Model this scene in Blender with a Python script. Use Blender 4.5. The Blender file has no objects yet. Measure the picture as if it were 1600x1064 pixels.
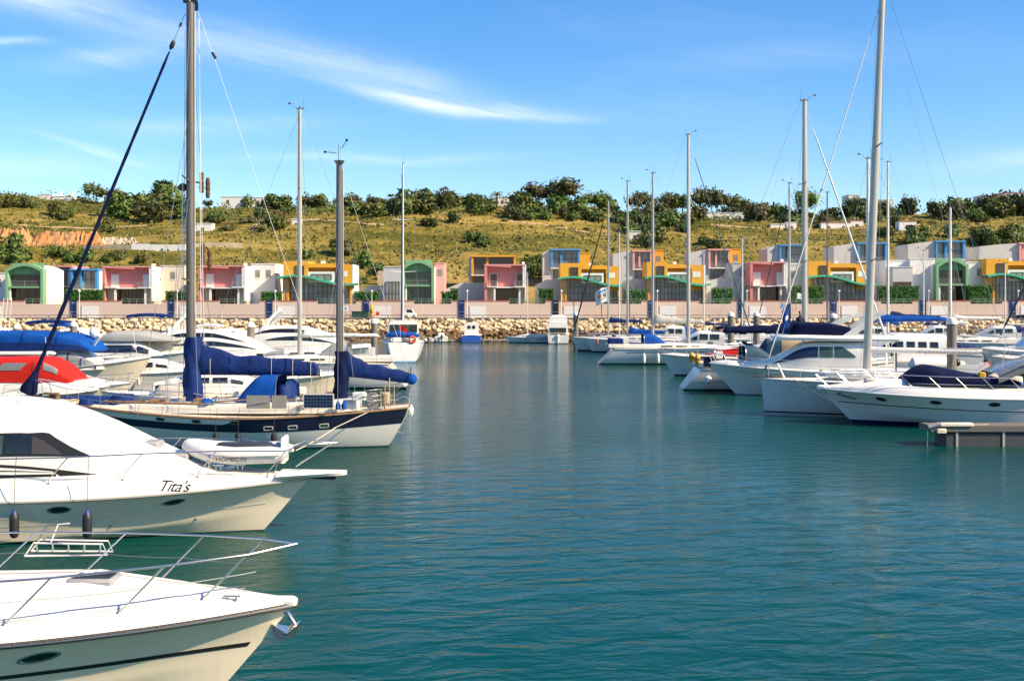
import bpy, math, random
from math import sin, cos, pi, radians, sqrt, exp, atan2
from mathutils import Vector, Matrix, noise
from mathutils.bvhtree import BVHTree

# ---------------------------------------------------------------- camera, sky, sun, exposure
SC = bpy.context.scene
F, CAM_H, HY = 1778.0, 6.0, 473.0          # focal length in photo pixels, eye height, horizon row
cam_d = bpy.data.cameras.new('camera'); cam = bpy.data.objects.new('camera', cam_d)
SC.collection.objects.link(cam); SC.camera = cam
cam.location = (0, 0, CAM_H); cam.rotation_euler = (radians(90), 0, 0)
cam_d.sensor_width = 36; cam_d.lens = 36*F/1600; cam_d.shift_y = -59/1600
cam_d.clip_start = 0.5; cam_d.clip_end = 6000

SUN_AZ, SUN_EL = 112.0, 38.0               # clockwise from the view direction
sd = bpy.data.lights.new('sun', 'SUN'); sd.energy = 4.7; sd.angle = radians(0.53); sd.color = (1.0, 0.80, 0.53)
so = bpy.data.objects.new('sun', sd); SC.collection.objects.link(so)
sdir = Vector((sin(radians(SUN_AZ))*cos(radians(SUN_EL)), cos(radians(SUN_AZ))*cos(radians(SUN_EL)), sin(radians(SUN_EL))))
so.rotation_euler = sdir.to_track_quat('Z', 'Y').to_euler()
SC.view_settings.view_transform = 'Standard'; SC.view_settings.look = 'None'
SC.view_settings.gamma = 1; SC.view_settings.exposure = 0.98
SC.cycles.max_bounces = 6; SC.cycles.transparent_max_bounces = 8
SC.cycles.use_denoising = True
SC.cycles.sample_clamp_indirect = 6

class X:                                   # tiny expression helper over Math nodes
    nt = None
    def __init__(s, sock): s.s = sock
    @staticmethod
    def op(o, *a):
        n = X.nt.nodes.new('ShaderNodeMath'); n.operation = o
        for i, q in enumerate(a):
            if isinstance(q, X): X.nt.links.new(q.s, n.inputs[i])
            else: n.inputs[i].default_value = q
        return X(n.outputs[0])
    def __add__(s, o): return X.op('ADD', s, o)
    __radd__ = __add__
    def __sub__(s, o): return X.op('SUBTRACT', s, o)
    def __rsub__(s, o): return X.op('SUBTRACT', o, s)
    def __mul__(s, o): return X.op('MULTIPLY', s, o)
    __rmul__ = __mul__
    def __truediv__(s, o): return X.op('DIVIDE', s, o)
    def clamp(s):
        r = X.op('ADD', s, 0.0); r.s.node.use_clamp = True; return r
def xyz(nt, sock):
    n = nt.nodes.new('ShaderNodeSeparateXYZ'); nt.links.new(sock, n.inputs[0]); return [X(o) for o in n.outputs]
def comb(nt, a, b, c):
    n = nt.nodes.new('ShaderNodeCombineXYZ')
    for i, q in enumerate((a, b, c)):
        if isinstance(q, X): nt.links.new(q.s, n.inputs[i])
        else: n.inputs[i].default_value = q
    return n.outputs[0]
def tnoise(nt, vec, scale, detail=4, rough=0.55, dist=0.0):
    n = nt.nodes.new('ShaderNodeTexNoise'); nt.links.new(vec, n.inputs['Vector'])
    n.inputs['Scale'].default_value = scale; n.inputs['Detail'].default_value = detail
    n.inputs['Roughness'].default_value = rough; n.inputs['Distortion'].default_value = dist
    return X(n.outputs[0])

W = bpy.data.worlds.new('World'); SC.world = W; W.use_nodes = True
nt = W.node_tree; X.nt = nt; nt.nodes.clear()
out = nt.nodes.new('ShaderNodeOutputWorld'); bg = nt.nodes.new('ShaderNodeBackground')
sky = nt.nodes.new('ShaderNodeTexSky'); sky.sky_type = 'NISHITA'; sky.sun_disc = False
sky.sun_elevation = radians(SUN_EL); sky.sun_rotation = radians(SUN_AZ)
sky.air_density = 1.0; sky.dust_density = 0.3; sky.ozone_density = 4.0; sky.altitude = 0
hsv = nt.nodes.new('ShaderNodeHueSaturation'); nt.links.new(sky.outputs[0], hsv.inputs['Color'])
hsv.inputs['Saturation'].default_value = 1.30; hsv.inputs['Hue'].default_value = 0.505; hsv.inputs['Value'].default_value = 1.0
tc = nt.nodes.new('ShaderNodeTexCoord')
dx, dy, dz = xyz(nt, tc.outputs['Generated'])
az = X.op('ARCTAN2', dx, dy); el = X.op('ARCSINE', dz)
cv = comb(nt, az, el, 0.0)
warp = (tnoise(nt, comb(nt, az*5.0, el*9.0, 3.3), 1.0, 3) - 0.5)
warp2 = (tnoise(nt, comb(nt, az*14.0, el*30.0, 7.7), 1.0, 4) - 0.5)
elw = el + warp*0.022 + warp2*0.008
fibre = tnoise(nt, comb(nt, az*9.0 + el*14.0, el*70.0 + az*12.0, 1.0), 1.0, 6, 0.62, 0.4)
fine = tnoise(nt, comb(nt, az*30.0 + el*20.0, el*150.0, 5.0), 1.0, 5, 0.65)
acc = None
# wisps of cirrus: (azimuth, elevation, slope, curvature, half length, half width, strength)
for (a0, e0, sl, cu, ln, wd, st) in [
    (-0.058, 0.172, -0.13, 0.45, 0.080, 0.0060, 0.68), (-0.10, 0.193, -0.22, 0.0, 0.085, 0.014, 0.32),
    (-0.41, 0.246, -0.10, 0.0, 0.075, 0.015, 0.62), (-0.25, 0.214, -0.12, 0.0, 0.11, 0.014, 0.34),
    (-0.435, 0.207, 0.04, 0.0, 0.035, 0.0028, 0.60), (-0.34, 0.198, 0.10, 0.0, 0.05, 0.009, 0.30),
    (-0.345, 0.125, -0.22, 0.0, 0.04, 0.003, 0.40), (-0.26, 0.150, 0.05, 0.0, 0.09, 0.008, 0.24),
    (-0.12, 0.127, 0.02, 0.0, 0.10, 0.004, 0.26), (0.015, 0.163, -0.06, 0.0, 0.045, 0.003, 0.36),
    (-0.40, 0.110, 0.02, 0.0, 0.06, 0.010, 0.22), (0.42, 0.115, 0.06, 0.0, 0.06, 0.008, 0.28),
    (0.22, 0.205, 0.02, 0.0, 0.10, 0.012, 0.10), (-0.9, 0.25, 0.1, 0.0, 0.25, 0.03, 0.5), (1.0, 0.3, -0.1, 0.0, 0.3, 0.03, 0.4),
    (2.4, 0.3, 0.1, 0.0, 0.4, 0.03, 0.5), (-2.2, 0.35, -0.1, 0.0, 0.4, 0.04, 0.5)]:
    du = az - a0
    vc = elw - e0 - du*sl - du*du*cu
    g = X.op('EXPONENT', (vc*vc)*(-1.0/(wd*wd)) - (du*du)*(1.0/(ln*ln)))*st
    acc = g if acc is None else acc + g
veil = ((tnoise(nt, comb(nt, az*3.0, el*11.0, 9.0), 1.0, 5, 0.6) - 0.50)*1.3).clamp()
cloud = (acc*((fibre-0.22).clamp()*1.9 + fine*0.35) + veil*fibre*0.45*((0.6 - el)*2.0).clamp()).clamp()
hz = X.op('EXPONENT', el*(-15.0))
mix = nt.nodes.new('ShaderNodeMix'); mix.data_type = 'RGBA'
nt.links.new((cloud*0.92).clamp().s, mix.inputs['Factor'])
nt.links.new(hsv.outputs[0], mix.inputs['A']); mix.inputs['B'].default_value = (6.4, 6.7, 7.0, 1)
nt.links.new(mix.outputs['Result'], bg.inputs['Color']); bg.inputs['Strength'].default_value = 0.100
nt.links.new(bg.outputs[0], out.inputs[0])

# ---------------------------------------------------------------- helpers
COL = SC.collection
def wx(px, d): return (px-800)/F*d
def wz(py, d): return CAM_H-(py-HY)/F*d
R = random.Random(7)

class MB:
    def __init__(s): s.v = []; s.f = []; s.m = []
    def add(s, vs, fs, m=0):
        o = len(s.v); s.v += [tuple(p) for p in vs]; s.f += [tuple(i+o for i in q) for q in fs]; s.m += [m]*len(fs); return s
    def box(s, x0, x1, y0, y1, z0, z1, m=0):
        vs = [(x, y, z) for z in (z0, z1) for y in (y0, y1) for x in (x0, x1)]
        return s.add(vs, [(0, 2, 3, 1), (4, 5, 7, 6), (0, 1, 5, 4), (2, 6, 7, 3), (0, 4, 6, 2), (1, 3, 7, 5)], m)
    def rbox(s, x0, x1, y0, y1, z0, z1, c, m=0):            # box with chamfered vertical edges and a chamfered top
        def ring(k, z): return [(x0+k+c, y0+k, z), (x1-k-c, y0+k, z), (x1-k, y0+k+c, z), (x1-k, y1-k-c, z), (x1-k-c, y1-k, z), (x0+k+c, y1-k, z), (x0+k, y1-k-c, z), (x0+k, y0+k+c, z)]
        return s.grid([ring(0, z0), ring(0, z1-c), ring(c*.9, z1)], True, m, cap=True)
    def xf(s, M, i0=0):
        s.v[i0:] = [tuple(M @ Vector(p)) for p in s.v[i0:]]; return s
    def grid(s, rows, close=False, m=0, cap=False):
        n = len(rows[0]); vs = [p for r in rows for p in r]; fs = []
        for i in range(len(rows)-1):
            for j in range(n if close else n-1):
                k = (j+1) % n; fs.append((i*n+j, i*n+k, (i+1)*n+k, (i+1)*n+j))
        if cap: fs.append(tuple(range(n-1, -1, -1))); fs.append(tuple((len(rows)-1)*n+j for j in range(n)))
        return s.add(vs, fs, m)
    def tube(s, pts, r, n=6, m=0, cap=True):
        pts = [Vector(p) for p in pts]; k = len(pts)
        if not isinstance(r, (list, tuple)): r = [r]*k
        up = None; rows = []
        for i in range(k):
            d = (pts[min(i+1, k-1)]-pts[max(i-1, 0)])
            d = d.normalized() if d.length > 1e-9 else Vector((0, 0, 1))
            if up is None: up = d.orthogonal().normalized()
            up = (up-d*up.dot(d)); up = up.normalized() if up.length > 1e-6 else d.orthogonal().normalized()
            w = d.cross(up)
            rows.append([pts[i]+(up*cos(2*pi*j/n)+w*sin(2*pi*j/n))*r[i] for j in range(n)])
        return s.grid(rows, True, m, cap)
    def lathe(s, prof, c=(0, 0, 0), n=12, m=0):
        return s.grid([[(c[0]+r*cos(2*pi*j/n), c[1]+r*sin(2*pi*j/n), c[2]+z) for j in range(n)] for r, z in prof], True, m, True)
    def prism(s, poly, a, b, axis='y', m=0):                # poly in the plane across the axis, extruded from a to b
        def P(p, t): return {'y': (p[0], t, p[1]), 'x': (t, p[0], p[1]), 'z': (p[0], p[1], t)}[axis]
        n = len(poly); vs = [P(p, a) for p in poly]+[P(p, b) for p in poly]
        fs = [(i, (i+1) % n, n+(i+1) % n, n+i) for i in range(n)]+[tuple(range(n-1, -1, -1)), tuple(range(n, 2*n))]
        return s.add(vs, fs, m)
    def ball(s, c, r, n=10, m=0, sz=1.0):
        k = max(4, n//2); return s.lathe([(r*sin(pi*i/k)+1e-4, -r*sz*cos(pi*i/k)) for i in range(k+1)], c, n, m)
    def mesh(s, name, mats, ang=38):
        me = bpy.data.meshes.new(name); me.from_pydata(s.v, [], s.f)
        for q in (mats if isinstance(mats, (list, tuple)) else [mats]): me.materials.append(q)
        me.polygons.foreach_set('material_index', s.m)
        if ang:
            me.polygons.foreach_set('use_smooth', [True]*len(s.f)); me.set_sharp_from_angle(angle=radians(ang))
        me.update(); return me
    def build(s, name, mats, parent=None, ang=38, **props):
        return link(name, s.mesh(name, mats, ang), parent, **props)
def link(name, me, parent=None, loc=None, rz=0, **props):
    o = bpy.data.objects.new(name, me); COL.objects.link(o)
    if parent is not None: o.parent = parent
    if loc is not None: o.location = loc
    if rz: o.rotation_euler = (0, 0, rz)
    for k, v in props.items(): o[k] = v
    return o
def thing(name, label, cat, loc=(0, 0, 0), rz=0.0, group=None):
    o = link(name, None, None, loc, rz); o['label'] = label; o['category'] = cat
    if group: o['group'] = group
    return o
def lerp(a, b, t): return a+(b-a)*t
def interp(tab, x):
    if x <= tab[0][0]: return tab[0][1]
    for (a, va), (b, vb) in zip(tab, tab[1:]):
        if x <= b: return va+(vb-va)*(x-a)/(b-a)
    return tab[-1][1]
def frange(a, b, n): return [a+(b-a)*i/(n-1) for i in range(n)]

# ---------------------------------------------------------------- materials
MATS = {}
def mat(name, col, rough=0.5, metal=0.0, var=0.0, vs=3.0, bump=0.0, bs=20.0, coat=0.0, spec=0.5, col2=None, sheen=0.0, grime=None, stretch=None):
    if name in MATS: return MATS[name]
    m = bpy.data.materials.new(name); m.use_nodes = True; t = m.node_tree; X.nt = t
    b = t.nodes['Principled BSDF']; b.inputs['Base Color'].default_value = (*col, 1)
    b.inputs['Roughness'].default_value = rough; b.inputs['Metallic'].default_value = metal
    b.inputs['Coat Weight'].default_value = coat; b.inputs['Specular IOR Level'].default_value = spec
    if sheen: b.inputs['Sheen Weight'].default_value = sheen
    co = t.nodes.new('ShaderNodeTexCoord').outputs['Object']
    if stretch:
        mp = t.nodes.new('ShaderNodeMapping'); mp.inputs['Scale'].default_value = stretch; t.links.new(co, mp.inputs[0]); co = mp.outputs[0]
    if var or col2:
        nz = tnoise(t, co, vs, 5, 0.6)
        mx = t.nodes.new('ShaderNodeMix'); mx.data_type = 'RGBA'
        c2 = col2 or tuple(max(0, c*(1-var)) for c in col)
        mx.inputs['A'].default_value = (*col, 1); mx.inputs['B'].default_value = (*c2, 1)
        f = ((nz-0.5)*2.4+0.45).clamp(); t.links.new(f.s, mx.inputs['Factor'])
        last = mx.outputs['Result']
        if grime:                                          # weather streaks: thin vertical noise
            x, y, z = xyz(t, co)
            g = (tnoise(t, comb(t, x*9.0, y*9.0, z*0.7), 1.0, 4, 0.6)-0.56)*grime
            g2 = (tnoise(t, comb(t, x*0.7, y*0.7, z*1.5), 1.0, 3, 0.6)-0.45)*grime
            m2 = t.nodes.new('ShaderNodeMix'); m2.data_type = 'RGBA'; t.links.new((g+g2*0.5).clamp().s, m2.inputs['Factor'])
            t.links.new(last, m2.inputs['A']); m2.inputs['B'].default_value = (0.30, 0.27, 0.20, 1); last = m2.outputs['Result']
        t.links.new(last, b.inputs['Base Color'])
        t.links.new((rough*0.75+nz*rough*0.5).clamp().s, b.inputs['Roughness'])
    if bump:
        bn = t.nodes.new('ShaderNodeBump'); bn.inputs['Strength'].default_value = bump; bn.inputs['Distance'].default_value = 0.05 if bump < 1 or bs > 3 else 0.16
        t.links.new(tnoise(t, co, bs, 5, 0.6).s, bn.inputs['Height']); t.links.new(bn.outputs[0], b.inputs['Normal'])
    MATS[name] = m; return m
def hullmat(name, col, boot=0.10, bootcol=(0.02, 0.02, 0.03), stripe=None, anti=(0.012, 0.015, 0.035)):
    """gelcoat with a boot-top line at the waterline and faint streaks and tide stain above it"""
    if name in MATS: return MATS[name]
    m = mat(name, col, 0.22, var=0.05, vs=1.2, grime=0.55, coat=0.3); t = m.node_tree; X.nt = t
    b = t.nodes['Principled BSDF']; src = b.inputs['Base Color'].links[0].from_socket
    co = t.nodes.new('ShaderNodeTexCoord').outputs['Object']; x, y, z = xyz(t, co)
    def layer(src, fac, c):
        mx = t.nodes.new('ShaderNodeMix'); mx.data_type = 'RGBA'; t.links.new(fac.s, mx.inputs['Factor'])
        t.links.new(src, mx.inputs['A']); mx.inputs['B'].default_value = (*c, 1); return mx.outputs['Result']
    nz = tnoise(t, comb(t, x*2.0, y*2.0, z*4.0), 1.0, 4, 0.6)
    src = layer(src, ((boot+0.22-z)*3.0*nz).clamp()*0.55, (0.28, 0.25, 0.15))
    src = layer(src, X.op('LESS_THAN', z, boot), bootcol)
    src = layer(src, X.op('LESS_THAN', z, boot-0.08), anti)
    t.links.new(src, b.inputs['Base Color']); return m
def leafmat(name, c1, c2, c3=None):
    if name in MATS: return MATS[name]
    m = bpy.data.materials.new(name); m.use_nodes = True; t = m.node_tree; b = t.nodes['Principled BSDF']
    g = t.nodes.new('ShaderNodeNewGeometry'); r = t.nodes.new('ShaderNodeValToRGB')
    r.color_ramp.elements[0].color = (*c1, 1); r.color_ramp.elements[1].color = (*c2, 1)
    if c3: e = r.color_ramp.elements.new(0.85); e.color = (*c3, 1)
    t.links.new(g.outputs['Random Per Island'], r.inputs[0])
    oi = t.nodes.new('ShaderNodeObjectInfo'); hs = t.nodes.new('ShaderNodeHueSaturation'); X.nt = t
    t.links.new(r.outputs[0], hs.inputs['Color']); t.links.new((X(oi.outputs['Random'])*0.5+0.75).s, hs.inputs['Value'])
    t.links.new((X(oi.outputs['Random'])*0.05+0.475).s, hs.inputs['Hue'])
    t.links.new(hs.outputs[0], b.inputs['Base Color']); b.inputs['Roughness'].default_value = 0.6
    b.inputs['Specular IOR Level'].default_value = 0.25
    MATS[name] = m; return m

WHITE = mat('gelcoat_white', (0.83, 0.80, 0.735), 0.25, var=0.06, vs=1.5, coat=0.25, grime=0.35)
DECK = mat('deck_white', (0.78, 0.74, 0.65), 0.45, var=0.10, vs=2.5, grime=0.3)
CREAM = mat('deck_cream', (0.70, 0.63, 0.50), 0.5, var=0.14, vs=3)
HULLW = hullmat('hull_white', (0.78, 0.75, 0.68))
HULLN = hullmat('hull_white_navy_bottom', (0.76, 0.73, 0.66), 0.02, (0.012, 0.014, 0.05))
HULLG = hullmat('hull_grey_white', (0.64, 0.63, 0.60), 0.16, (0.02, 0.02, 0.025))
HULLB = hullmat('hull_light_blue_bottom', (0.80, 0.79, 0.77), 0.14, (0.10, 0.32, 0.48), anti=(0.08, 0.25, 0.4))
HULLC = hullmat('hull_cream', (0.80, 0.70, 0.53), 0.03, (0.05, 0.05, 0.05), anti=(0.04, 0.045, 0.05))
HULLBLUE = hullmat('hull_blue', (0.02, 0.10, 0.48), 0.05, (0.02, 0.02, 0.02))
STEEL = mat('stainless', (0.62, 0.60, 0.57), 0.22, 0.9, var=0.1, vs=8)
ALU = mat('mast_alloy', (0.47, 0.45, 0.40), 0.40, 0.35, var=0.12, vs=0.6)
ALUD = mat('mast_dark', (0.16, 0.145, 0.13), 0.45, 0.3, var=0.35, vs=0.8, stretch=(6, 6, 0.7))
MASTW = mat('mast_white', (0.74, 0.73, 0.69), 0.35, var=0.08, vs=1)
WIRE = mat('rigging_wire', (0.33, 0.33, 0.33), 0.35, 0.6)
ROPE = mat('rope', (0.55, 0.50, 0.40), 0.9, var=0.3, vs=30)
ROPED = mat('rope_dark', (0.05, 0.05, 0.06), 0.9)
GLASS = mat('dark_glass', (0.014, 0.018, 0.022), 0.06, var=0.3, vs=1.5, spec=0.6)
GLASSB = mat('blue_cover_glass', (0.012, 0.022, 0.075), 0.35, var=0.3, vs=2)
GLASSG = mat('green_glass', (0.05, 0.10, 0.09), 0.08, var=0.4, vs=1.2)
VINYL = mat('clear_vinyl', (0.24, 0.24, 0.24), 0.12, var=0.3, vs=2.5)
BLACK = mat('black_trim', (0.018, 0.017, 0.018), 0.4, var=0.3, vs=5)
NAVY = mat('navy_canvas', (0.004, 0.026, 0.150), 0.7, var=0.35, vs=2.5, bump=0.7, bs=4.0, spec=0.25)
NAVYD = mat('dark_navy_canvas', (0.004, 0.010, 0.050), 0.85, var=0.3, vs=2.5, bump=0.4, bs=6, spec=0.15)
BLUE = mat('blue_canvas', (0.004, 0.075, 0.36), 0.8, spec=0.15, var=0.25, vs=2, bump=0.4, bs=6)
TEALC = mat('teal_canvas', (0.015, 0.07, 0.13), 0.75, var=0.25, vs=2, bump=0.4, bs=6)
RED = mat('red_canvas', (0.60, 0.020, 0.012), 0.75, spec=0.2, var=0.25, vs=2, bump=0.5, bs=5)
GREYC = mat('grey_canvas', (0.36, 0.37, 0.36), 0.8, var=0.15, vs=2, bump=0.4, bs=5)
SAIL = mat('sail_cream', (0.66, 0.61, 0.50), 0.8, var=0.2, vs=3, bump=0.6, bs=8)
SAILW = mat('sail_white', (0.76, 0.75, 0.71), 0.8, var=0.12, vs=3, bump=0.5, bs=8)
ORANGE = mat('orange_plastic', (0.75, 0.10, 0.02), 0.5, var=0.2, vs=6)
YELLOW = mat('yellow_buoy', (0.72, 0.36, 0.01), 0.55, var=0.2, vs=6)
TEAK = mat('teak', (0.30, 0.17, 0.08), 0.6, var=0.4, vs=6, stretch=(1, 12, 12))
FENDB = mat('fender_black', (0.02, 0.02, 0.024), 0.5, var=0.3, vs=9)
FENDW = mat('fender_white', (0.72, 0.71, 0.68), 0.5, var=0.15, vs=9)
FBLUE = mat('fender_blue', (0.02, 0.04, 0.2), 0.5)
NAVYP = mat('navy_paint', (0.016, 0.020, 0.055), 0.3, var=0.4, vs=1.3, coat=0.2, grime=0.15)
GREYP = mat('grey_paint', (0.33, 0.33, 0.34), 0.5, var=0.15, vs=3)
TUBEG = mat('dinghy_tube', (0.70, 0.69, 0.66), 0.5, var=0.12, vs=4)
# ---------------------------------------------------------------- water
def water_material():
    m = bpy.data.materials.new('harbour_water'); m.use_nodes = True; t = m.node_tree; X.nt = t
    b = t.nodes['Principled BSDF']
    co = t.nodes.new('ShaderNodeTexCoord').outputs['Object']; x, y, z = xyz(t, co)
    big = tnoise(t, co, 0.045, 3, 0.5)
    mx = t.nodes.new('ShaderNodeMix'); mx.data_type = 'RGBA'
    mx.inputs['A'].default_value = (0.0003, 0.055, 0.040, 1); mx.inputs['B'].default_value = (0.0004, 0.047, 0.048, 1)
    t.links.new(((big-0.5)*3.0+0.5).clamp().s, mx.inputs['Factor']); t.links.new(mx.outputs['Result'], b.inputs['Base Color'])
    b.inputs['Roughness'].default_value = 0.07; b.inputs['IOR'].default_value = 1.333; b.inputs['Specular IOR Level'].default_value = 0.19
    patch = tnoise(t, comb(t, x*0.03, y*0.018, 2.0), 1.0, 3, 0.5)
    sw = tnoise(t, comb(t, x*0.62+y*0.22, y*1.35-x*0.28, 0.0), 1.0, 3, 0.5, 0.6)
    md = tnoise(t, comb(t, x*2.4+y*0.9, y*3.9-x*1.1, 4.0), 1.0, 3, 0.55, 0.4)
    fi = tnoise(t, comb(t, x*7.0-y*2.5, y*10.5+x*3.0, 8.0), 1.0, 3, 0.6)
    amp = (((patch-0.42)*5.0).clamp()*1.25+0.15)
    h = sw*0.080 + (md*0.036 + fi*0.032)*amp
    bn = t.nodes.new('ShaderNodeBump'); bn.inputs['Strength'].default_value = 1.0; bn.inputs['Distance'].default_value = 1.0
    t.links.new(h.s, bn.inputs['Height']); t.links.new(bn.outputs[0], b.inputs['Normal'])
    return m
mb = MB(); mb.add([(-400, -60, 0), (400, -60, 0), (400, 186, 0), (-400, 186, 0)], [(0, 1, 2, 3)])
mb.build('water', water_material(), kind='structure')

# ---------------------------------------------------------------- hill terrain
RIDGE = [(-400, 300), (0, 306), (60, 309), (130, 313), (200, 322), (300, 328), (420, 325), (500, 323), (560, 321), (650, 322), (740, 322),
         (800, 323), (900, 327), (960, 333), (1050, 337), (1150, 339), (1250, 343), (1330, 338), (1450, 335), (1600, 331), (2000, 326)]
YR = 345.0
def ridge_z(x): return CAM_H+(HY-interp(RIDGE, 800+x*F/YR))/F*YR
def terrain(x, y):
    zr = ridge_z(x)
    if y <= 203: z = 5.4
    elif y <= 228: z = lerp(5.4, 11.0, ((y-203)/25))
    else:
        q = min(1.0, (y-228)/(YR-228)); z = lerp(11.0, zr, q**0.92)
        if q >= 1: z = zr-0.035*(y-YR)
        k = min(1, (y-228)/20)
        if y < YR+30:
            z += k*(noise.noise(Vector((x*0.018, y*0.03, 1.7)))*1.6+noise.noise(Vector((x*0.07, y*0.09, 5.1)))*0.55)*(1 if y < YR-25 else 0.35)
            tr = ((z+0.15*x*0.05) % 4.2)/4.2                # old farm terraces
            z += k*(1.3*(tr*tr-0.33))*(1 if q < 0.95 else 0.2)
    return z
def hit(px, py):
    u, v = (px-800)/F, (HY-py)/F; y = 200.0
    while y < 900:
        if CAM_H+v*y <= terrain(u*y, y): return Vector((u*y, y, terrain(u*y, y)))
        y += 0.6
    return Vector((u*YR, YR, terrain(u*YR, YR)))
def hill_material():
    m = bpy.data.materials.new('dry_hillside'); m.use_nodes = True; t = m.node_tree; X.nt = t
    b = t.nodes['Principled BSDF']; b.inputs['Roughness'].default_value = 0.95; b.inputs['Specular IOR Level'].default_value = 0.1
    co = t.nodes.new('ShaderNodeTexCoord').outputs['Object']; x, y, z = xyz(t, co)
    n1 = tnoise(t, comb(t, x*0.035, y*0.06, z*0.25), 1.0, 6, 0.65, 0.3)
    n2 = tnoise(t, comb(t, x*0.22, y*0.25, z*0.6), 1.0, 6, 0.7)
    n3 = tnoise(t, comb(t, x*0.015, y*0.02, 3.0), 1.0, 3, 0.5)
    r = t.nodes.new('ShaderNodeValToRGB'); cr = r.color_ramp
    cr.elements[0].position = 0.25; cr.elements[0].color = (0.055, 0.070, 0.012, 1)
    cr.elements[1].position = 0.80; cr.elements[1].color = (0.46, 0.31, 0.12, 1)
    for p, c in ((0.42, (0.125, 0.115, 0.022)), (0.50, (0.23, 0.185, 0.040)), (0.60, (0.34, 0.25, 0.072))):
        e = cr.elements.new(p); e.color = (*c, 1)
    t.links.new((n1*0.80+n2*0.42+n3*0.50-0.375).clamp().s, r.inputs[0])
    # bare earth
    be = ((tnoise(t, comb(t, x*0.06, y*0.05, z*0.4), 1.0, 5, 0.7)-0.63)*9.0).clamp()
    mx = t.nodes.new('ShaderNodeMix'); mx.data_type = 'RGBA'; t.links.new(be.s, mx.inputs['Factor'])
    t.links.new(r.outputs[0], mx.inputs['A']); mx.inputs['B'].default_value = (0.42, 0.29, 0.14, 1)
    t.links.new(mx.outputs['Result'], b.inputs['Base Color'])
    bn = t.nodes.new('ShaderNodeBump'); bn.inputs['Strength'].default_value = 1.0; bn.inputs['Distance'].default_value = 1.2
    t.links.new((n2*0.8+tnoise(t, co, 1.3, 4, 0.7)*0.4).s, bn.inputs['Height']); t.links.new(bn.outputs[0], b.inputs['Normal'])
    return m
mb = MB(); rows = []
ys = [188.6, 196, 203]+frange(206, 228, 9)+frange(230.5, YR+14, 62)+[YR+30, YR+60, YR+150, 700, 1200, 2500]
for y in ys:
    k = max(1.0, y/345)
    rows.append([(x*k, y, terrain(x*k, y)) for x in frange(-190, 190, 170)])
mb.grid(rows); mb.build('hill', hill_material(), ang=80, kind='structure')

# ---------------------------------------------------------------- foliage
def foliage_mesh(name, mats, seed, rx, ry, rz, lobes, per, leaf, z0=0.0, flat=1.0):
    r = random.Random(seed); b = MB(); cs = []
    for i in range(lobes):
        a = r.uniform(0, 2*pi); q = sqrt(r.random())*0.72
        cs.append((Vector((q*rx*cos(a), q*ry*sin(a), z0+rz*r.uniform(0.28, 0.72))), r.uniform(0.34, 0.55)))
    for c, s in cs:
        R3 = Vector((rx*s, ry*s, rz*s*flat))
        n = 6; rows = []
        for i in range(5):                                  # uneven leafy mass inside the leaf shell
            th = pi*i/4
            rows.append([c+Vector((R3.x*.62*sin(th)*cos(2*pi*j/n), R3.y*.62*sin(th)*sin(2*pi*j/n), -R3.z*.62*cos(th)))*(1+r.uniform(-.16, .16)) for j in range(n)])
        b.grid(rows, True)
        for _ in range(per):
            d = Vector((r.gauss(0, 1), r.gauss(0, 1), r.gauss(0.25, 1))).normalized(); k = r.uniform(0.66, 1.30)
            p = c+Vector((d.x*R3.x, d.y*R3.y, d.z*R3.z))*k
            if p.z < z0*0.98: p.z = z0+abs(p.z-z0)*.3
            u = Vector((r.gauss(0, 1), r.gauss(0, 1), r.gauss(0, 1))).normalized(); w = (d*0.7+u).normalized().orthogonal().normalized()
            v = w.cross((d+u*.6).normalized()).normalized(); sz = leaf*r.uniform(0.55, 1.25)
            b.add([p-w*sz-v*sz*.45, p+w*sz*.2-v*sz*.6, p+w*sz, p+v*sz*.6], [(0, 1, 2, 3)])
    return b.mesh(name, mats, 0)
LF1 = leafmat('leaf_scrub', (0.030, 0.055, 0.010), (0.10, 0.125, 0.024), (0.15, 0.15, 0.04))
LF2 = leafmat('leaf_green', (0.028, 0.065, 0.010), (0.085, 0.145, 0.022), (0.13, 0.17, 0.04))
LF3 = leafmat('leaf_pine', (0.030, 0.050, 0.016), (0.08, 0.098, 0.028), (0.12, 0.12, 0.04))
LF4 = leafmat('leaf_olive', (0.07, 0.075, 0.028), (0.14, 0.13, 0.045), (0.18, 0.15, 0.06))
LF5 = leafmat('leaf_hedge', (0.012, 0.05, 0.006), (0.035, 0.10, 0.012))
BARK = mat('bark', (0.13, 0.095, 0.065), 0.9, var=0.4, vs=3, bump=0.6)
SHR = [foliage_mesh('shrub_a', LF1, 1, 1, 1, 1.25, 6, 70, 0.17), foliage_mesh('shrub_b', LF2, 2, 1.1, 1, 1.1, 7, 64, 0.16), foliage_mesh('shrub_c', LF1, 3, 1.25, 1, 0.9, 6, 70, 0.16),
       foliage_mesh('shrub_d', LF3, 4, 1, 1, 1.4, 6, 70, 0.17), foliage_mesh('shrub_e', LF4, 5, 1.3, 1, 0.75, 6, 60, 0.15), foliage_mesh('shrub_f', LF2, 6, .95, 1, 1.6, 7, 66, 0.17)]
def shrub(px, py, s, kind, label, group, sink=0.12):
    p = hit(px, py); r = s*p.y/F/2                          # s: width in photo pixels
    o = link('shrub', SHR[kind], None, (p.x, p.y, p.z-sink*r), R.uniform(0, 6.28)); f = R.uniform(.82, 1.18)
    o.scale = (r*f, r, r*R.uniform(.8, 1.15)); o['label'] = label; o['category'] = 'shrub'; o['group'] = group
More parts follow.
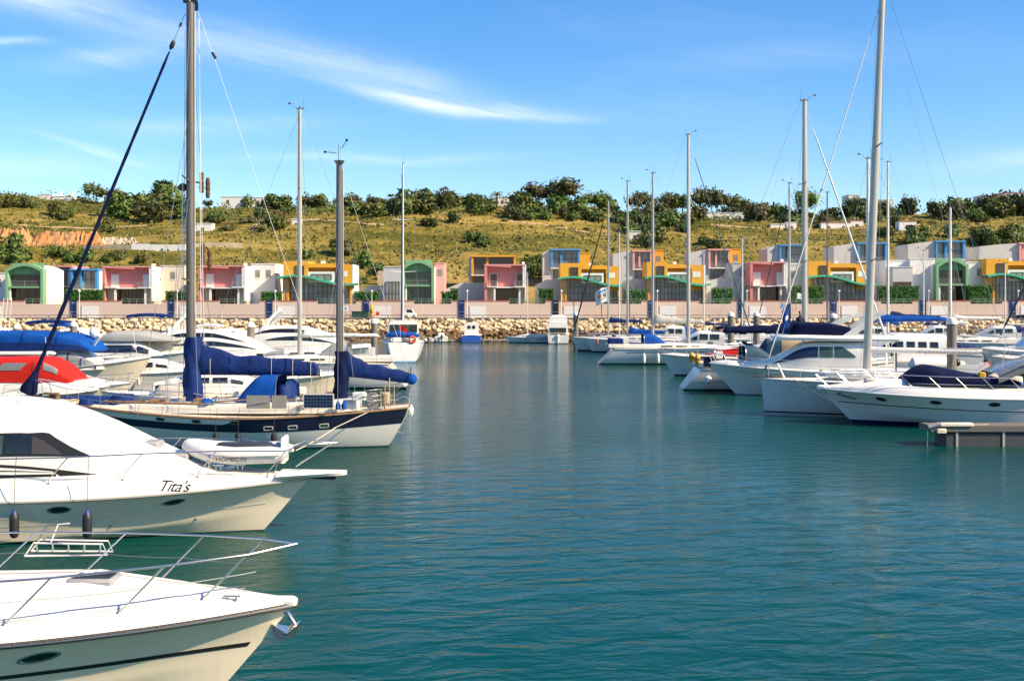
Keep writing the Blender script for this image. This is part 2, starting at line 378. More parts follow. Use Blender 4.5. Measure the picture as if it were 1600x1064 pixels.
for (x0, x1, y0, y1, n, s0, s1, kinds, lab, grp) in [
    (-5, 50, 322, 340, 8, 14, 26, (0, 1, 3), 'dark green shrub high on the grassy slope at the left edge', 'shrubs on the left upper slope'),
    (78, 148, 334, 347, 11, 12, 24, (1, 0), 'green shrub in the row above the orange earth cutting', 'shrubs above the earth cutting'),
    (176, 300, 322, 352, 22, 20, 40, (1, 5, 3), 'large rounded green bush on the slope behind the tall dark mast', 'big bushes behind the main mast'),
    (140, 230, 352, 368, 6, 10, 18, (0, 2), 'low scrub bush beside the earth cutting', 'scrub beside the earth cutting'),
    (0, 140, 397, 414, 16, 14, 28, (1, 0, 5), 'green bush right behind the green arched house at left', 'bushes behind the left houses'),
    (165, 235, 404, 413, 7, 12, 22, (1, 0), 'green bush just above the first pink house', 'bushes above the first pink house'),
    (330, 445, 322, 362, 26, 14, 28, (1, 0, 3, 4), 'bush on the slope below the long white hilltop building', 'bushes below the white building'),
    (400, 450, 322, 340, 8, 14, 24, (1, 5), 'green bush on the ridge left of the silver mast', 'ridge bushes left of the silver mast'),
    (455, 585, 318, 331, 24, 12, 26, (3, 0, 4), 'dark scrub bush along the ridge behind the mizzen mast', 'ridge scrub behind the mizzen'),
    (480, 560, 385, 410, 8, 14, 26, (0, 4, 2), 'scrub bush on the slope above the orange house', 'scrub above the orange house'),
    (560, 770, 318, 340, 44, 14, 32, (1, 5, 0, 3), 'leafy green bush on the ridge left of the pine grove', 'ridge bushes left of the pine grove'),
    (645, 720, 346, 357, 6, 14, 26, (3,), 'dark thicket bush in the middle of the slope', 'dark thicket on the mid slope'),
    (738, 792, 376, 388, 5, 14, 24, (5, 1), 'bright green bush above the pink and orange houses', 'bushes above the pink and orange houses'),
    (555, 600, 412, 446, 10, 14, 26, (1, 5, 0), 'bush between the orange and the green arched house', 'bushes between the houses'),
    (795, 960, 326, 348, 40, 14, 30, (1, 5, 3, 0), 'green bush in the band under the pine grove', 'bushes under the pine grove'),
    (960, 1100, 334, 364, 36, 14, 30, (1, 0, 3), 'green bush in the thicket under the second pine row', 'thicket under the second pine row'),
    (1003, 1036, 372, 392, 5, 20, 30, (3,), 'big dark bush above the pink framed house', 'dark bushes above the pink framed house'),
    (1085, 1115, 380, 392, 4, 14, 22, (1, 3), 'bush on the slope right of the tall silver mast', 'bushes right of the silver mast'),
    (1135, 1300, 330, 350, 34, 12, 28, (3, 0, 1), 'dark bush on the ridge right of the lone pine', 'ridge bushes right of the lone pine'),
    (1290, 1610, 320, 348, 74, 14, 32, (3, 0, 3, 1), 'dark evergreen bush in the dense wood along the right ridge', 'dense bushes on the right ridge'),
    (1425, 1610, 366, 392, 28, 14, 30, (5, 1, 3), 'bright green bush on the slope behind the right houses', 'bushes behind the right houses'),
    (1355, 1402, 356, 372, 6, 12, 22, (3, 0), 'dark bush beside the ruined hillside walls', 'bushes beside the ruined walls'),
    (810, 850, 410, 440, 10, 14, 24, (0, 1), 'bush between the pink house and the blue framed house', 'bushes beside the blue framed house'),
    (0, 1600, 345, 400, 62, 5, 13, (0, 2, 4, 4), 'small tuft of scrub scattered on the open grassy hillside', 'scattered scrub on the hillside')]:
    for i in range(max(2, round(n*.56))):
        sx = R.uniform(x0, x1); place = ('left end', 'left part', 'middle', 'right part', 'right end')[min(4, int((sx-x0)/(x1-x0)*5))]
        shrub(sx, R.uniform(y0, y1), R.uniform(s0, s1)*(1.35 if s0 > 6 else 1), R.choice(kinds), lab+', '+place, grp)

# dry grass and herb tufts over the slope (stuff)
mb = MB(); r = random.Random(21)
for i in range(15000):
    y = r.uniform(226, YR+4); x = r.uniform(-0.5, 0.5)*y; z = terrain(x, y)
    if noise.noise(Vector((x*0.05, y*0.07, 9.0)))+r.uniform(-.5, .5) < -0.15: continue
    h = r.uniform(0.2, 0.6); w = r.uniform(0.3, 0.9)
    for _ in range(2):
        a = r.uniform(-.7, .7); c, s = cos(a)*w/2, sin(a)*w/2; l = r.uniform(-.2, .2)
        mb.add([(x-c, y-s, z-.05), (x+c, y+s, z-.05), (x+c*.5+l, y+s, z+h*r.uniform(.7, 1)), (x-c*.6+l, y, z+h)], [(0, 1, 2, 3)])
mb.build('grass', leafmat('grass_blades', (0.10, 0.098, 0.018), (0.19, 0.155, 0.032), (0.26, 0.20, 0.055)), ang=0, kind='stuff', label='dry golden grass tufts covering the hillside', category='grass')

# low scrub between the individual bushes (stuff)
mb = MB(); r = random.Random(33); k = 0
while k < 2300:
    y = r.uniform(226, YR+2); x = r.uniform(-0.5, 0.5)*y
    if noise.noise(Vector((x*0.035, y*0.06, 4.0)))+0.5*noise.noise(Vector((x*0.11, y*0.14, 2.0))) < r.uniform(-.15, .45): continue
    k += 1; z = terrain(x, y); s = r.uniform(.3, 1.0)
    for _ in range(11):
        d = Vector((r.gauss(0, .75), r.gauss(0, .6), abs(r.gauss(0, .42))))*s; u = Vector((r.gauss(0, 1), r.gauss(0, 1), r.gauss(0, .7))).normalized()*s*.34; v = u.orthogonal().normalized()*s*.26
        p = Vector((x, y, z))+d; mb.add([p-u, p-v, p+u, p+v], [(0, 1, 2, 3)])
mb.build('scrub', leafmat('leaf_low_scrub', (0.035, 0.052, 0.010), (0.095, 0.105, 0.022), (0.15, 0.13, 0.04)), ang=0, kind='stuff', label='low green scrub mottling the hillside between the bushes', category='scrub')

mb = MB(); r = random.Random(44); k = 0
while k < 520:
    y = r.uniform(YR-22, YR+3); x = r.uniform(-0.5, 0.5)*y
    if noise.noise(Vector((x*0.04, y*0.03, 8.0))) < r.uniform(-.45, .30): continue
    k += 1; z = terrain(x, y); s = r.uniform(.7, 1.9)
    for _ in range(26):
        d = Vector((r.gauss(0, .70), r.gauss(0, .6), abs(r.gauss(0, .55))))*s; u = Vector((r.gauss(0, 1), r.gauss(0, 1), r.gauss(0, .8))).normalized()*s*.26; v = u.orthogonal().normalized()*s*.18
        p = Vector((x, y, z))+d; mb.add([p-u, p-v, p+u, p+v], [(0, 1, 2, 3)])
mb.build('ridge_scrub', leafmat('leaf_ridge_scrub', (0.035, 0.06, 0.012), (0.09, 0.12, 0.024), (0.14, 0.14, 0.04)), ang=0, kind='stuff', label='continuous low scrub running along the crest of the hill', category='scrub')

# trees
def crown_mesh(seed, w, h, flat=0.7, m=LF3): return foliage_mesh('crown_%d' % seed, m, seed, w/2, w/2*.9, h, 11, 70, w*0.042, 0, flat)
CR = [crown_mesh(31, 2, 1.1), crown_mesh(32, 2, 0.9), crown_mesh(33, 2, 1.3), crown_mesh(34, 2, 1.0), crown_mesh(35, 2, 1.7, 0.8, LF2)]
def pine(px, ytop, ybase, wpx, label, group=None, kind=0, d=None):
    y = d or YR-6; x = wx(px, y); z0 = terrain(x, y); zt = wz(ytop, y); H = max(2.5, zt-z0); w = wpx*y/F
    t = thing('pine_tree', label, 'tree', (x, y, z0-.2), 0, group)
    b = MB(); lean = R.uniform(-.06, .06)*H; hh = H*0.62
    b.tube([(0, 0, -.4), (lean*.3, 0, hh*.5), (lean, 0, hh)], [.05*H*.7, .035*H*.7, .022*H*.7], 7)
    for k in range(5):
        a = k*1.3+px; b.tube([(lean*.8, 0, hh*(.66+.06*k)), (lean+cos(a)*w*.17, sin(a)*w*.17, hh*(.86+.04*k)), (lean+cos(a)*w*.3, sin(a)*w*.3, hh*1.08)], [.02*H*.5, .014*H*.5, .006*H], 5)
    b.build('trunk', BARK, t)
    c = link('crown', CR[kind % 5], t, (lean, 0, hh*(.50 if kind == 4 else .62)), R.uniform(0, 6)); hc = [1.1, .9, 1.3, 1.0, 1.7][kind % 5]
    c.scale = (w*.68, w*.68, (H-hh*.66)/hc*1.28)
    return t
G1 = 'pines of the ridge grove'; G2 = 'pines of the second ridge row'
for i, (px, yt, w, lab) in enumerate([(812, 300, 34, 'leftmost pine of the dense grove on the ridge'), (843, 291, 40, 'second pine from the left in the dense ridge grove'), (868, 292, 30, 'slim middle pine in the dense ridge grove'),
        (885, 285, 54, 'tallest broad pine of the dense grove on the ridge'), (928, 302, 34, 'rightmost rounded pine of the dense ridge grove')]): pine(px, yt, 0, w, lab, G1, i)
for i, (px, yt, w, lab) in enumerate([(997, 303, 30, 'umbrella pine behind the twin masts, left of the second pine row'), (1013, 304, 22, 'narrow pine touching the left umbrella pine behind the masts'), (1046, 306, 34, 'leftmost umbrella pine of the second ridge row'),
        (1066, 304, 30, 'low dense pine left of the tallest silver mast'), (1095, 297, 34, 'tall umbrella pine right behind the silver mast'), (1120, 299, 34, 'rightmost pine of the second ridge row'),
        (1156, 308, 36, 'lone umbrella pine standing right of the second row'), (1187, 320, 34, 'low round pine right of the lone umbrella pine'), (1262, 301, 34, 'pine on the ridge behind the thick furled white sail'), (1340, 310, 30, 'dark tree hiding the right hilltop building')]): pine(px, yt, 0, w, lab, G2, i+1)
pine(150, 289, 0, 30, 'pointed dark conifer on the left ridge beside the villa', None, 2); pine(180, 298, 0, 24, 'thin wind blown tree on the left ridge', None, 1)
pine(270, 307, 0, 38, 'large rounded green tree left of the tall dark mast', None, 4); pine(324, 314, 0, 14, 'small round tree right of the tall dark mast', None, 3)
pine(208, 319, 0, 42, 'broad dark green tree on the left slope below the ridge', None, 4, 335); pine(730, 305, 0, 50, 'bright green leafy tree left of the palm', None, 4); pine(690, 307, 0, 34, 'green leafy tree on the ridge middle', None, 4)
pine(640, 311, 0, 30, 'small leafy ridge tree behind the blue wrapped mast', None, 4); pine(485, 310, 0, 30, 'leafy ridge tree behind the silver mast', None, 3)
# palm
t = thing('palm_tree', 'small palm with drooping fronds on the ridge left of the pine grove', 'tree', (wx(776, YR-5), YR-5, terrain(wx(776, YR-5), YR-5)-.2))
zt = wz(306, YR-5)-t.location.z; b = MB(); b.tube([(0, 0, -.3), (.1, 0, zt*.5), (0, 0, zt)], [.35, .25, .25], 7); b.build('trunk', BARK, t)
fm = MB(); rows = []
for k in range(7):
    q = k/6; rows.append([(q*2.6, s*(.32*sin(pi*min(1, q*.9+.1))), .75*sin(q*pi*.75)*1.2-q*q*1.0-abs(s)*.12) for s in (-1, 0, 1)])
fm.grid(rows); fme = fm.mesh('frond', LF4, 0)
for k in range(16):
    o = link('frond', fme, t, (0, 0, zt)); o.rotation_euler = (0, R.uniform(-.7, .35), k*2*pi/16+R.uniform(-.15, .15))

# worn dirt tracks across the slope
DIRT = mat('dirt_track', (0.46, 0.33, 0.17), 0.95, var=0.3, vs=0.4, bump=0.5, bs=2)
for pts in ([(395, 352), (440, 346), (500, 344), (560, 349), (600, 352)], [(780, 345), (850, 352), (930, 366), (985, 372)], [(1110, 352), (1180, 357), (1260, 360), (1360, 357), (1440, 352)], [(20, 352), (80, 356), (150, 358), (230, 353)]):
    b = MB(); rows = []; n = 40
    for i in range(n):
        q = i/(n-1)*(len(pts)-1); k = min(len(pts)-2, int(q)); px = lerp(pts[k][0], pts[k+1][0], q-k); py = lerp(pts[k][1], pts[k+1][1], q-k); p = hit(px, py)
        w = .8+.5*noise.noise(Vector((px*.05, 1, 2))); rows.append([(p.x, p.y+s*w, terrain(p.x, p.y+s*w)+.09) for s in (-1, -.3, .3, 1)])
    b.grid(rows); b.build('path', DIRT, None, 60, kind='structure')
# ---------------------------------------------------------------- hilltop buildings and walls
STUC = mat('white_stucco', (0.80, 0.78, 0.74), 0.85, var=0.10, vs=0.4, grime=0.3, bump=0.15, bs=6)
STUCG = mat('grey_stucco', (0.55, 0.55, 0.54), 0.85, var=0.12, vs=0.5, grime=0.3)
PINK = mat('pink_stucco', (0.66, 0.235, 0.21), 0.85, var=0.10, vs=0.4, grime=0.12)
PINKL = mat('pale_pink_stucco', (0.72, 0.36, 0.34), 0.85, var=0.10, vs=0.4, grime=0.12)
ORNG = mat('orange_stucco', (0.80, 0.36, 0.03), 0.85, var=0.10, vs=0.4, grime=0.10)
GREEN = mat('green_stucco', (0.20, 0.40, 0.22), 0.8, var=0.10, vs=0.4, grime=0.15)
TEALR = mat('teal_roof', (0.06, 0.42, 0.26), 0.6, var=0.12, vs=0.4)
BLUEF = mat('blue_stucco', (0.05, 0.28, 0.62), 0.8, var=0.10, vs=0.4)
TERRA = mat('terracotta', (0.50, 0.13, 0.05), 0.85, var=0.25, vs=1.0)
BOARD = mat('pinkish_boards', (0.68, 0.525, 0.43), 0.8, var=0.16, vs=0.3, grime=0.25, stretch=(.15, 1, 1))
FRAME = mat('window_frame', (0.10, 0.085, 0.08), 0.5)
FRAMEW = mat('white_frame', (0.7, 0.69, 0.66), 0.5)
BROWN = mat('brown_shutter', (0.12, 0.035, 0.02), 0.5, var=0.35, vs=1)
WGLASS = mat('house_glass', (0.28, 0.28, 0.27), 0.10, var=0.5, vs=0.5)  # grey base lightened to stand in for sky reflected in the panes
BGLASS = mat('brown_glass', (0.075, 0.04, 0.028), 0.10, var=0.5, vs=0.6)
RAIL = mat('railing', (0.42, 0.42, 0.40), 0.5)
CONC = mat('concrete', (0.38, 0.36, 0.33), 0.9, var=0.2, vs=0.6, bump=0.3)
NAVYDOOR = mat('navy_door', (0.012, 0.03, 0.13), 0.35, var=0.3, vs=0.8)
EARTH = mat('orange_earth', (0.50, 0.20, 0.07), 0.95, col2=(0.46, 0.30, 0.15), vs=0.25, bump=1.0, bs=1.5)
LIME = mat('pale_stone', (0.55, 0.46, 0.33), 0.9, var=0.3, vs=0.6, bump=0.8, bs=2)

def hill_house(px0, px1, yt, yb, label, blocks, roof=None, d=None, name='villa', depth=7.0):
    p = hit((px0+px1)/2, yb) if d is None else Vector((wx((px0+px1)/2, d), d, 0)); y = p.y; zb = terrain(p.x, y)-1.0
    w = (px1-px0)/F*y; H = wz(yt, y)-zb
    t = thing(name, label, 'house', (p.x, y, zb))
    for (a, c, hf, dp) in blocks:
        b = MB(); b.box(-w/2+a*w, -w/2+c*w, dp, depth+dp, 0, H*hf); b.build('wall', STUC, t, 0)
        nwin = max(1, int((c-a)*w/3.5))
        for i in range(nwin):
            xx = -w/2+lerp(a, c, (i+.5)/nwin)*w; b = MB(); b.box(xx-.4, xx+.4, dp-.04, dp+.1, H*hf-1.9, H*hf-.9); b.build('window', FRAME, t, 0)
        b = MB(); b.box(-w/2+a*w-.12, -w/2+c*w+.12, dp-.12, depth+dp+.12, H*hf, H*hf+.18); b.build('parapet', TERRA if roof else STUC, t, 0)
    return t, w, H
t, w, H = hill_house(57, 112, 303, 313, 'white villa with chimneys on the far left ridge', [(0, .45, .9, .2), (.45, 1, .72, 0)])
for f in (.66, .96): b = MB(); b.box(-w/2+f*w-.3, -w/2+f*w+.3, 1, 1.6, H*.7, H*1.25); b.build('chimney', STUC, t, 0)
hill_house(345, 416, 308, 326, 'long low white building on the ridge right of the tall dark mast', [(0, .62, 1, 0), (.62, 1, .96, .6)])
hill_house(302, 331, 350, 362, 'small white flat roofed hut on the slope right of the tall dark mast', [(0, 1, 1, 0)], name='hut', depth=3)
hill_house(456, 470, 343, 352, 'tiny white hut beside the silver mast on the slope', [(0, 1, 1, 0)], name='hut', depth=2)
hill_house(1326, 1396, 305, 322, 'white flat roofed building on the right ridge behind the tallest mast', [(0, .25, 1, 0), (.25, 1, .8, .4)])
hill_house(1535, 1572, 306, 320, 'pale house with low roof on the far right ridge', [(0, 1, 1, 0)], True)
hill_house(1568, 1612, 302, 320, 'white house with terracotta roof at the right edge of the ridge', [(0, 1, 1, 0)], True)
hill_house(983, 1001, 362, 375, 'small white block house on the slope behind the twin masts', [(0, 1, 1, 0)], name='hut', depth=3)
hill_house(770, 800, 309, 322, 'low white house beside the palm on the ridge', [(0, 1, 1, 0)])
hill_house(1090, 1165, 333, 343, 'long low white wall like house under the umbrella pines', [(0, 1, 1, 0)], depth=3)
hill_house(1204, 1245, 348, 358, 'low white shed on the slope left of the white furled sail', [(0, .55, .8, 0), (.62, 1, 1, .3)], name='hut', depth=3)
hill_house(1283, 1350, 345, 356, 'ruined low pale farm building behind the tallest mast', [(0, .7, .8, 0), (.7, 1, 1, .5)], True, name='ruin', depth=4)
hill_house(1405, 1432, 346, 361, 'small ruined stone hut right of the tallest mast', [(0, 1, 1, 0)], True, name='ruin', depth=3)
# orange earth cutting and its pale continuation
def bank(px0, px1, y0, y1, m, name, label, cat):
    b = MB(); rows = []; r = random.Random(px0)
    pts = [hit(lerp(px0, px1, i/39), y1) for i in range(40)]
    for k in range(6):
        q = k/5; row = []
        for i, p in enumerate(pts):
            edge = min(1, min(i, 39-i)/5)
            row.append((p.x+r.uniform(-.2, .2), p.y-.6+q*1.6+r.uniform(-.3, .3), p.z-.4+(y1-y0)/F*p.y*q*edge*r.uniform(.85, 1.1)))
        rows.append(row)
    b.grid(rows); return b.build(name, m, None, 30, label=label, category=cat)
bank(-20, 50, 355, 383, EARTH, 'earth_bank', 'bare orange earth cutting at the far left of the slope', 'bank')
bank(40, 165, 359, 383, EARTH, 'earth_bank', 'bare orange earth cutting behind the furled blue foresail', 'bank')
bank(150, 216, 369, 382, LIME, 'earth_bank', 'pale rocky cutting right of the orange earth', 'bank')
def hwall(px0, px1, y0, y1, m, label):
    a, c = hit(px0, y1), hit(px1, y1); b = MB(); n = max(2, int((c-a).length/4))
    for i in range(n):
        p, q = a.lerp(c, i/n), a.lerp(c, (i+1)/n); p.z, q.z = terrain(p.x, p.y), terrain(q.x, q.y); h = (y1-y0)/F*p.y
        b.add([(p.x, p.y, p.z-.8), (q.x-.06, q.y, q.z-.8), (q.x-.06, q.y, p.z+h), (p.x, p.y, p.z+h), (p.x, p.y+.35, p.z-.8), (q.x-.06, q.y+.35, q.z-.8), (q.x-.06, q.y+.35, p.z+h), (p.x, p.y+.35, p.z+h)],
              [(0, 1, 2, 3), (4, 7, 6, 5), (3, 2, 6, 7), (0, 3, 7, 4), (1, 5, 6, 2)])
    b.build('garden_wall', m, None, 0, label=label, category='wall')
hwall(205, 290, 382, 391, STUC, 'white boundary wall on the slope left of the tall dark mast'); hwall(130, 204, 385, 391, LIME, 'low pale stone wall left of the white boundary wall')
hwall(290, 378, 381, 388, LIME, 'low pale wall right of the tall dark mast on the slope'); hwall(590, 640, 424, 446, LIME, 'sandy retaining wall right of the orange house')

# ---------------------------------------------------------------- quay, revetment, promenade wall
QZ, YQ, YW = 3.45, 182.5, 188.0            # quay level, quay edge, promenade wall face
mb = MB(); mb.box(-130, 130, YQ, YW+1, -1, QZ); mb.build('quay', CONC, None, 0, kind='structure')
mb = MB(); mb.box(-130, 130, YQ-.15, YQ+.25, QZ, QZ+.16); mb.build('quay_edge', mat('quay_edge', (.16, .15, .145), .8, var=.2, vs=.5), None, 0, kind='structure')
mb = MB(); rows = []; r = random.Random(3)
for k in range(7):
    q = k/6; rows.append([(x, lerp(177.6, YQ-.1, q), lerp(-.6, QZ-.1, q)-.25) for x in frange(-130, 130, 60)])
mb.grid(rows); ST = mat('revetment_stone', (0.62, 0.50, 0.33), 0.92, col2=(0.46, 0.34, 0.19), vs=0.5, bump=0.9, bs=3)
STD = mat('revetment_wet_stone', (0.20, 0.12, 0.045), 0.85, col2=(0.10, 0.065, 0.03), vs=0.6, bump=0.9, bs=3)
bank_o = mb.build('revetment', mat('revetment_fill', (.30, .21, .11), .95, var=.4, vs=.8, bump=1.0, bs=2), None, 0, kind='structure')
def rock_mesh(seed, m):
    r = random.Random(seed); b = MB(); n = 7; rows = []
    for i in range(5):
        th = pi*i/4; rows.append([Vector((sin(th)*cos(2*pi*j/n+i*.3), sin(th)*sin(2*pi*j/n+i*.3), cos(th)))*r.uniform(.62, 1.22) for j in range(n)])
    for j in range(n): rows[0][j] = Vector((0, 0, .9)); rows[4][j] = Vector((0, 0, -.9))
    b.grid(rows, True); return b.mesh('rock_%d' % seed, m, 25)
RK = [rock_mesh(i, ST) for i in range(5)]; RKD = [rock_mesh(10+i, STD) for i in range(4)]
spots = []
for row in range(8):
    x = -100+r.uniform(0, 1)
    while x < 100:
        w = r.choice((.45, .6, .8, .9, 1.25))*r.uniform(.85, 1.15); spots.append((x+w/2, min(1.0, max(0, row/7.0+r.uniform(-.08, .08))), w)); x += w*0.84
def rockp(x, q, w): return Vector((x, lerp(177.9, YQ-.35, q)-.12, lerp(-.1, QZ-.35, q)))
inview = [s for s in spots if 520 < 800+s[0]*F/180 < 1010]; rest = [s for s in spots if s not in inview]
r.shuffle(inview); keep = inview[:290]; rest += inview[290:]
for (x, q, w) in keep:
    o = link('rock', r.choice(RKD) if q < 0.5 else r.choice(RK), bank_o, rockp(x, q, w)); o.scale = (w*.70, w*.5, min(.50, w*r.uniform(.40, .58))); o.rotation_euler = (r.uniform(-.6, .6), r.uniform(-.6, .6), r.uniform(0, 6))
mb = MB()
for (x, q, w) in rest:
    me = r.choice(RK); M = Matrix.Translation(rockp(x, q, w)) @ Matrix.Rotation(r.uniform(0, 6), 4, 'Z') @ Matrix.Diagonal((w*.70, w*.5, min(.5, w*r.uniform(.40, .58)), 1))
    mb.add([M @ v.co for v in me.vertices], [tuple(p.vertices) for p in me.polygons], 1 if q < .5 else 0)
mb.build('rocks', [ST, STD], bank_o, 25, kind='stuff')

wall = thing('promenade_wall', 'long pinkish boarded promenade wall below the coloured houses', 'wall', (0, YW, QZ))
b = MB(); NB = 9; WH = 2.35
for i in range(NB):
    z0 = i*WH/NB; b.box(-105, 105, .012*(i % 2), .5, z0+.012, z0+WH/NB-.012)
b.box(-105, 105, .03, .45, 0, WH); b.build('boarding', BOARD, wall, 0)
DOORS = [-36, 115, 268, 421, 572, 721, 868, 1018, 1158, 1302, 1442, 1582]
cop, para = [], MB()
for i, px in enumerate(DOORS):
    a, c = wx(px-16, YW), wx(px+74, YW); x0 = wx(px, YW)
    b = MB(); b.box(a, c, .02, .48, WH, WH+.42); b.build('parapet', BOARD, wall, 0)
    b = MB(); b.box(a-.05, c+.05, -.04, .54, WH+.42, WH+.56); b.build('coping', TERRA, wall, 0)
    g = MB(); e = wx(px+134, YW)
    for k in range(6): xx = lerp(c+.1, e-.1, k/5); g.box(xx-.025, xx+.025, .1, .15, WH, WH+.85)
    for zz in (.3, .55, .85): g.box(c, e, .1, .14, WH+zz-.02, WH+zz+.02)
    g.build('railing', mat('green_rail', (.28, .36, .28), .5), wall, 0)
    d = MB(); d.box(x0-.52, x0+.52, -.10, .3, .02, 2.95); dd = d.build('gate', NAVYDOOR if i != 6 else BLACK, wall, 0)
    d = MB(); d.box(x0-.46, x0+.46, -.13, -.10, 1.0, 1.06); d.box(x0-.3, x0+.3, -.125, -.10, 2.45, 2.62); d.build('gate_bar', mat('gate_bar', (.3, .36, .5), .4), dd, 0)
    q0, q1 = wx(px+13, YW), wx(px+38, YW)
    gd = MB(); gd.box(q0-.08, q1+.08, -.05, .02, 0.02, 2.02); gdo = gd.build('garage_surround', STUCG, wall, 0)
    for k in range(5): s = MB(); s.box(q0, q1, -.075, -.05, .06+k*.385, .06+k*.385+.365); s.build('garage_panel', FRAMEW, wall, 0)
    lp = thing('street_lamp', 'slim white globe lamp post on the promenade ' + ['off the left edge', 'behind the furled blue foresail', 'just left of the tall dark mast', 'left of the silver mast', 'right of the dark mizzen mast', 'right of the white motor sailer', 'beside the black gate',
               'left of the tallest silver right hand mast', 'behind the navy covered boom', 'behind the tallest mast', 'right of the big grey piling', 'at the right edge'][i], 'lamp', (wx(px+9, YW-.5), YW-.5, QZ), 0, 'promenade lamp posts')
    b = MB(); b.tube([(0, 0, 0), (0, 0, 4.3)], [.07, .045], 7); b.build('pole', FRAMEW, lp)
    b = MB(); b.ball((0, 0, 4.45), .2, 10); b.build('globe', STUC, lp)
# low guard rail along the quay edge
gr = thing('guard_rail', 'low dark guard rail along the foot of the promenade wall', 'rail', (0, YW-1.2, QZ))
b = MB(); b.box(-105, 105, -.03, .03, .42, .55); b.build('rail_bar', mat('rail_dark', (.10, .10, .11), .5), gr, 0)
b = MB(); b.box(-.05, .05, -.04, .04, 0, .42); pm = b.mesh('post', MATS['rail_dark'], 0)
for k in range(68): link('post', pm, gr, (-104+k*3.1, 0, 0))

# hedges
hedge_i = 0
def hedge(px0, px1, y0, y1, d, label):
    global hedge_i; hedge_i += 1; r = random.Random(hedge_i); x0, x1 = wx(px0, d), wx(px1, d); zt = wz(y0, d); zb = 5.3; b = MB(); w = x1-x0
    b.box(.12, w-.12, .12, 1.1, 0, zt-zb-.12)
    for _ in range(int(260*w/4)):
        f = r.random(); p = Vector((r.uniform(0, w), 0 if f < .6 else r.uniform(0, 1.2), r.uniform(0, zt-zb) if f < .6 else zt-zb)); p += Vector((r.uniform(-.1, .1), r.uniform(-.12, .1), r.uniform(-.1, .14)))
        u = Vector((r.gauss(0, 1), r.gauss(0, .5), r.gauss(0, 1))).normalized()*.17; v = u.orthogonal().normalized()*.12
        b.add([p-u, p-v, p+u, p+v], [(0, 1, 2, 3)])
    b.build('hedge', LF5, None, 0, loc=(x0, d, zb), label=label, category='hedge', group='clipped hedges behind the promenade wall')
for a, c, yt, lab in [(100, 160, 454, 'between the green arched house and the first pink house'), (258, 300, 456, 'right of the first pink house'), (407, 440, 457, 'left of the orange house with green wave roof'), (553, 592, 457, 'right of the first orange house'),
                      (689, 706, 457, 'short left piece beside the middle pink house'), (705, 716, 452, 'tall short piece beside the middle pink house'), (841, 866, 452, 'left of the second orange house'), (975, 1010, 454, 'between the two middle orange houses'),
                      (1112, 1146, 451, 'right of the third orange house'), (1233, 1288, 448, 'right of the right hand pink house'), (1372, 1437, 448, 'left of the right hand green arched house'), (1512, 1552, 447, 'right of the right hand green arched house')]:
    hedge(a, c, yt, 470, 190.5, 'dark green clipped hedge '+lab)

# ---------------------------------------------------------------- houses
def glazing(root, x0, x1, z0, z1, y, nx, nz, gm=WGLASS, fm=FRAME, t=.05):
    b = MB(); b.box(x0, x1, y, y+.06, z0, z1); o = b.build('glazing', gm, root, 0); f = MB()
    for i in range(nx+1): xx = lerp(x0, x1, i/nx); f.box(xx-t, xx+t, y-.05, y, z0, z1)
    for i in range(nz+1): zz = lerp(z0, z1, i/nz); f.box(x0, x1, y-.045, y-.002, zz-t, zz+t)
    f.build('mullions', fm, o, 0)
def rails(root, x0, x1, z0, z1, y):
    f = MB()
    for k in range(4): f.box(x0, x1, y, y+.03, lerp(z0+.15, z1, k/3)-.015, lerp(z0+.15, z1, k/3)+.015)
    for xx in (x0, (x0+x1)/2, x1): f.box(xx-.02, xx+.02, y, y+.03, z0, z1)
    f.build('railing', RAIL, root, 0)
GROUND = 5.35
def hroot(name, label, px, d, z=GROUND, grp=None): return thing(name, label, 'house', (wx(px, d), d, z), 0, grp)
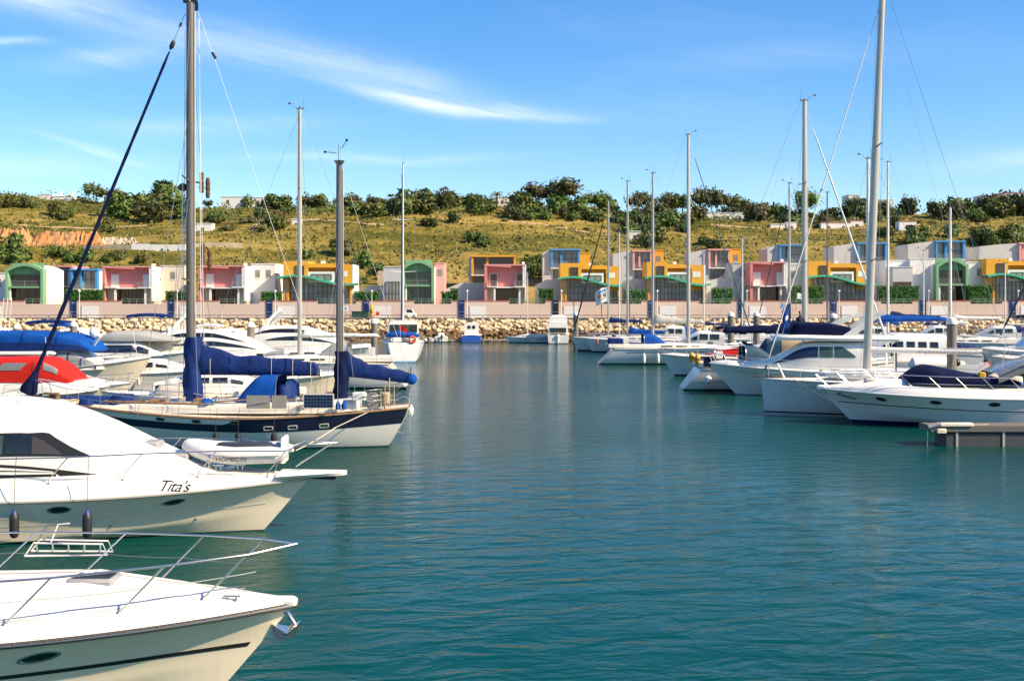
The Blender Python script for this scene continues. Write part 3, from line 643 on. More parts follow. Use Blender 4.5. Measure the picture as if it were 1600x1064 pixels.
def pink_house(px0, px1, ytop, d, label, pm=PINK, shutters=False):
    w = (px1-px0)/F*d; H = wz(ytop, d)-GROUND; t = hroot('pink_house', label, px0, d); h1 = H*.47
    b = MB(); b.box(0, w, 1.3, 9, h1, H-.2); b.build('upper_wall', pm, t, 0)
    b = MB(); b.box(w-.35, w, 0, 1.3, h1, H-.2); b.box(w, w+.25, -.02, 9.02, .9, H-.1); b.build('side_wall', STUC, t, 0)
    b = MB(); b.box(0, .45, -.05, 1.3, 0, H-.2); b.build('side_fin', pm, t, 0)
    b = MB(); b.prism([(0, H-.2), (w*.66, H-.2), (w*.66, H-.55), (.45, H-.32), (0, H-.32)], -.08, 1.4); b.box(w*.66, w, .9, 1.3, H-.55, H-.2); b.build('roof_overhang', pm, t, 0)
    b = MB(); b.box(-.05, w+.1, -.1, 9.05, H-.2, H); b.build('roof', PINKL if pm is PINK else pm, t, 0)
    b = MB(); b.box(0, w, .1, 1.5, h1-.22, h1); b.build('floor_slab', STUC, t, 0)
    for xa, xb in ((.45, w*.30), (w*.74, w)):
        b = MB(); b.box(xa, xb, -.25, 1.3, h1-.1, h1+.08); b.build('balcony', STUC, t, 0); rails(t, xa+.05, xb-.05, h1+.08, h1+.95, -.2)
    for xa in (w*.14, w*.80):
        b = MB(); b.box(xa, xa+1.15, 1.2, 1.28, h1+.1, h1+2.2); do = b.build('balcony_door', BGLASS if shutters else FRAMEW, t, 0)
        b = MB(); b.box(xa-.08, xa, 1.17, 1.3, h1+.08, h1+2.28); b.box(xa+1.15, xa+1.23, 1.17, 1.3, h1+.08, h1+2.28); b.box(xa, xa+1.15, 1.17, 1.3, h1+2.2, h1+2.28); b.build('door_frame', FRAMEW, do, 0)
    glazing(t, w*.24, w*.86, .1, h1-.3, 1.7, 8, 1, BGLASS, BROWN, .06)
    b = MB(); b.box(0, w*.24, 1.6, 2, 0, h1-.22); b.build('ground_wall', CREAM, t, 0); b = MB(); b.box(w*.86, w+.2, 1.6, 8.9, 0, h1-.22); b.build('ground_wall', CREAM, t, 0)
    for xx in (w*.25, w*.87): b = MB(); b.box(xx-.16, xx+.16, .2, .5, 0, h1-.22); b.build('column', STUC, t, 0)
    b = MB(); b.box(w*.93, w*.93+.5, 2, 2.6, H, H+.5); b.build('chimney', STUC, t, 0)
    for k in range(2): b = MB(); b.box(w+.25, w+.28, 4+k*1.2, 4.35+k*1.2, H-2.4, H-1.9); b.build('window', FRAME, t, 0)
def arch_house(px0, px1, ytop, d, label, grp=None, z=GROUND, shade=WGLASS):
    w = (px1-px0)/F*d; H = wz(ytop, d)-z; t = hroot('green_house', label, px0, d, z); h1 = H*.46; sp = H*.84
    def arc(x0, x1, zs, zt, n=14): return [(lerp(x0, x1, i/n), zs+(zt-zs)*sin(pi*(.12+.76*i/n))-(zt-zs)*sin(pi*.12)) for i in range(n+1)]
    outer = [(0, 0)]+arc(0, w, sp, H+.35)+[(w, 0)]; inner = [(.42, 0)]+arc(.42, w-.42, sp-.35, H-.1)+[(w-.42, 0)]
    b = MB(); n = len(outer)
    for y in (0, 1.5): b.add([(p[0], y, p[1]) for p in outer]+[(p[0], y, p[1]) for p in inner], [(i, i+1, n+i+1, n+i) for i in range(n-1)])
    b.grid([[(p[0], y, p[1]) for p in outer] for y in (0, 1.5)]); b.grid([[(p[0], y, p[1]) for p in inner] for y in (0, 1.5)])
    b.build('arched_frame', GREEN, t, 30)
    b = MB(); b.box(.42, w-.42, .12, 1.5, h1-.3, h1); b.build('balcony_slab', GREEN, t, 0)
    b = MB(); b.box(.42, w-.42, 1.5, 1.7, sp-.9, H-.1); b.build('gable', GREEN, t, 0)
    glazing(t, .5, w-.5, h1, sp-.9, 1.45, 4, 2, shade); glazing(t, .5, w-.5, .05, h1-.3, 1.45, 4, 1, shade)
    b = MB(); o2 = [(.03, 0)]+arc(.03, w-.03, sp, H+.28)+[(w-.03, 0)]; b.prism(o2, 1.52, 9.0); b.build('wall', STUC, t, 30)
    rails(t, .5, w-.5, h1, h1+.9, .25)
    b = MB(); b.box(.55, .8, .3, .55, 0, h1-.3); b.build('column', STUC, t, 0); return t, w, H
def wave_house(px0, px1, ytop, d, label):
    w = (px1-px0)/F*d; H = wz(ytop, d)-GROUND; t = hroot('orange_house', label, px0, d); hr = H*.62
    b = MB(); b.box(0, w*.36, 1.0, 8, hr, H); b.box(w*.36, w*.78, 2.4, 8, hr*.8, H*.93); b.box(w*.78, w, 1.0, 8, hr*.6, H*.93); b.box(w*.36, w*.78, 1.0, 2.4, H*.86, H*.95); b.build('upper_wall', ORNG, t, 0)
    b = MB(); b.box(w*.36, w*.74, 1.05, 2.3, hr*.86, hr*1.24); b.box(w*.80, w*.93, .96, 1.0, hr*1.06, hr*1.26); b.build('white_panel', STUC, t, 0)
    glazing(t, w*.17, w*.30, hr*1.05, H*.90, .95, 1, 1, BGLASS); glazing(t, w*.40, w*.70, hr*.95, hr*1.15, 1.0, 3, 1)
    for xa, xb, zz in ((.05, .35, hr), (.75, 1.05, hr), (w-.3, w, hr*.75)): b = MB(); b.box(xa, xb, .1, 1.3, 0, zz); b.build('pillar', ORNG, t, 0)
    b = MB(); b.box(.35, .75, .35, 1.3, 0, hr); b.build('entrance_wall', CREAM, t, 0)
    def roofz(q): return hr*(.96+.115*sin(pi*(q*1.55+.12))-.12*q)
    xs = frange(-.06, 1.08, 30)
    b = MB(); x0, x1 = 1.05, w-.3; xsg = frange(x0, x1, 14)
    b.add([(x, 1.3, 0) for x in xsg]+[(x, 1.3, roofz(x/w)) for x in xsg], [(i, i+1, 15+i, 14+i) for i in range(13)]); go = b.build('glazing', WGLASS, t, 0)
    f = MB()
    for i, x in enumerate(xsg): f.box(x-.045, x+.045, 1.22, 1.29, 0, roofz(x/w))
    for q in (.24, .48, .72): f.box(x0, x1, 1.225, 1.285, hr*q-.045, hr*q+.045)
    f.build('mullions', FRAME, go, 0)
    b = MB(); b.grid([[(q*w, y, roofz(q)+dz) for q in xs] for (y, dz) in ((-1.1, 0), (-1.1, .34), (1.9, .34), (1.9, 0), (-1.1, 0))]); b.build('wave_roof', TEALR, t, 40)
    b = MB(); b.box(w-.02, w+.2, 1.0, 8.02, 0, H*.93); b.build('side_wall', STUC, t, 0)
    b = MB(); b.box(w*.5, w*.56, 4, 4.6, H*.93, H*1.02); b.build('chimney', STUC, t, 0)
def frame_house(px0, px1, ytop, d, z, label, fmx, lw=0.35, name='framed_house', gm=WGLASS, side=None):
    w = (px1-px0)/F*d; H = wz(ytop, d)-z; t = hroot(name, label, px0, d, z); a = w*lw; hz = min(H-1.2, 3.4)
    b = MB(); b.box(a, w, .9, 8, 0, H-.25); b.build('wall', STUC if not side else side, t, 0)
    b = MB(); b.prism([(0, 0), (a, 0), (a, H-.15), (a*.55, H-.3), (0, H-.75)], .5, 8); b.build('side_block', STUCG, t, 0)
    b = MB(); b.box(a, a+.4, 0, 1.0, H-hz-.2, H-.3); b.box(w-.4, w, 0, 1.0, H-hz-.2, H-.3); b.box(a-.1, w+.1, -.15, 8.1, H-.3, H); b.box(a+(w-a)*.36-.18, a+(w-a)*.36+.18, .3, .9, H-hz, H-.3); b.build('frame', fmx, t, 0)
    b = MB(); b.box(a, w, -.1, 1.0, H-hz-.4, H-hz-.2); b.build('balcony', STUC, t, 0)
    glazing(t, a+.4, w-.4, H-hz-.2, H-.3, .8, 4, 2, gm); rails(t, a+.4, w-.4, H-hz-.2, H-hz+.6, .05)
    if H-hz > 2.6: glazing(t, a+.5, w-.4, .2, H-hz-.6, .85, 4, 1, gm)
arch_house(8, 67, 410, 192, 'green arched two storey house at the far left', shade=BGLASS)
pink_house(160, 236, 416, 193, 'pink house with white side left of the tall dark mast'); pink_house(310, 381, 415, 193, 'pink house just right of the tall dark mast')
wave_house(441, 549, 408, 193, 'orange house with wavy green roof behind the dark mizzen mast')
arch_house(628, 678, 405, 192, 'green arched house behind the blue wrapped mast', shade=GLASSG)
pink_house(757, 820, 413, 192, 'pink house with brown shuttered doors in the middle', shutters=True)
wave_house(876, 968, 411, 192, 'orange house with wavy green roof below the blue framed house'); wave_house(1012, 1102, 409, 192, 'orange house with wavy green roof behind the tall silver mast')
pink_house(1172, 1228, 409, 192, 'right hand pink house behind the navy covered boom'); wave_house(1266, 1362, 408, 193, 'orange house with wavy green roof behind the tallest mast')
arch_house(1463, 1513, 402, 192, 'green arched house at right of the big grey piling', shade=BGLASS); wave_house(1545, 1640, 404, 192, 'orange house with wavy green roof at the right edge')
def upz(px, y): p = hit(px, y); return p.z
frame_house(848, 906, 389, 218, 9.2, 'white house with bright blue frame on the upper row', BLUEF, .22); frame_house(958, 1019, 391, 220, 9.4, 'white house with pink frame behind the twin masts', PINKL, .50)
frame_house(1078, 1141, 389, 220, 9.4, 'white house with pink frame right of the tall silver mast', PINKL, .46); frame_house(1200, 1259, 382, 218, 9.4, 'white house with blue frame left of the furled white sail', BLUEF, .30)
frame_house(1304, 1386, 379, 218, 9.4, 'white house with blue frame behind the tallest mast', BLUEF, .44); frame_house(1420, 1508, 376, 218, 9.4, 'white house with blue frame above the right green arched house', BLUEF, .48)
frame_house(1532, 1612, 379, 218, 9.4, 'white house with pink frame at the right edge of the upper row', PINKL, .76)
frame_house(732, 806, 399, 212, 8.0, 'orange framed house behind the middle pink house', ORNG, .06, side=ORNG, gm=BGLASS)
frame_house(104, 152, 420, 203, 5.4, 'white house with blue trim between the green and the pink house', BLUEF, .12); frame_house(76, 112, 415, 204, 5.4, 'narrow house with pink panel beside the green arched house', PINK, .1, side=STUC)
def block_house(px0, px1, ytop, d, z, label, m=STUC, name='white_house', dep=7, win=2, trim=None):
    w = (px1-px0)/F*d; H = wz(ytop, d)-z; t = hroot(name, label, px0, d, z)
    b = MB(); b.box(0, w, 0, dep, 0, H); b.build('wall', m, t, 0)
    b = MB(); b.box(-.08, w+.08, -.08, dep+.08, H, H+.14); b.build('parapet', trim or m, t, 0)
    for i in range(win):
        xx = lerp(.2, w-.2, (i+.5)/win); q = MB(); q.box(xx-.4, xx+.4, -.05, .02, H-2.3, H-1.0); wo = q.build('window', WGLASS, t, 0); q = MB(); q.box(xx-.46, xx+.46, -.07, -.0, H-2.42, H-2.3); q.build('sill', FRAMEW, wo, 0)
    return t
block_house(-30, 9, 427, 196, 5.3, 'white block at the left edge beside the green arched house'); block_house(252, 288, 416, 198, 5.3, 'cream and white block right of the first pink house', CREAM, win=1)
block_house(392, 430, 413, 198, 5.3, 'white and cream block left of the orange house'); t = block_house(599, 629, 418, 191.5, 5.3, 'white glazed block attached left of the green arched house', STUCG, win=0)
glazing(t, .4, 2.7, .3, 4.2, -.06, 4, 2)
block_house(680, 694, 412, 196, 5.3, 'pale pink block right of the middle green arched house', PINKL, 'pink_block', 6, 1); block_house(905, 922, 396, 219, 9.2, 'yellow block beside the blue framed house', ORNG, 'yellow_block', 6, 0)
block_house(1020, 1037, 392, 221, 9.4, 'orange block beside the left pink framed house', ORNG, 'orange_block', 6, 1); block_house(1141, 1158, 390, 221, 9.4, 'orange block beside the right pink framed house', ORNG, 'orange_block', 6, 1)
block_house(1145, 1174, 412, 196, 5.3, 'white block left of the right hand pink house', STUCG, win=1); block_house(1384, 1430, 408, 196, 5.3, 'white house with dark glazing left of the right green arched house', STUC, win=0)
t = block_house(1395, 1426, 418, 193, 5.3, 'low glazed pavilion left of the right green arched house', STUCG, 'pavilion', 3, 0); glazing(t, .2, 3.1, .4, 4.2, -.06, 5, 1, BGLASS)
block_house(1422, 1464, 405, 195, 5.3, 'plain white wing of the right green arched house', STUC, win=0); block_house(1514, 1546, 410, 195, 5.3, 'white block between the right green house and the orange house', STUC, win=1)
block_house(1228, 1266, 414, 196, 5.3, 'white block right of the right hand pink house', STUCG, win=2)
def ramp(px0, px1, y0, y1, d, label):
    b = MB(); x0, x1 = wx(px0, d), wx(px1, d); z0, z1 = wz(y0, d), wz(y1, d); b.prism([(x0, 5), (x1, 5), (x1, z1), (lerp(x0, x1, .45), z1), (x0, z0)], d, d+.4); b.build('garden_wall', STUCG, None, 0, label=label, category='wall')
ramp(688, 758, 455, 442, 197, 'sloping white garden wall left of the middle pink house'); ramp(836, 876, 446, 437, 197, 'white garden wall left of the second orange house'); ramp(972, 1012, 440, 436, 197, 'white garden wall between the two middle orange houses'); ramp(1104, 1150, 440, 434, 197, 'white garden wall right of the third orange house'); ramp(552, 606, 462, 446, 197, 'white garden wall right of the first orange house')
# quay furniture
t = thing('small_car', 'tiny white and grey two seat car parked against the promenade wall', 'car', (wx(641, 186.3), 186.3, QZ))
prof = [(-.9, .25), (.95, .25), (1.0, .7), (.7, .85), (.35, 1.5), (-.6, 1.52), (-.9, 1.0)]
b = MB(); b.prism(prof, -.72, .72); b.build('body', STUC, t, 30)
b = MB(); b.prism([(-.55, .95), (.55, .95), (.28, 1.42), (-.52, 1.44)], -.735, .735); b.build('window', GLASS, t, 0)
for sx in (-.62, .65):
    for sy in (-.66, .66):
        b = MB(); b.tube([(sx, sy-.09, .28), (sx, sy+.09, .28)], .28, 14); wo = b.build('wheel', BLACK, t); b = MB(); b.tube([(sx, sy-.1, .28), (sx, sy+.1, .28)], .15, 10); b.build('rim', ALU, wo)
t = thing('shelter', 'brown steel frame shelter on the quay behind the white flag', 'shelter', (wx(940, 184.5), 184.5, QZ))
for q in (-4.5, 0, 4.5): b = MB(); b.box(q-.06, q+.06, -.06, .06, 0, 2.75); b.build('post', BROWN, t, 0)
b = MB(); b.box(-5.3, 5.2, -.5, .5, 2.75, 2.9); b.build('roof', BROWN, t, 0)
t = thing('waste_container', 'dark green waste container on the quay right of the mizzen mast', 'container', (wx(563, 186), 186, QZ)); b = MB(); b.rbox(-1.35, 1.35, -.5, .5, .15, 1.05, .06); b.build('body', mat('dark_green', (.02, .06, .05), .5), t); b = MB(); b.box(-1.4, 1.4, -.55, .55, 1.05, 1.15); b.build('lid', mat('dark_green', (.02, .06, .05)), t, 0)
def sign(px, py, w, h, d, m, label, m2=None):
    t = thing('sign', label, 'sign', (wx(px, d), d, QZ)); z = wz(py, d)-QZ
    b = MB(); b.tube([(0, 0.03, 0), (0, .03, z)], .03, 6); b.build('pole', GREYP, t); b = MB(); b.box(-w/2, w/2, -.02, .02, z-h/2, z+h/2); p = b.build('panel', m, t, 0)
    if m2: b = MB(); b.box(-w*.22, w*.22, -.026, -.02, z-h*.25, z+h*.25); b.build('mark', m2, p, 0)
sign(540, 482, .9, .8, 187, STUC, 'white sign with blue square on the promenade wall', BLUEF); sign(590, 490, .5, .6, 186, RED, 'small red sign beside the garage door'); sign(1222, 478, .7, 1.0, 186, GREYP, 'grey notice with blue mark left of the tall right mast', BLUEF)
t = thing('kayak', 'orange kayak stood upright behind the grey piling', 'kayak', (wx(581, 184), 184, QZ)); b = MB(); b.tube([(0, 0, 0), (0, 0, .5), (0, 0, 1.3), (0, 0, 2.0), (0, 0, 2.4)], [.08, .35, .42, .25, .04], 10); b.build('shell', YELLOW, t)
b = MB(); b.tube([(0, -.40, .9), (0, -.43, 1.2), (0, -.40, 1.45)], [.1, .14, .1], 8); b.build('cockpit', BLACK, t)
# ---------------------------------------------------------------- boat building kit (local axes: x to the bow, y to port, z up from the waterline)
def surf_normal(f, t, u):
    e = 1e-3; a = Vector(f(min(1, t+e), u))-Vector(f(max(0, t-e), u)); b = Vector(f(t, min(1, u+e)))-Vector(f(t, max(0, u-e)))
    n = a.cross(b); n = n.normalized() if n.length > 1e-12 else Vector((0, 1, 0))
    return n if n.y > 0 or (abs(n.y) < 1e-6 and n.z > 0) else -n
def both(p, s): return (p[0], p[1]*s, p[2])
def skin(b, f, nt, nu, m=0, t0=0, t1=1, u0=0, u1=1):
    for s in (1, -1): b.grid([[both(f(t, u), s) for u in frange(u0, u1, nu)] for t in frange(t0, t1, nt)], False, m)
def patch(b, f, ts, u0, u1, nu=4, off=.008, sides=(1, -1), m=0):
    """a strip lying on surface f between the curves u0(t) and u1(t), a few mm proud"""
    for s in sides:
        rows = []
        for t in ts:
            a = u0(t) if callable(u0) else u0; c = u1(t) if callable(u1) else u1
            rows.append([both(tuple(Vector(f(t, u))+surf_normal(f, t, u)*off), s) for u in frange(a, c, nu)])
        b.grid(rows, False, m)
def sheerline(p):
    L = p
    def sh(t):
        return p['zm']+(p['zb']-p['zm'])*max(0, (t-.4)/.6)**1.7+(p['zs']-p['zm'])*max(0, (.4-t)/.4)**1.6
    return sh
def hull_fn(p):
    """p: L B zb zm zs rake draft trans tm n sw; motor hulls carry chine=True"""
    L, B = p['L'], p['B']; sh = sheerline(p); dr = p.get('draft', .5); rk = p.get('rake', 1.2); tr = p.get('trans', 0.0)
    tm, n, sw = p.get('tm', .45), p.get('n', 2.2), p.get('sw', .8); ch = p.get('chine', False); pm, pb = p.get('pm', .28), p.get('pb', .85)
    def plan(t):
        return sw+(1-sw)*sin(pi/2*min(1, t/tm)) if t < tm else max(0.0, 1-((t-tm)/(1-tm))**n)
    def f(t, u):
        s = sh(t); z = -dr+(s+dr)*u
        xs = -L/2+tr*u; xe = L/2-rk*(1-u)**p.get('rp', 1.15); x = xs+(xe-xs)*t
        if ch:
            uc = .26+.36*t*t; yc = .90-.50*t**3
            if u < uc: y = yc*(u/uc)**.8
            else:
                q = (u-uc)/(1-uc); y = lerp(yc+.02*(1-t), 1, q**(1+.7*t))
        else: y = u**(pm+(pb-pm)*t**3)
        return (x, B/2*plan(t)*y, z)
    return f
def add_hull(root, p, mats, nt=26, nu=14, deckm=None, camber=.10, rub=None, deck=True):
    f = hull_fn(p); b = MB(); skin(b, f, nt, nu)
    tr = [f(0, u) for u in frange(0, 1, nu)]
    b.grid([[both(q, 1) for q in tr], [both(q, -1) for q in tr]])
    b.build('hull', mats, root, 32)
    if deck:
        b = MB(); rows = []
        for t in frange(0, 1, nt):
            x, y, z = f(t, 1); rows.append([(x, y*k, z+camber*(1-k*k)*min(1, y)) for k in frange(1, -1, 9)])
        b.grid(rows); b.build('deck', deckm or DECK, root, 32)
    if rub:
        b = MB()
        for s in (1, -1): b.tube([both(tuple(Vector(f(t, 1))+Vector((0, .01, -.02))), s) for t in frange(0, 1, 30)], rub[0], 6)
        b.build('rub_rail', rub[1], root)
    return f
def cabin_fn(st, e1=.45, e2=.55, k=2.0):
    """st: stations (x, half width, base z, top z), aft to fore; u=0 at the foot of the side, 1 on the centreline"""
    def f(t, u):
        x = lerp(st[0][0], st[-1][0], t); w = interp([(s[0], s[1]) for s in st], x); zb = interp([(s[0], s[2]) for s in st], x); zt = interp([(s[0], s[3]) for s in st], x)
        th = u**k*pi/2; return (x, w*max(0, cos(th))**e1, zb+(zt-zb)*sin(th)**e2)
    return f
def smooth_st(st, n=20):
    xs = frange(st[0][0], st[-1][0], n); out = []
    for x in xs:
        row = [x]
        for k in (1, 2, 3):
            tab = [(s[0], s[k]) for s in st]; d = (xs[-1]-xs[0])*.035
            row.append((interp(tab, x-d)+interp(tab, x)*2+interp(tab, x+d))/4)
        out.append(tuple(row))
    return out
def add_cabin(root, name, st, m, e1=.45, e2=.55, nt=22, nu=12, smooth=True, ang=40, k=2.0):
    f = cabin_fn(smooth_st(st) if smooth else st, e1, e2, k); b = MB(); skin(b, f, nt, nu)
    for t in (0, 1): q = [f(t, u) for u in frange(0, 1, nu)]; b.grid([[both(a, 1) for a in q], [both(a, -1) for a in q]])
    b.build(name, m, root, ang); return f
def windows(root, f, specs, m=GLASS, name='window', off=.012, frame=None):
    """specs: (t0, t1, u0, u1[, rake]) panes on both sides; each pane is a part"""
    for sp in specs:
        t0, t1, u0, u1 = sp[:4]; k = sp[4] if len(sp) > 4 else 0.0
        for s in (1, -1):
            b = MB(); rows = []
            for q in frange(0, 1, 8):
                row = []
                for w in frange(0, 1, 4):
                    t = lerp(t0, t1, q)+k*w*(q if k < 0 else 1) ; t = min(1, max(0, t)); u = lerp(u0, u1, w)
                    row.append(both(tuple(Vector(f(t, u))+surf_normal(f, t, u)*off), s))
                rows.append(row)
            b.grid(rows); b.build(name, m, root, 50)
def rail(root, top, base_pairs, r=.016, mid=None, name='bow_rail', m=None):
    b = MB(); b.tube(top, r, 6); b.build(name, m or STEEL, root)
    if mid: b = MB(); b.tube(mid, r*.6, 5); b.build('lifeline', m or STEEL, root)
    for (a, c) in base_pairs:
        b = MB(); b.tube([a, c], r*.85, 6); b.tube([a, (a[0], a[1], a[2]+.02)], r*2.0, 6); b.build('stanchion', m or STEEL, root)
def hull_rail(root, f, t0, t1, n, h, inset=.06, r=.014, lean=.0, mid=True, bow=True, m=None):
    """pulpit and lifelines following the sheer on both sides"""
    for s in (1, -1):
        ts = frange(t0, t1, n); base = []; top = []
        for t in ts:
            x, y, z = f(t, 1); y = max(.03, y-inset); base.append((x-.02, s*y, z+.02)); top.append((x+lean*h, s*(y+.04), z+h))
        if bow: x, y, z = f(1, 1); top = top+[(x+lean*h+.05, 0, z+h)]
        rail(root, top, list(zip(base, top)), r, [((a[0]+c[0])/2, (a[1]+c[1])/2, (a[2]+c[2])/2) for a, c in zip(base, top)] if mid else None, m=m)
def tubes(root, name, paths, r, m, n=5, each=True):
    if each:
        for p in paths: b = MB(); b.tube(p, r, n); b.build(name, m, root)
    else:
        b = MB(); [b.tube(p, r, n) for p in paths]; b.build(name, m, root)
def project_text(root, hullobj_f, text, size, t, u, side, m, name='lettering', shear=0.25, flip=False, ext=.016, sp=1.0):
    """lettering laid on surface f at (t,u): text vertices are dropped onto the surface along its normal"""
    c = bpy.data.curves.new('txt', 'FONT'); c.body = text; c.size = size; c.shear = shear; c.align_x = 'CENTER'; c.align_y = 'CENTER'; c.resolution_u = 3; c.space_character = sp
    o = bpy.data.objects.new('txt', c); COL.objects.link(o); bpy.context.view_layer.update()
    me = bpy.data.meshes.new_from_object(o.evaluated_get(bpy.context.evaluated_depsgraph_get())); bpy.data.objects.remove(o)
    P = Vector(both(hullobj_f(t, u), side)); n = surf_normal(hullobj_f, t, u); n.y *= side
    ex = Vector((1, 0, 0)) * (-side if True else 1); ex = (ex-n*ex.dot(n)).normalized(); ez = n.cross(ex); 
    if ez.z < 0: ez = -ez
    b = MB(); skin(b, hullobj_f, 60, 24); bv = BVHTree.FromPolygons([Vector(v) for v in b.v], b.f)
    for v in me.vertices:
        q = P+ex*v.co.x+ez*v.co.y; h = bv.ray_cast(q+n*1.0, -n)[0]; v.co = (h if h is not None else q)+n*ext
    me.materials.clear(); me.materials.append(m); return link(name, me, root)
def oval(root, f, t, u, a, c, side, m=GLASS, rim=STEEL, name='portlight', power=2.0):
    P = Vector(both(f(t, u), side)); n = surf_normal(f, t, u); n.y *= side
    ex = Vector((1, 0, 0)); ex = (ex-n*ex.dot(n)).normalized(); ez = n.cross(ex); ez = ez if ez.z > 0 else -ez
    def pt(k, q, off):
        ang = 2*pi*k/20; cx, cz = cos(ang), sin(ang); return P+ex*(abs(cx)**(2/power)*math.copysign(1, cx)*a*q)+ez*(abs(cz)**(2/power)*math.copysign(1, cz)*c*q)+n*off
    b = MB(); b.grid([[pt(k, 1.0, -.03) for k in range(20)], [pt(k, 1.0, .022) for k in range(20)], [pt(k, .82, .026) for k in range(20)], [pt(k, .80, .008) for k in range(20)]], True); o = b.build(name, rim, root, 40)
    b = MB(); b.add([pt(k, .83, .012) for k in range(20)], [tuple(range(20))]); b.build('pane', m, o, 0)
def sag(a, c, d, n=7):
    a, c = Vector(a), Vector(c); return [a.lerp(c, i/(n-1))+Vector((0, 0, -d*4*(i/(n-1))*(1-i/(n-1)))) for i in range(n)]
def rig(root, mx, zd, zt, r, m, xb, zb, xs, zs, hb, spreaders=(.38, .68), furl=None, fr=.07, fst=.96, rake=0.0, back=True, fb=.05):
    H = zt-zd; ax = lambda q: mx-rake*q
    b = MB(); rows = []
    for q in (0, .55, .9, 1):
        k = r*(1 if q < .7 else .78); rows.append([(ax(q)+k*1.25*cos(2*pi*j/12), k*.8*sin(2*pi*j/12), zd+H*q) for j in range(12)])
    b.grid(rows, True, 0, True); b.build('mast', m, root)
    b = MB(); b.box(ax(1)-.32, ax(1)+.22, -.05, .05, zt, zt+.07); b.tube([(ax(1)-.25, 0, zt), (ax(1)-.25, 0, zt+.75)], .014, 5); b.tube([(ax(1)+.18, 0, zt), (ax(1)+.45, 0, zt+.35), (ax(1)+.75, 0, zt+.35)], .013, 5)
    b.box(ax(1)+.62, ax(1)+.80, -.01, .01, zt+.32, zt+.46); b.ball((ax(1), 0, zt+.14), .07, 8); b.build('masthead', ALUD, root)
    ends = []
    for k, q in enumerate(spreaders):
        L = hb*(.62-.13*k); z = zd+H*q
        for s in (1, -1):
            b = MB(); b.tube([(ax(q), 0, z), (ax(q)-.18, s*L, z+.08)], [r*.32, r*.2], 6); b.build('spreader', m, root)
        ends.append((ax(q)-.18, L, z+.08))
    for s in (1, -1):
        path = [(mx-.25, s*hb*.92, zd+.05)]+[(e[0], s*e[1], e[2]) for e in ends]+[(ax(1), 0, zt-.1)]
        b = MB(); b.tube(path, .010, 5); b.build('shroud', WIRE, root)
        b = MB(); b.tube([(mx+.1, s*hb*.88, zd+.05), (ax(spreaders[0]), 0, zd+H*spreaders[0]-.2)], .009, 5); b.build('shroud', WIRE, root)
    zf = zd+H*fst
    b = MB(); b.tube([(xb, 0, zb), (ax(fst)+r, 0, zf)], .011, 5); b.build('forestay', WIRE, root)
    if furl:
        A, C = Vector((xb, 0, zb)), Vector((ax(fst)+r, 0, zf)); pts = [A.lerp(C, q) for q in frange(fb, .93, 14)]
        b = MB(); b.tube(pts, [fr*.5]+[fr*(1.15-.5*i/13)*(1+.08*sin(i*2.1)) for i in range(1, 13)]+[fr*.35], 8); b.build('furled_sail', furl, root)
        b = MB(); b.tube([A.lerp(C, fb*.35), A.lerp(C, fb*.6)], fr*1.5, 10); b.build('furling_drum', BLACK, root)
    if back: b = MB(); b.tube([(xs, 0, zs), (ax(1)-.3, 0, zt)], .011, 5); b.build('backstay', WIRE, root)
    tubes(root, 'halyard', [[(mx+r*1.9, .05, zd+.6), (ax(.97)+r*1.4, .05, zd+H*.97)]], .008, ROPE, 4)
def boom(root, x0, x1, z0, z1, r, m, cover=None, hc=.55, hm=.9, wid=.22, lace=True, seed=1, droop=.0, name='sail_cover'):
    b = MB(); b.tube([(x0, 0, z0), (x1, 0, z1)], r, 8); b.build('boom', m, root)
    if cover:
        rr = random.Random(seed); b = MB(); rows = []; N = 26; K = 14
        for i in range(N):
            q = i/(N-1); x = lerp(x0-.02*(1 if x1 < x0 else -1), x1, q); z = lerp(z0, z1, q); h = (hc+(hm-hc)*max(0, 1-q*2.6)**1.6)*(1-.35*q*q)*(1+.05*sin(q*23+seed)); w = wid*(1-.35*q)*(1+.08*sin(q*31+seed*2))
            if i in (0, N-1): h *= .5; w *= .55
            row = []
            for j in range(K):
                a = 2*pi*j/K; c, s = cos(a), sin(a); fold = 1+.10*sin(3*a+q*17+seed)*(.5+.5*sin(q*9))
                row.append((x+rr.uniform(-.01, .01), w*s*fold*(1.0 if c < 0 else .75), z-r-.03+(h*(.5+.5*c))*(1 if c > -.9 else 1)+rr.uniform(-.008, .008)))
            rows.append(row)
        b.grid(rows, True, 0, True); b.build(name, cover, root, 60)
def dodger(root, x0, x1, w, z0, z1, m, win=VINYL, aft=.35):
    """spray hood: x0 aft edge, x1 front foot"""
    def f(t, u):
        x = lerp(x0, x1, t); q = max(0, (t-aft)/(1-aft)); top = lerp(z1, z0+.25, q**1.3); th = u*pi/2
        return (x, w*(1-.12*t)*max(0, cos(th))**.42, z0+(top-z0)*sin(th)**.5)
    b = MB(); skin(b, f, 12, 9); b.build('spray_hood', m, root, 50)
    windows(root, f, [(aft+.12, .92, .72, .98)], win, 'hood_window', .015)
    b = MB(); b.tube([both(f(0, u), 1) for u in frange(0, 1, 9)]+[both(f(0, u), -1) for u in frange(1, 0, 9)], .02, 5); b.build('hood_hoop', STEEL, root)
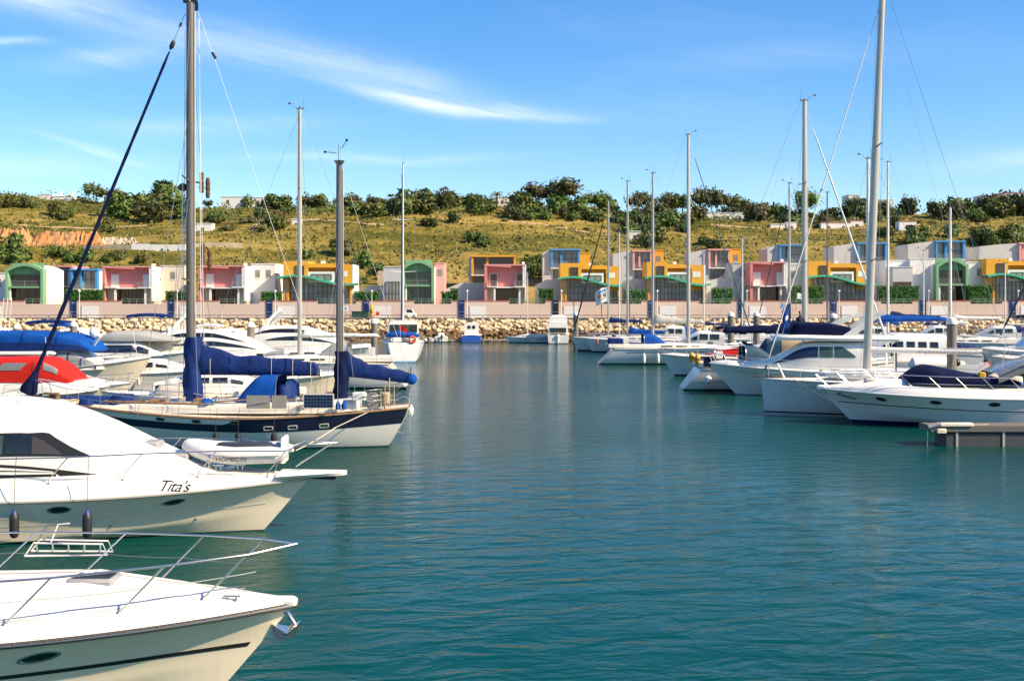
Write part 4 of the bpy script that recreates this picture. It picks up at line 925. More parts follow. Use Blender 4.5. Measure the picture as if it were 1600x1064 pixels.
def bimini(root, x0, x1, w, zd, z, m, th=.22):
    b = MB(); rows = []
    for q in frange(0, 1, 9):
        x = lerp(x0, x1, q); zz = z+.16*sin(pi*q)
        rows.append([(x, w*k, zz-.14*k*k*k*k) for k in frange(-1, 1, 9)]+[(x, w*k, zz-.14*k*k*k*k-th) for k in frange(1, -1, 9)])
    b.grid(rows, True, 0, True); b.build('bimini_top', m, root, 50)
    xm = (x0+x1)/2
    for s in (1, -1):
        for xe in (x0+.1, x1-.1): tubes(root, 'bimini_pole', [[(xm, s*w*.95, zd), (xe, s*w*.92, z-.05)]], .014, STEEL)
def fender(x, y, z, m, r=.12, h=.6, rope=None, label='', group=None, capm=None, name='fender'):
    t = thing(name, label, 'fender', (x, y, z), 0, group); b = MB()
    b.lathe([(.01, 0), (r*.55, .015), (r*.95, h*.14), (r, h*.3), (r, h*.72), (r*.93, h*.85), (r*.5, h*.94), (.012, h)], n=14); b.build('body', m, t)
    b = MB(); b.lathe([(r*.72, h*.86), (r*.62, h*.93), (r*.3, h*1.0), (r*.28, h*1.07), (.01, h*1.09)], n=12); b.build('end_cap', capm or m, t)
    if rope: b = MB(); b.tube([(0, 0, h*1.05), (rope[0]*.3, rope[1]*.15, h+(rope[2]-h)*.5), rope], .008, 5); b.build('rope', ROPED, t)
    return t
def flag(name, label, pole, size, mats, cells, dirx=1, drop=.5, polem=None, hang=.35):
    """flag flying from the top of its own pole: pole=(base, top); cells(u,v)->material index"""
    t = thing(name, label, 'flag', pole[0]); B = Vector(pole[0]); T = Vector(pole[1])-B
    b = MB(); b.tube([(0, 0, 0), T], .015, 5); b.build('staff', polem or STEEL, t)
    nu, nv = 24, 16; w, h = size; vs = []; fs = []; ms = []
    for j in range(nv+1):
        for i in range(nu+1):
            u, v = i/nu, j/nv; vs.append(tuple(T*(1-.02)+Vector((dirx*w*u*(1-.1*v), .10*w*sin(u*7+v*1.5)*u, -h*v-hang*w*u*u))))
    for j in range(nv):
        for i in range(nu): k = j*(nu+1)+i; fs.append((k, k+1, k+nu+2, k+nu+1)); ms.append(cells((i+.5)/nu, (j+.5)/nv))
    b = MB(); b.v = vs; b.f = fs; b.m = ms; b.build('cloth', mats, t, 80); return t
def ring_buoy(root, c, r, m, axis='y', name='lifebuoy'):
    b = MB(); pts = []
    for k in range(17):
        a = 2*pi*k/16; pts.append({'y': (c[0]+r*cos(a), c[1], c[2]+r*sin(a)), 'x': (c[0], c[1]+r*cos(a), c[2]+r*sin(a))}[axis])
    b.tube(pts, r*.3, 8); b.build(name, m, root)
def radar_arch(root, x, w, z0, z1, m=WHITE, lean=.9, dome=True):
    b = MB(); pts = [(x, w, z0), (x-lean*.6, w*.92, lerp(z0, z1, .6)), (x-lean, w*.7, z1-.05), (x-lean, 0, z1), (x-lean, -w*.7, z1-.05), (x-lean*.6, -w*.92, lerp(z0, z1, .6)), (x, -w, z0)]
    rows = []
    for i, p in enumerate(pts):
        k = .26 if i in (0, 6) else .19; rows.append([(p[0]-k, p[1], p[2]), (p[0], p[1], p[2]+.09), (p[0]+k, p[1], p[2]), (p[0], p[1], p[2]-.07)])
    b.grid(rows, True, 0, True); b.build('radar_arch', m, root, 50)
    if dome: b = MB(); b.lathe([(.02, 0), (.28, .03), (.30, .14), (.22, .26), (.02, .3)], (x-lean, 0, z1+.05), 14); b.build('radome', WHITE, root)
    b = MB(); b.tube([(x-lean, .5, z1), (x-lean-.3, .5, z1+1.5)], .012, 5); b.build('aerial', FRAMEW, root)
def outboard(root, x, z, m=BLACK):
    b = MB(); b.rbox(x-.28, x+.12, -.17, .17, z, z+.42, .06); b.tube([(x-.1, 0, z+.02), (x-.12, 0, z-.75)], .08, 8); b.build('outboard', m, root)
def at(px, d, heading, L, end):
    """root position so that the given end ('bow'/'stern') of a boat of length L falls at photo column px at depth d"""
    c, s = cos(heading), sin(heading); k = L/2 if end == 'bow' else -L/2; yd = d+0.0
    x = wx(px, d); return (x-c*k, yd-s*k, 0)

def sailboat(label, px, d, end='stern', heading=0.0, L=12.0, B=3.7, fb=(1.45, 1.2, 1.15), hm=None, trans=.9, rake=1.1, mast=None, zt=17.0, mastm=None, mr=.10, boomspan=None, bz=3.3, cover=None, hc=.45, hood=None, furl=None, fr=.07,
             stripe=None, ports=True, group=None, rails=True, name='sailboat', wheel=True, coach=True, rk=0.0, spread=(.38, .68), deckm=None, draft=.5):
    t = thing(name, label, 'sailboat', at(px, d, heading, L, end), heading, group)
    p = dict(L=L, B=B, zb=fb[0], zm=fb[1], zs=fb[2], rake=rake, draft=draft, trans=trans, tm=.42, n=2.1, sw=.74, pm=.26, pb=.8)
    f = add_hull(t, p, hm or HULLW, deckm=deckm, rub=(.03, STEEL if stripe is None else stripe))
    if stripe: b = MB(); patch(b, f, frange(.06, .97, 26), .80, .86, 3, .006); b.build('hull_stripe', stripe, t)
    zd = fb[1]+.08
    if coach:
        st = [(-L*.14, B*.30, zd, zd+.46), (L*.02, B*.31, zd, zd+.44), (L*.16, B*.25, zd+.03, zd+.34), (L*.28, B*.12, zd+.08, zd+.12)]
        cf = add_cabin(t, 'coachroof', st, deckm or DECK, .30, .45)
        windows(t, cf, [(.10, .26, .10, .30), (.32, .48, .10, .30), (.54, .66, .12, .30)], GLASS)
        for x in (L*.05, L*.2): b = MB(); b.rbox(x, x+.5, -.25, .25, zd+.3, zd+.50, .04); b.build('hatch', GLASS, t)
    b = MB(); b.box(-L*.40, -L*.15, -B*.20, B*.20, zd-.05, zd+.06); b.build('cockpit_floor', TEAK, t, 0)
    for s in (1, -1): b = MB(); b.rbox(-L*.42, -L*.14, s*B*.28-.16, s*B*.28+.16, zd, zd+.34, .06); b.build('coaming', deckm or DECK, t)
    if wheel:
        b = MB(); pts = [(-L*.33, .42*cos(a), zd+.75+.42*sin(a)) for a in frange(0, 2*pi, 17)]; b.tube(pts, .018, 5)
        for k in range(3): a = k*pi/3; b.tube([(-L*.33, .42*cos(a), zd+.75+.42*sin(a)), (-L*.33, -.42*cos(a), zd+.75-.42*sin(a))], .01, 4)
        b.build('steering_wheel', STEEL, t); b = MB(); b.rbox(-L*.32, -L*.29, -.13, .13, zd, zd+.95, .01); b.build('pedestal', WHITE, t)
    if rails: hull_rail(t, f, .06, .97, 8, .62, r=.013, bow=True)
    if mast is not None:
        xm = -L/2+mast
        rig(t, xm, zd+.3, zt, mr, mastm or ALU, L/2-.12, fb[0]+.12, -L/2+trans+.1, fb[2]+.05, B/2, spread, furl, fr, rake=rk)
        if boomspan: boom(t, xm-.12, xm-boomspan, bz, bz+.05, .075, mastm or ALU, cover, hc, hc*1.6, .2, seed=int(px)); tubes(t, 'mainsheet', [[(xm-boomspan*.8, 0, bz-.05), (xm-boomspan*.75, .2, zd+.3)], [(xm-boomspan*.8, 0, bz-.05), (xm-boomspan*.75, -.2, zd+.3)]], .010, ROPE); tubes(t, 'topping_lift', [[(xm-boomspan, 0, bz+.1), (xm-rk, 0, zt-.2)]], .007, ROPE)
    if hood: dodger(t, -L*.20, -L*.06, B*.30, zd+.15, zd+1.35, hood)
    return t, f, p

def motorboat(label, px, d, end='bow', heading=0.0, L=12.0, B=4.0, fb=(1.8, 1.35, 1.2), hm=None, rake=1.9, cab=None, cabm=None, wins=None, winm=None, fly=None, arch=None, canopy=None, rails=(.5, .97, 7, .6), group=None, name='motor_yacht', trunk=.28, rub=None, cat='yacht', tm=.42, draft=.55, trans=0.0):
    t = thing(name, label, cat, at(px, d, heading, L, end), heading, group)
    p = dict(L=L, B=B, zb=fb[0], zm=fb[1], zs=fb[2], rake=rake, draft=draft, trans=trans, tm=tm, n=2.3, sw=.88, chine=True)
    f = add_hull(t, p, hm or HULLW, rub=rub or (.035, GREYP), deck=True)
    if trunk:
        def g(q, u):
            tt = lerp(.02, .992, q); x, y, z = f(tt, 1); y = max(.0, y-.02); prof = [(0, 0), (.16, .42), (.34, .74), (.6, .92), (1, 1)]
            return (x, y*(1-interp([(k/4, a[0]) for k, a in enumerate(prof)], u)), z-.01+trunk*interp([(k/4, a[1]) for k, a in enumerate(prof)], u)*min(1, y/.7+.25))
        b = MB(); skin(b, g, 26, 9); b.build('deck_moulding', WHITE, t, 60)
    if cab:
        cf = add_cabin(t, 'cabin', cab, cabm or WHITE, .38, .55)
        if wins: windows(t, cf, wins, winm or GLASS)
    if fly:                                                    # (x0, x1, half width, z, height, cover material or None)
        x0, x1, w, z, h, fm = fly
        st = [(x0, w*.96, z, z+h*.75), (lerp(x0, x1, .6), w, z, z+h), (x1-.4, w*.85, z, z+h*.9), (x1, w*.5, z, z+.15)]
        add_cabin(t, 'flybridge', st, fm or WHITE, .25, .22)
        b = MB(); b.rbox(x0-1.0, x1+.35, -w-.12, w+.12, z-.16, z-.02, .05); b.build('flybridge_deck', WHITE, t)
    if arch: radar_arch(t, *arch)
    if rails: hull_rail(t, f, *rails, lean=.25)
    return t, f, p
# ================================================================ the boats on the left
# ---- nearest motor yacht (bow only in view)
L = 12.0; D0 = 17.4
t = thing('motor_yacht', 'nearest white motor yacht, its bow cut by the bottom left corner', 'yacht', (wx(462, D0)-L/2, D0, 0))
p = dict(L=L, B=3.9, zb=1.42, zm=1.22, zs=1.1, rake=1.75, draft=.6, tm=.42, n=2.35, sw=.9, chine=True, rp=1.0)
f = add_hull(t, p, HULLC, nt=60, nu=26, deck=False)
b = MB()
for s in (1, -1): b.tube([both(tuple(Vector(f(q, 1))+Vector((.01, .02, -.03))), s) for q in frange(0, 1, 60)], .045, 8)
b.build('rub_rail', mat('rub_strip', (.075, .065, .05), .35, var=.3, vs=8), t)
b = MB()
for s in (1, -1): b.tube([both(tuple(Vector(f(q, 1))+Vector((.01, .062, -.03))), s) for q in frange(0, 1, 60)], .012, 6)
b.build('rub_insert', STEEL, t)
sc = MB()
for q in frange(.60, .985, 24):
    for s in (1, -1): pp = both(tuple(Vector(f(q, 1))+Vector((.01, .066, .005))), s); sc.ball(pp, .010, 6)
sc.build('rail_screws', STEEL, t)
b = MB(); patch(b, f, frange(.3, .985, 40), lambda q: .665+.045*(q-.6), lambda q: .700+.045*(q-.6), 3, .006); b.build('hull_stripe', BLACK, t)
CR_ = [(0, 0), (.05, .10), (.12, .17), (.3, .22), (.5, .40), (.75, .52), (1, .56)]
def g1(q, u):
    x, y, z = f(lerp(.3, .997, q), 1); k = min(1, (1-lerp(.3, .997, q))*3.4+.12)
    return (x, max(0, y+.01)*(1-interp([(i/6, a[0]) for i, a in enumerate(CR_)], u)), z+.0+1.05*interp([(i/6, a[1]) for i, a in enumerate(CR_)], u)*k)
b = MB(); skin(b, g1, 50, 25); b.build('foredeck', WHITE, t, 70)
def on_g1(x, y):
    q = (x+L/2)/L; q = (q-.3)/.697; lo, hi = 0, 1
    for _ in range(30):
        m_ = (lo+hi)/2
        if g1(q, m_)[1] > abs(y): lo = m_
        else: hi = m_
    return g1(q, lo)[2]
b = MB(); hx, hy = wx(146, 17.2)-t.location.x, -.15; hz = on_g1(hx, hy)
for (e, z, m_) in ((.0, .05, 0),): b.rbox(hx-.36, hx+.36, hy-.27, hy+.27, hz-.10, hz+.012, .04)
ho = b.build('deck_hatch', GREYP, t); b = MB(); b.rbox(hx-.29, hx+.29, hy-.2, hy+.2, hz-.03, hz+.022, .015); b.build('hatch_glass', mat('hatch_tint', (.03, .038, .055), .6, var=.3, spec=.08), ho)
for s in (1, -1): oval(t, f, .735, .845, .30, .10, s, GLASS)
for s in (1, -1): oval(t, f, .52, .84, .30, .10, s, GLASS)
# bow rail: leaning stanchions on the deck edge, top rail running out over the stem
for s in (1, -1):
    tp, bs = [], []
    for q in (.30, .44, .58, .715, .835, .925):
        x, y, z = f(q, 1); bx, by = x-.42, s*max(.1, y-.16-.05*(1-q)); bs.append((bx, by, on_g1(bx, by)+.0)); tp.append((x+.30, s*(y*.98+.03), z+.84+.06*q))
    tip = (L/2+.02, 0, 1.42+.90); path = tp+[tip]
    b = MB(); b.tube([Vector(q) for q in path], .0165, 8); b.build('bow_rail', STEEL, t)
    mid = [tuple(Vector(a)*.47+Vector(c)*.53) for a, c in zip(bs, tp)]
    for a, c in zip(bs, tp):
        b = MB(); b.tube([a, c], .0145, 8); b.lathe([(.045, 0), (.04, .015), (.018, .03)], a, 10); b.build('stanchion', STEEL, t)
    b = MB(); b.tube(sag(mid[1], mid[2], .02)+sag(mid[2], mid[3], .02)[1:]+sag(mid[3], mid[4], .02)[1:]+sag(mid[4], (L/2-.55, s*.25, 1.95), .02)[1:], .006, 5); b.build('guard_wire', WIRE, t)
for (x, y) in ((L/2-.9, -.30), (L/2-1.0, .42)):
    z = on_g1(x, y); b = MB(); b.tube([(x-.13, y, z+.07), (x+.13, y, z+.07)], .018, 8); b.tube([(x-.06, y, z), (x-.06, y, z+.07)], .018, 6); b.tube([(x+.06, y, z), (x+.06, y, z+.07)], .018, 6); b.build('cleat', STEEL, t)
b = MB(); z = 1.42; b.rbox(L/2-.5, L/2+.02, -.11, .11, z-.02, z+.09, .04); b.build('bow_roller', WHITE, t)
b = MB(); b.tube([(L/2-.60, 0, 1.36), (L/2-.12, 0, 1.27), (L/2-.02, 0, 1.10), (L/2-.14, 0, .96)], [.03, .035, .04, .035], 8)
b.add([(L/2-.40, -.02, 1.12), (L/2-.10, -.20, 1.00), (L/2+.06, -.16, 1.12), (L/2+.06, .16, 1.12), (L/2-.10, .20, 1.00), (L/2-.30, 0, .82), (L/2-.02, 0, .90)], [(0, 1, 6, 5), (0, 5, 6, 4), (1, 2, 6), (6, 3, 4), (0, 4, 3, 2, 1)]); b.build('anchor', STEEL, t)
# non slip deck panels, grab rails, bow lines
NONSLIP = mat('nonslip', (.76, .725, .66), .85, var=.10, vs=30, bump=.4, bs=90)
for (a, c, u0, u1) in ((.42, .60, .42, .62), (.42, .60, .66, .97), (.63, .80, .42, .62), (.63, .80, .66, .97), (.83, .92, .44, .95)):
    for s in (1, -1): b = MB(); patch(b, g1, frange(a, c, 10), u0, u1, 8, .006, (s,)); b.build('nonslip_panel', NONSLIP, t, 60)
# folding boarding ladder tied to the far rail
lt = thing('boarding_ladder', 'white tubular folding ladder lashed to the far rail of the nearest yacht', 'ladder', (wx(105, 19.3), 19.25, 1.72)); pts = []
for yy in (0, .26):
    b = MB(); b.tube([(-.70, yy, .0+yy*.1), (-.55, yy, .22), (.62, yy, .20), (.70, yy, .02), (-.70, yy, .0+yy*.1)], .016, 6); b.build('side_rail', FRAMEW, lt)
for k in range(5): xx = -.5+k*.27; b = MB(); b.tube([(xx, 0, .21), (xx-.1, .26, .02)], .014, 6); b.build('rung', FRAMEW, lt)
b = MB(); b.tube([(-.3, .1, .2), (-.2, .16, .5), (.0, .16, .52)], .013, 6); b.build('hand_hoop', FRAMEW, lt)

# ---- the big white yacht with the script name
L = 14.5; D1 = 30.0
t = thing('motor_yacht', "large white motor yacht with Tita's lettered on its bow and a dinghy on its foredeck", 'yacht', (wx(484, D1)-L/2, D1, 0)); T2 = t
p = dict(L=L, B=4.3, zb=1.40, zm=1.10, zs=1.0, rake=1.75, draft=.6, tm=.45, n=2.5, sw=.9, chine=True, rp=1.0)
f = add_hull(t, p, HULLC, nt=50, nu=24, deck=False); f2 = f
b = MB()
for s in (1, -1): b.tube([both(tuple(Vector(f(q, 1))+Vector((.0, .0, -.02))), s) for q in frange(0, 1, 50)], .035, 7)
b.build('rub_rail', mat('rub_grey', (.34, .32, .28), .4), t)
b = MB(); patch(b, f, frange(.1, .96, 30), lambda q: .60+.1*q*q, lambda q: .612+.1*q*q, 2, .012); b.build('spray_strake', WHITE, t)
CR2 = [(0, 0), (.03, .42), (.07, .80), (.16, .98), (.4, 1.02), (.75, 1.1), (1, 1.14)]
def g2(q, u):
    x, y, z = f(lerp(0, .998, q), 1); k = min(1, (1-q)*4.0+.10)
    return (x, max(0, y+.0)*(1-interp([(i/6, a[0]) for i, a in enumerate(CR2)], u)), z+.42*interp([(i/6, a[1]) for i, a in enumerate(CR2)], u)*k)
b = MB(); skin(b, g2, 50, 25); b.build('deck_moulding', WHITE, t, 70)
xw = lambda px, d=29.0: wx(px, d)-t.location.x
st = [(xw(-260), 1.78, 1.35, 3.55), (xw(-80), 1.78, 1.38, 3.58), (xw(0), 1.74, 1.38, 3.50), (xw(52), 1.68, 1.39, 3.40), (xw(100), 1.58, 1.40, 3.15), (xw(150), 1.45, 1.42, 2.83), (xw(200), 1.25, 1.44, 2.45), (xw(240), 1.08, 1.45, 2.15), (xw(300), .75, 1.5, 1.78), (xw(330), .55, 1.5, 1.58)]
cf = add_cabin(t, 'cabin', st, WHITE, .40, .75, 40, 18, k=1.0)
def tq(px): return (xw(px)-st[0][0])/(st[-1][0]-st[0][0])
def strip(name, m, pts, off, root=t, ff=cf):
    """pts: (px, u_low, u_high) along the side of the cabin"""
    b = MB(); lo = [(tq(a), c) for a, c, e in pts]; hi = [(tq(a), e) for a, c, e in pts]
    for s_ in (1, -1): b = MB(); patch(b, ff, frange(lo[0][0], lo[-1][0], 30), lambda q: interp(lo, q), lambda q: interp(hi, q), 6, off, (s_,)); b.build(name, m, root, 60)
strip('window_surround', BLACK, [(-150, .16, .36), (0, .17, .37), (60, .19, .415), (86, .205, .47), (92, .21, .44), (120, .232, .35), (150, .272, .28)], .010)
for (a, c, l0, h0, l1, h1) in ((-150, -60, .19, .34, .19, .345), (-56, 22, .19, .345, .195, .36), (26, 61, .2, .365, .21, .385)): strip('window', GLASSG if a < 0 else GLASS, [(a, l0, h0), (c, l1, h1)], .020)
strip('window', mat('brown_glass_b', (.06, .05, .042), .08), [(65, .215, .385), (80, .22, .36), (108, .24, .26)], .020)
# dark flash graphic along the cabin foot
def gt(px): return (xw(px, 28.2)+L/2)/L/.998
strip('side_flash', BLACK, [(-150, .112, .130), (0, .106, .124), (70, .094, .112), (100, .088, .104), (101, .052, .104), (130, .062, .092), (161, .074, .076)], .008)
strip('side_flash', BLACK, [(-150, .030, .048), (0, .036, .052), (70, .046, .062), (102, .052, .068)], .008); strip('side_flash', BLACK, [(-150, .076, .086), (60, .077, .082), (98, .078, .080)], .008)
project_text(t, g2, "Tita's", .40, gt(265), .16, -1, BLACK, shear=.45, sp=.9); project_text(t, g2, "Tita's", .40, gt(265), .16, 1, BLACK, shear=.45, sp=.9)
for px in (107, 276):
    for s in (1, -1): oval(t, f, (xw(px, 28.3)+L/2)/L-.0, .86, .29, .11, s, GLASS)
for s in (1, -1):
    tp, bs = [], []
    for px in (-150, -40, 77, 188, 298, 400):
        q = gt(px); x, y, z = g2(q, .42); bs.append((x, s*(y-.02), z)); tp.append((x+.50, s*(y+.05), z+.64+.05*q))
    tip = (xw(527, 30), 0, 2.32); path = tp+[(xw(470, 29.7), s*.55, 2.31), (xw(515, 30), s*.18, 2.33), tip]
    b = MB(); b.tube(path, .018, 8); b.build('bow_rail', STEEL, t)
    for a, c in zip(bs, tp): b = MB(); b.tube([a, (a[0]+.02, a[1], a[2]+.14), c], .015, 7); b.lathe([(.045, 0), (.02, .03)], a, 8); b.build('stanchion', STEEL, t)
    b = MB(); b.tube([(xw(465, 30), s*.25, 1.72), (xw(520, 30), s*.14, 2.32)], .016, 7); b.build('stanchion', STEEL, t)
b = MB(); rows = []
for (x, w) in ((xw(425), .62), (xw(470), .42), (xw(505), .28), (xw(525), .2), (xw(533), .06)): rows.append([(x, w*.8, 1.40+(x-xw(425))*.045), (x, w, 1.50+(x-xw(425))*.03), (x, w*.6, 1.57+(x-xw(425))*.01), (x, -w*.6, 1.57+(x-xw(425))*.01), (x, -w, 1.50+(x-xw(425))*.03), (x, -w*.8, 1.40+(x-xw(425))*.045)])
b.grid(rows, True, 0, True); b.build('bow_platform', WHITE, t, 50)
b = MB(); b.box(xw(495), xw(515), -.09, .09, 1.36, 1.5); b.tube([(xw(470), 0, 1.42), (xw(512), 0, 1.38)], .05, 8); b.build('anchor', BLACK, t, 0)
for (px, yy) in ((340, -.95), (372, -.8)): z = 1.93; b = MB(); x = xw(px); b.tube([(x-.14, yy, z-.07), (x+.14, yy, z-.07)], .02, 7); b.tube([(x-.06, yy, z-.2), (x-.06, yy, z-.07)], .02, 6); b.tube([(x+.06, yy, z-.2), (x+.06, yy, z-.07)], .02, 6); b.build('cleat', STEEL, t)
for (a, c, u0, u1) in ((.62, .72, .46, .60), (.74, .84, .46, .75), (.86, .94, .46, .95)):
    for s in (1, -1): b = MB(); patch(b, g2, frange(a, c, 8), u0, u1, 6, .006, (s,)); b.build('nonslip_panel', NONSLIP, t, 60)
b = MB(); b.tube([(xw(318), -.45, 1.72), (xw(318), -.45, 1.92)], .03, 7); b.ball((xw(320), -.45, 1.98), .09, 10); b.build('searchlight', STEEL, t)
for (px, w_) in ((215, .30), (262, .26)): q = (xw(px)-st[0][0])/(st[-1][0]-st[0][0]); z = cf(q, 1)[2]; b = MB(); b.rbox(xw(px)-.3, xw(px)+.3, -w_, w_, z-.16, z+.03, .04); b.build('deck_hatch', GREYP, t)
b = MB(); patch(b, f, frange(.1, .93, 30), lambda q: .74+.04*q*q, lambda q: .748+.04*q*q, 2, .010); b.build('spray_strake', WHITE, t)
for px in (60, 200, 330): x, y, z = f((xw(px, 28.3)+L/2)/L, .55); b = MB(); b.lathe([(.04, -.02), (.04, .015), (.02, .016)], (0, 0, 0), 10); b.xf(Matrix.Translation((x, -y, z)) @ Matrix.Rotation(radians(90), 4, 'X')); b.build('drain_outlet', STEEL, t)
for s in (1, -1): b = MB(); b.tube([(xw(20), s*.8, 3.45), (xw(60), s*.75, 3.2), (xw(110), s*.7, 2.86)], .016, 6); b.build('grab_rail', STEEL, t)
# dinghy lying on the foredeck
dt = thing('dinghy', 'white inflatable dinghy lying on the foredeck of the named yacht', 'dinghy', (wx(372, 30.3), 30.3, 1.72), radians(183))
b = MB()
for s in (1, -1): b.tube([(-1.38, s*.50, .34), (-1.0, s*.56, .30), (0, s*.58, .28), (.7, s*.48, .34), (1.15, s*.22, .44), (1.3, 0, .48)], [.10, .22, .23, .22, .20, .19], 14)
b.build('tube', TUBEG, dt, 60); b = MB(); rows = []
for (x, w, z) in ((-1.2, .5, .12), (0, .55, .10), (.7, .40, .2), (1.15, .1, .38)): rows.append([(x, w, z+.1), (x, 0, z-.12), (x, -w, z+.1)])
b.grid(rows); b.build('floor', GREYP, dt, 60)
b = MB(); b.rbox(-1.28, -1.18, -.42, .42, .05, .72, .02); b.build('transom', WHITE, dt)
b = MB(); b.rbox(-.95, .6, -.30, .30, .40, .56, .10); b.build('seat_cover', mat('dinghy_dark', (.03, .035, .05), .6, var=.3), dt)
for s in (1, -1): b = MB(); b.tube([(-1.2, s*.78, .30), (0, s*.81, .28), (.72, s*.70, .34), (1.25, s*.35, .46)], .022, 6); b.build('rubbing_strake', GREYP, dt)
c = bpy.data.curves.new('txt', 'FONT'); c.body = 'HOMEC.01'; c.size = .17; c.align_x = 'CENTER'; c.extrude = .004; o = bpy.data.objects.new('lettering', c); COL.objects.link(o); bpy.context.view_layer.update()
me = bpy.data.meshes.new_from_object(o.evaluated_get(bpy.context.evaluated_depsgraph_get())); bpy.data.objects.remove(o); me.materials.append(BLACK); o = link('lettering', me, dt, (.02, .815, .17)); o.rotation_euler = (radians(90+14), 0, radians(180))
FG = 'black fenders of the named yacht'
for px, nm in ((22, 'left'), (136, 'right')):
    x = wx(px, 27.75); fender(x, 27.76, .26, FENDB, .115, .66, (-.0, .12, 2.0), 'black fender with blue cap hanging at the %s on the named yacht' % nm, FG, FBLUE)
# mooring line from the named yacht's bow to the ketch
tubes_l = thing('mooring_line', 'grey mooring line running down from the ketch stern behind the named yacht bow', 'rope', (wx(600, 47.2), 47.2, 1.78)); o_ = Vector(tubes_l.location); b = MB()
q1 = Vector((wx(524, 45.7), 45.7, wz(668, 45.7)))-o_; q2 = Vector((wx(462, 42), 42.0, .55))-o_; b.tube([(0, 0, 0), q1], .022, 6); b.tube(sag(q1, q2, .05), .024, 6); b.build('line', ROPE, tubes_l)

# ---- the ketch
L = 15.8; D2 = 48.0
t = thing('ketch', 'two masted white ketch with navy topsides and blue sail covers', 'sailboat', (wx(640, D2)-L/2, D2, 0), pi); KT = t
# bow points left: heading 180, so local x = -(world x)
kx = lambda px, d=D2: -(wx(px, d)-t.location.x)
p = dict(L=L, B=4.2, zb=1.95, zm=1.28, zs=1.62, rake=2.3, draft=.6, trans=-.85, tm=.45, n=2.0, sw=.42, pm=.34, pb=.75)
p['trans'] = 0.0
def hullk(p):
    base = hull_fn(p)
    def f(tt, u):
        x, y, z = base(tt, u); return (x+(1-u)**1.2*1.25*(1-tt)**2.0, y, z)
    return f
f = hullk(p); b = MB(); skin(b, f, 50, 22); b.grid([[both(f(0, u), 1) for u in frange(0, 1, 22)], [both(f(0, u), -1) for u in frange(0, 1, 22)]]); b.build('hull', hullmat('hull_ketch', (.74, .72, .66), .06, (.05, .05, .05)), t, 40)
b = MB(); patch(b, f, frange(.0, .42, 24), lambda q: .725-.04*q, lambda q: .998, 6, .008); patch(b, f, frange(.42, .985, 34), lambda q: .71+.06*(q-.42), lambda q: lerp(.998, .88, min(1, (q-.42)/.05)) if q < .47 else .88+.11*max(0, (q-.75)/.25), 5, .008); b.build('navy_band', NAVYP, t, 60)
b = MB()
for s in (1, -1): b.tube([both(tuple(Vector(f(q, 1))+Vector((0, .0, .03))), s) for q in frange(0, 1, 40)], .05, 6)
b.build('toe_rail', TEAK, t)
b = MB(); rows = []
for q in frange(0, 1, 30): x, y, z = f(q, 1); rows.append([(x, y*k, z-.02+.12*(1-k*k)) for k in frange(1, -1, 9)])
b.grid(rows); b.build('deck', CREAM, t, 40)
RIMW = mat('port_rim', (.62, .61, .58), .4)
for px in (416, 455, 505):
    for s in (1, -1): oval(t, f, (kx(px, 46)+L/2)/L, .80, .20, .095, s, GLASSG, RIMW, power=5)
for px in (246, 305, 366):
    for s in (1, -1): oval(t, f, (kx(px, 46)+L/2)/L, .935, .18, .075, s, GLASS, mat('port_bronze', (.2, .16, .11), .5), power=5)
zd = 1.45
st = [(kx(560), 1.0, 1.55, 2.0), (kx(520), 1.25, zd, 1.95), (kx(430), 1.35, zd, 2.0), (kx(400), 1.3, zd, 1.92), (kx(300), 1.2, zd, 1.85), (kx(190), .8, 1.5, 1.78), (kx(170), .7, 1.52, 1.6)]
cf = add_cabin(t, 'deckhouse', st, DECK, .22, .35)
b = MB(); 
for s in (1, -1): b.tube([(kx(520), s*1.15, 1.97), (kx(410), s*1.25, 2.03), (kx(320), s*1.08, 1.88)], .035, 6)
b.build('handrail', TEAK, t)
MX, ZX = kx(297), kx(530)
def mastm(name, x, z0, z1, r, m, top=.8):
    b = MB(); rows = [[(x+k*1.15*cos(2*pi*j/14), k*.9*sin(2*pi*j/14), z) for j in range(14)] for (z, k) in ((z0, r), (lerp(z0, z1, .7), r*.98), (z1-.3, r*top), (z1, r*top))]; b.grid(rows, True, 0, True); return b.build(name, m, t)
mm = mastm('main_mast', MX, 1.7, 18.65, .150, ALUD, .92); zm = mastm('mizzen_mast', ZX, 1.7, 11.85, .120, ALUD, .9)
b = MB(); b.box(MX-.30, MX+.28, -.07, .07, 18.63, 18.78); b.box(MX-.34, MX-.20, -.03, .03, 18.3, 18.65); b.build('masthead', BLACK, mm, 0)
b = MB(); b.tube([(MX, .05, 18.7), (MX, .05, 19.0)], .04, 6); b.build('mast_light', WHITE, mm)
b = MB(); b.lathe([(.12, 11.8), (.24, 11.98), (.05, 12.0)], (ZX, 0, 0), 10); b.tube([(ZX, 0, 11.9), (ZX, 0, 12.7)], .06, 8); b.build('masthead', STEEL, zm)
b = MB(); b.tube([(ZX+.1, 0, 12.3), (ZX+.55, 0, 12.35)], .015, 5); b.ball((ZX+.6, 0, 12.35), .06, 6); b.tube([(ZX-.1, 0, 12.5), (ZX-.3, 0, 12.8)], .015, 5); b.ball((ZX-.32, 0, 12.85), .06, 6); b.build('wind_sensor', BLACK, zm)
tubes(t, 'mast_track', [[(MX-.20, 0, 2), (MX-.195, 0, 18.3)]], .035, ALU, 6); tubes(t, 'mast_track', [[(ZX-.17, 0, 2), (ZX-.15, 0, 11.6)]], .028, ALU, 6)
for (zz, ln) in ((11.1, 1.5), (6.9, 1.5)):
    for s in (1, -1): b = MB(); b.tube([(MX, 0, zz), (MX-.1, s*ln, zz+.1)], [.05, .035], 6); b.build('spreader', ALUD, mm)
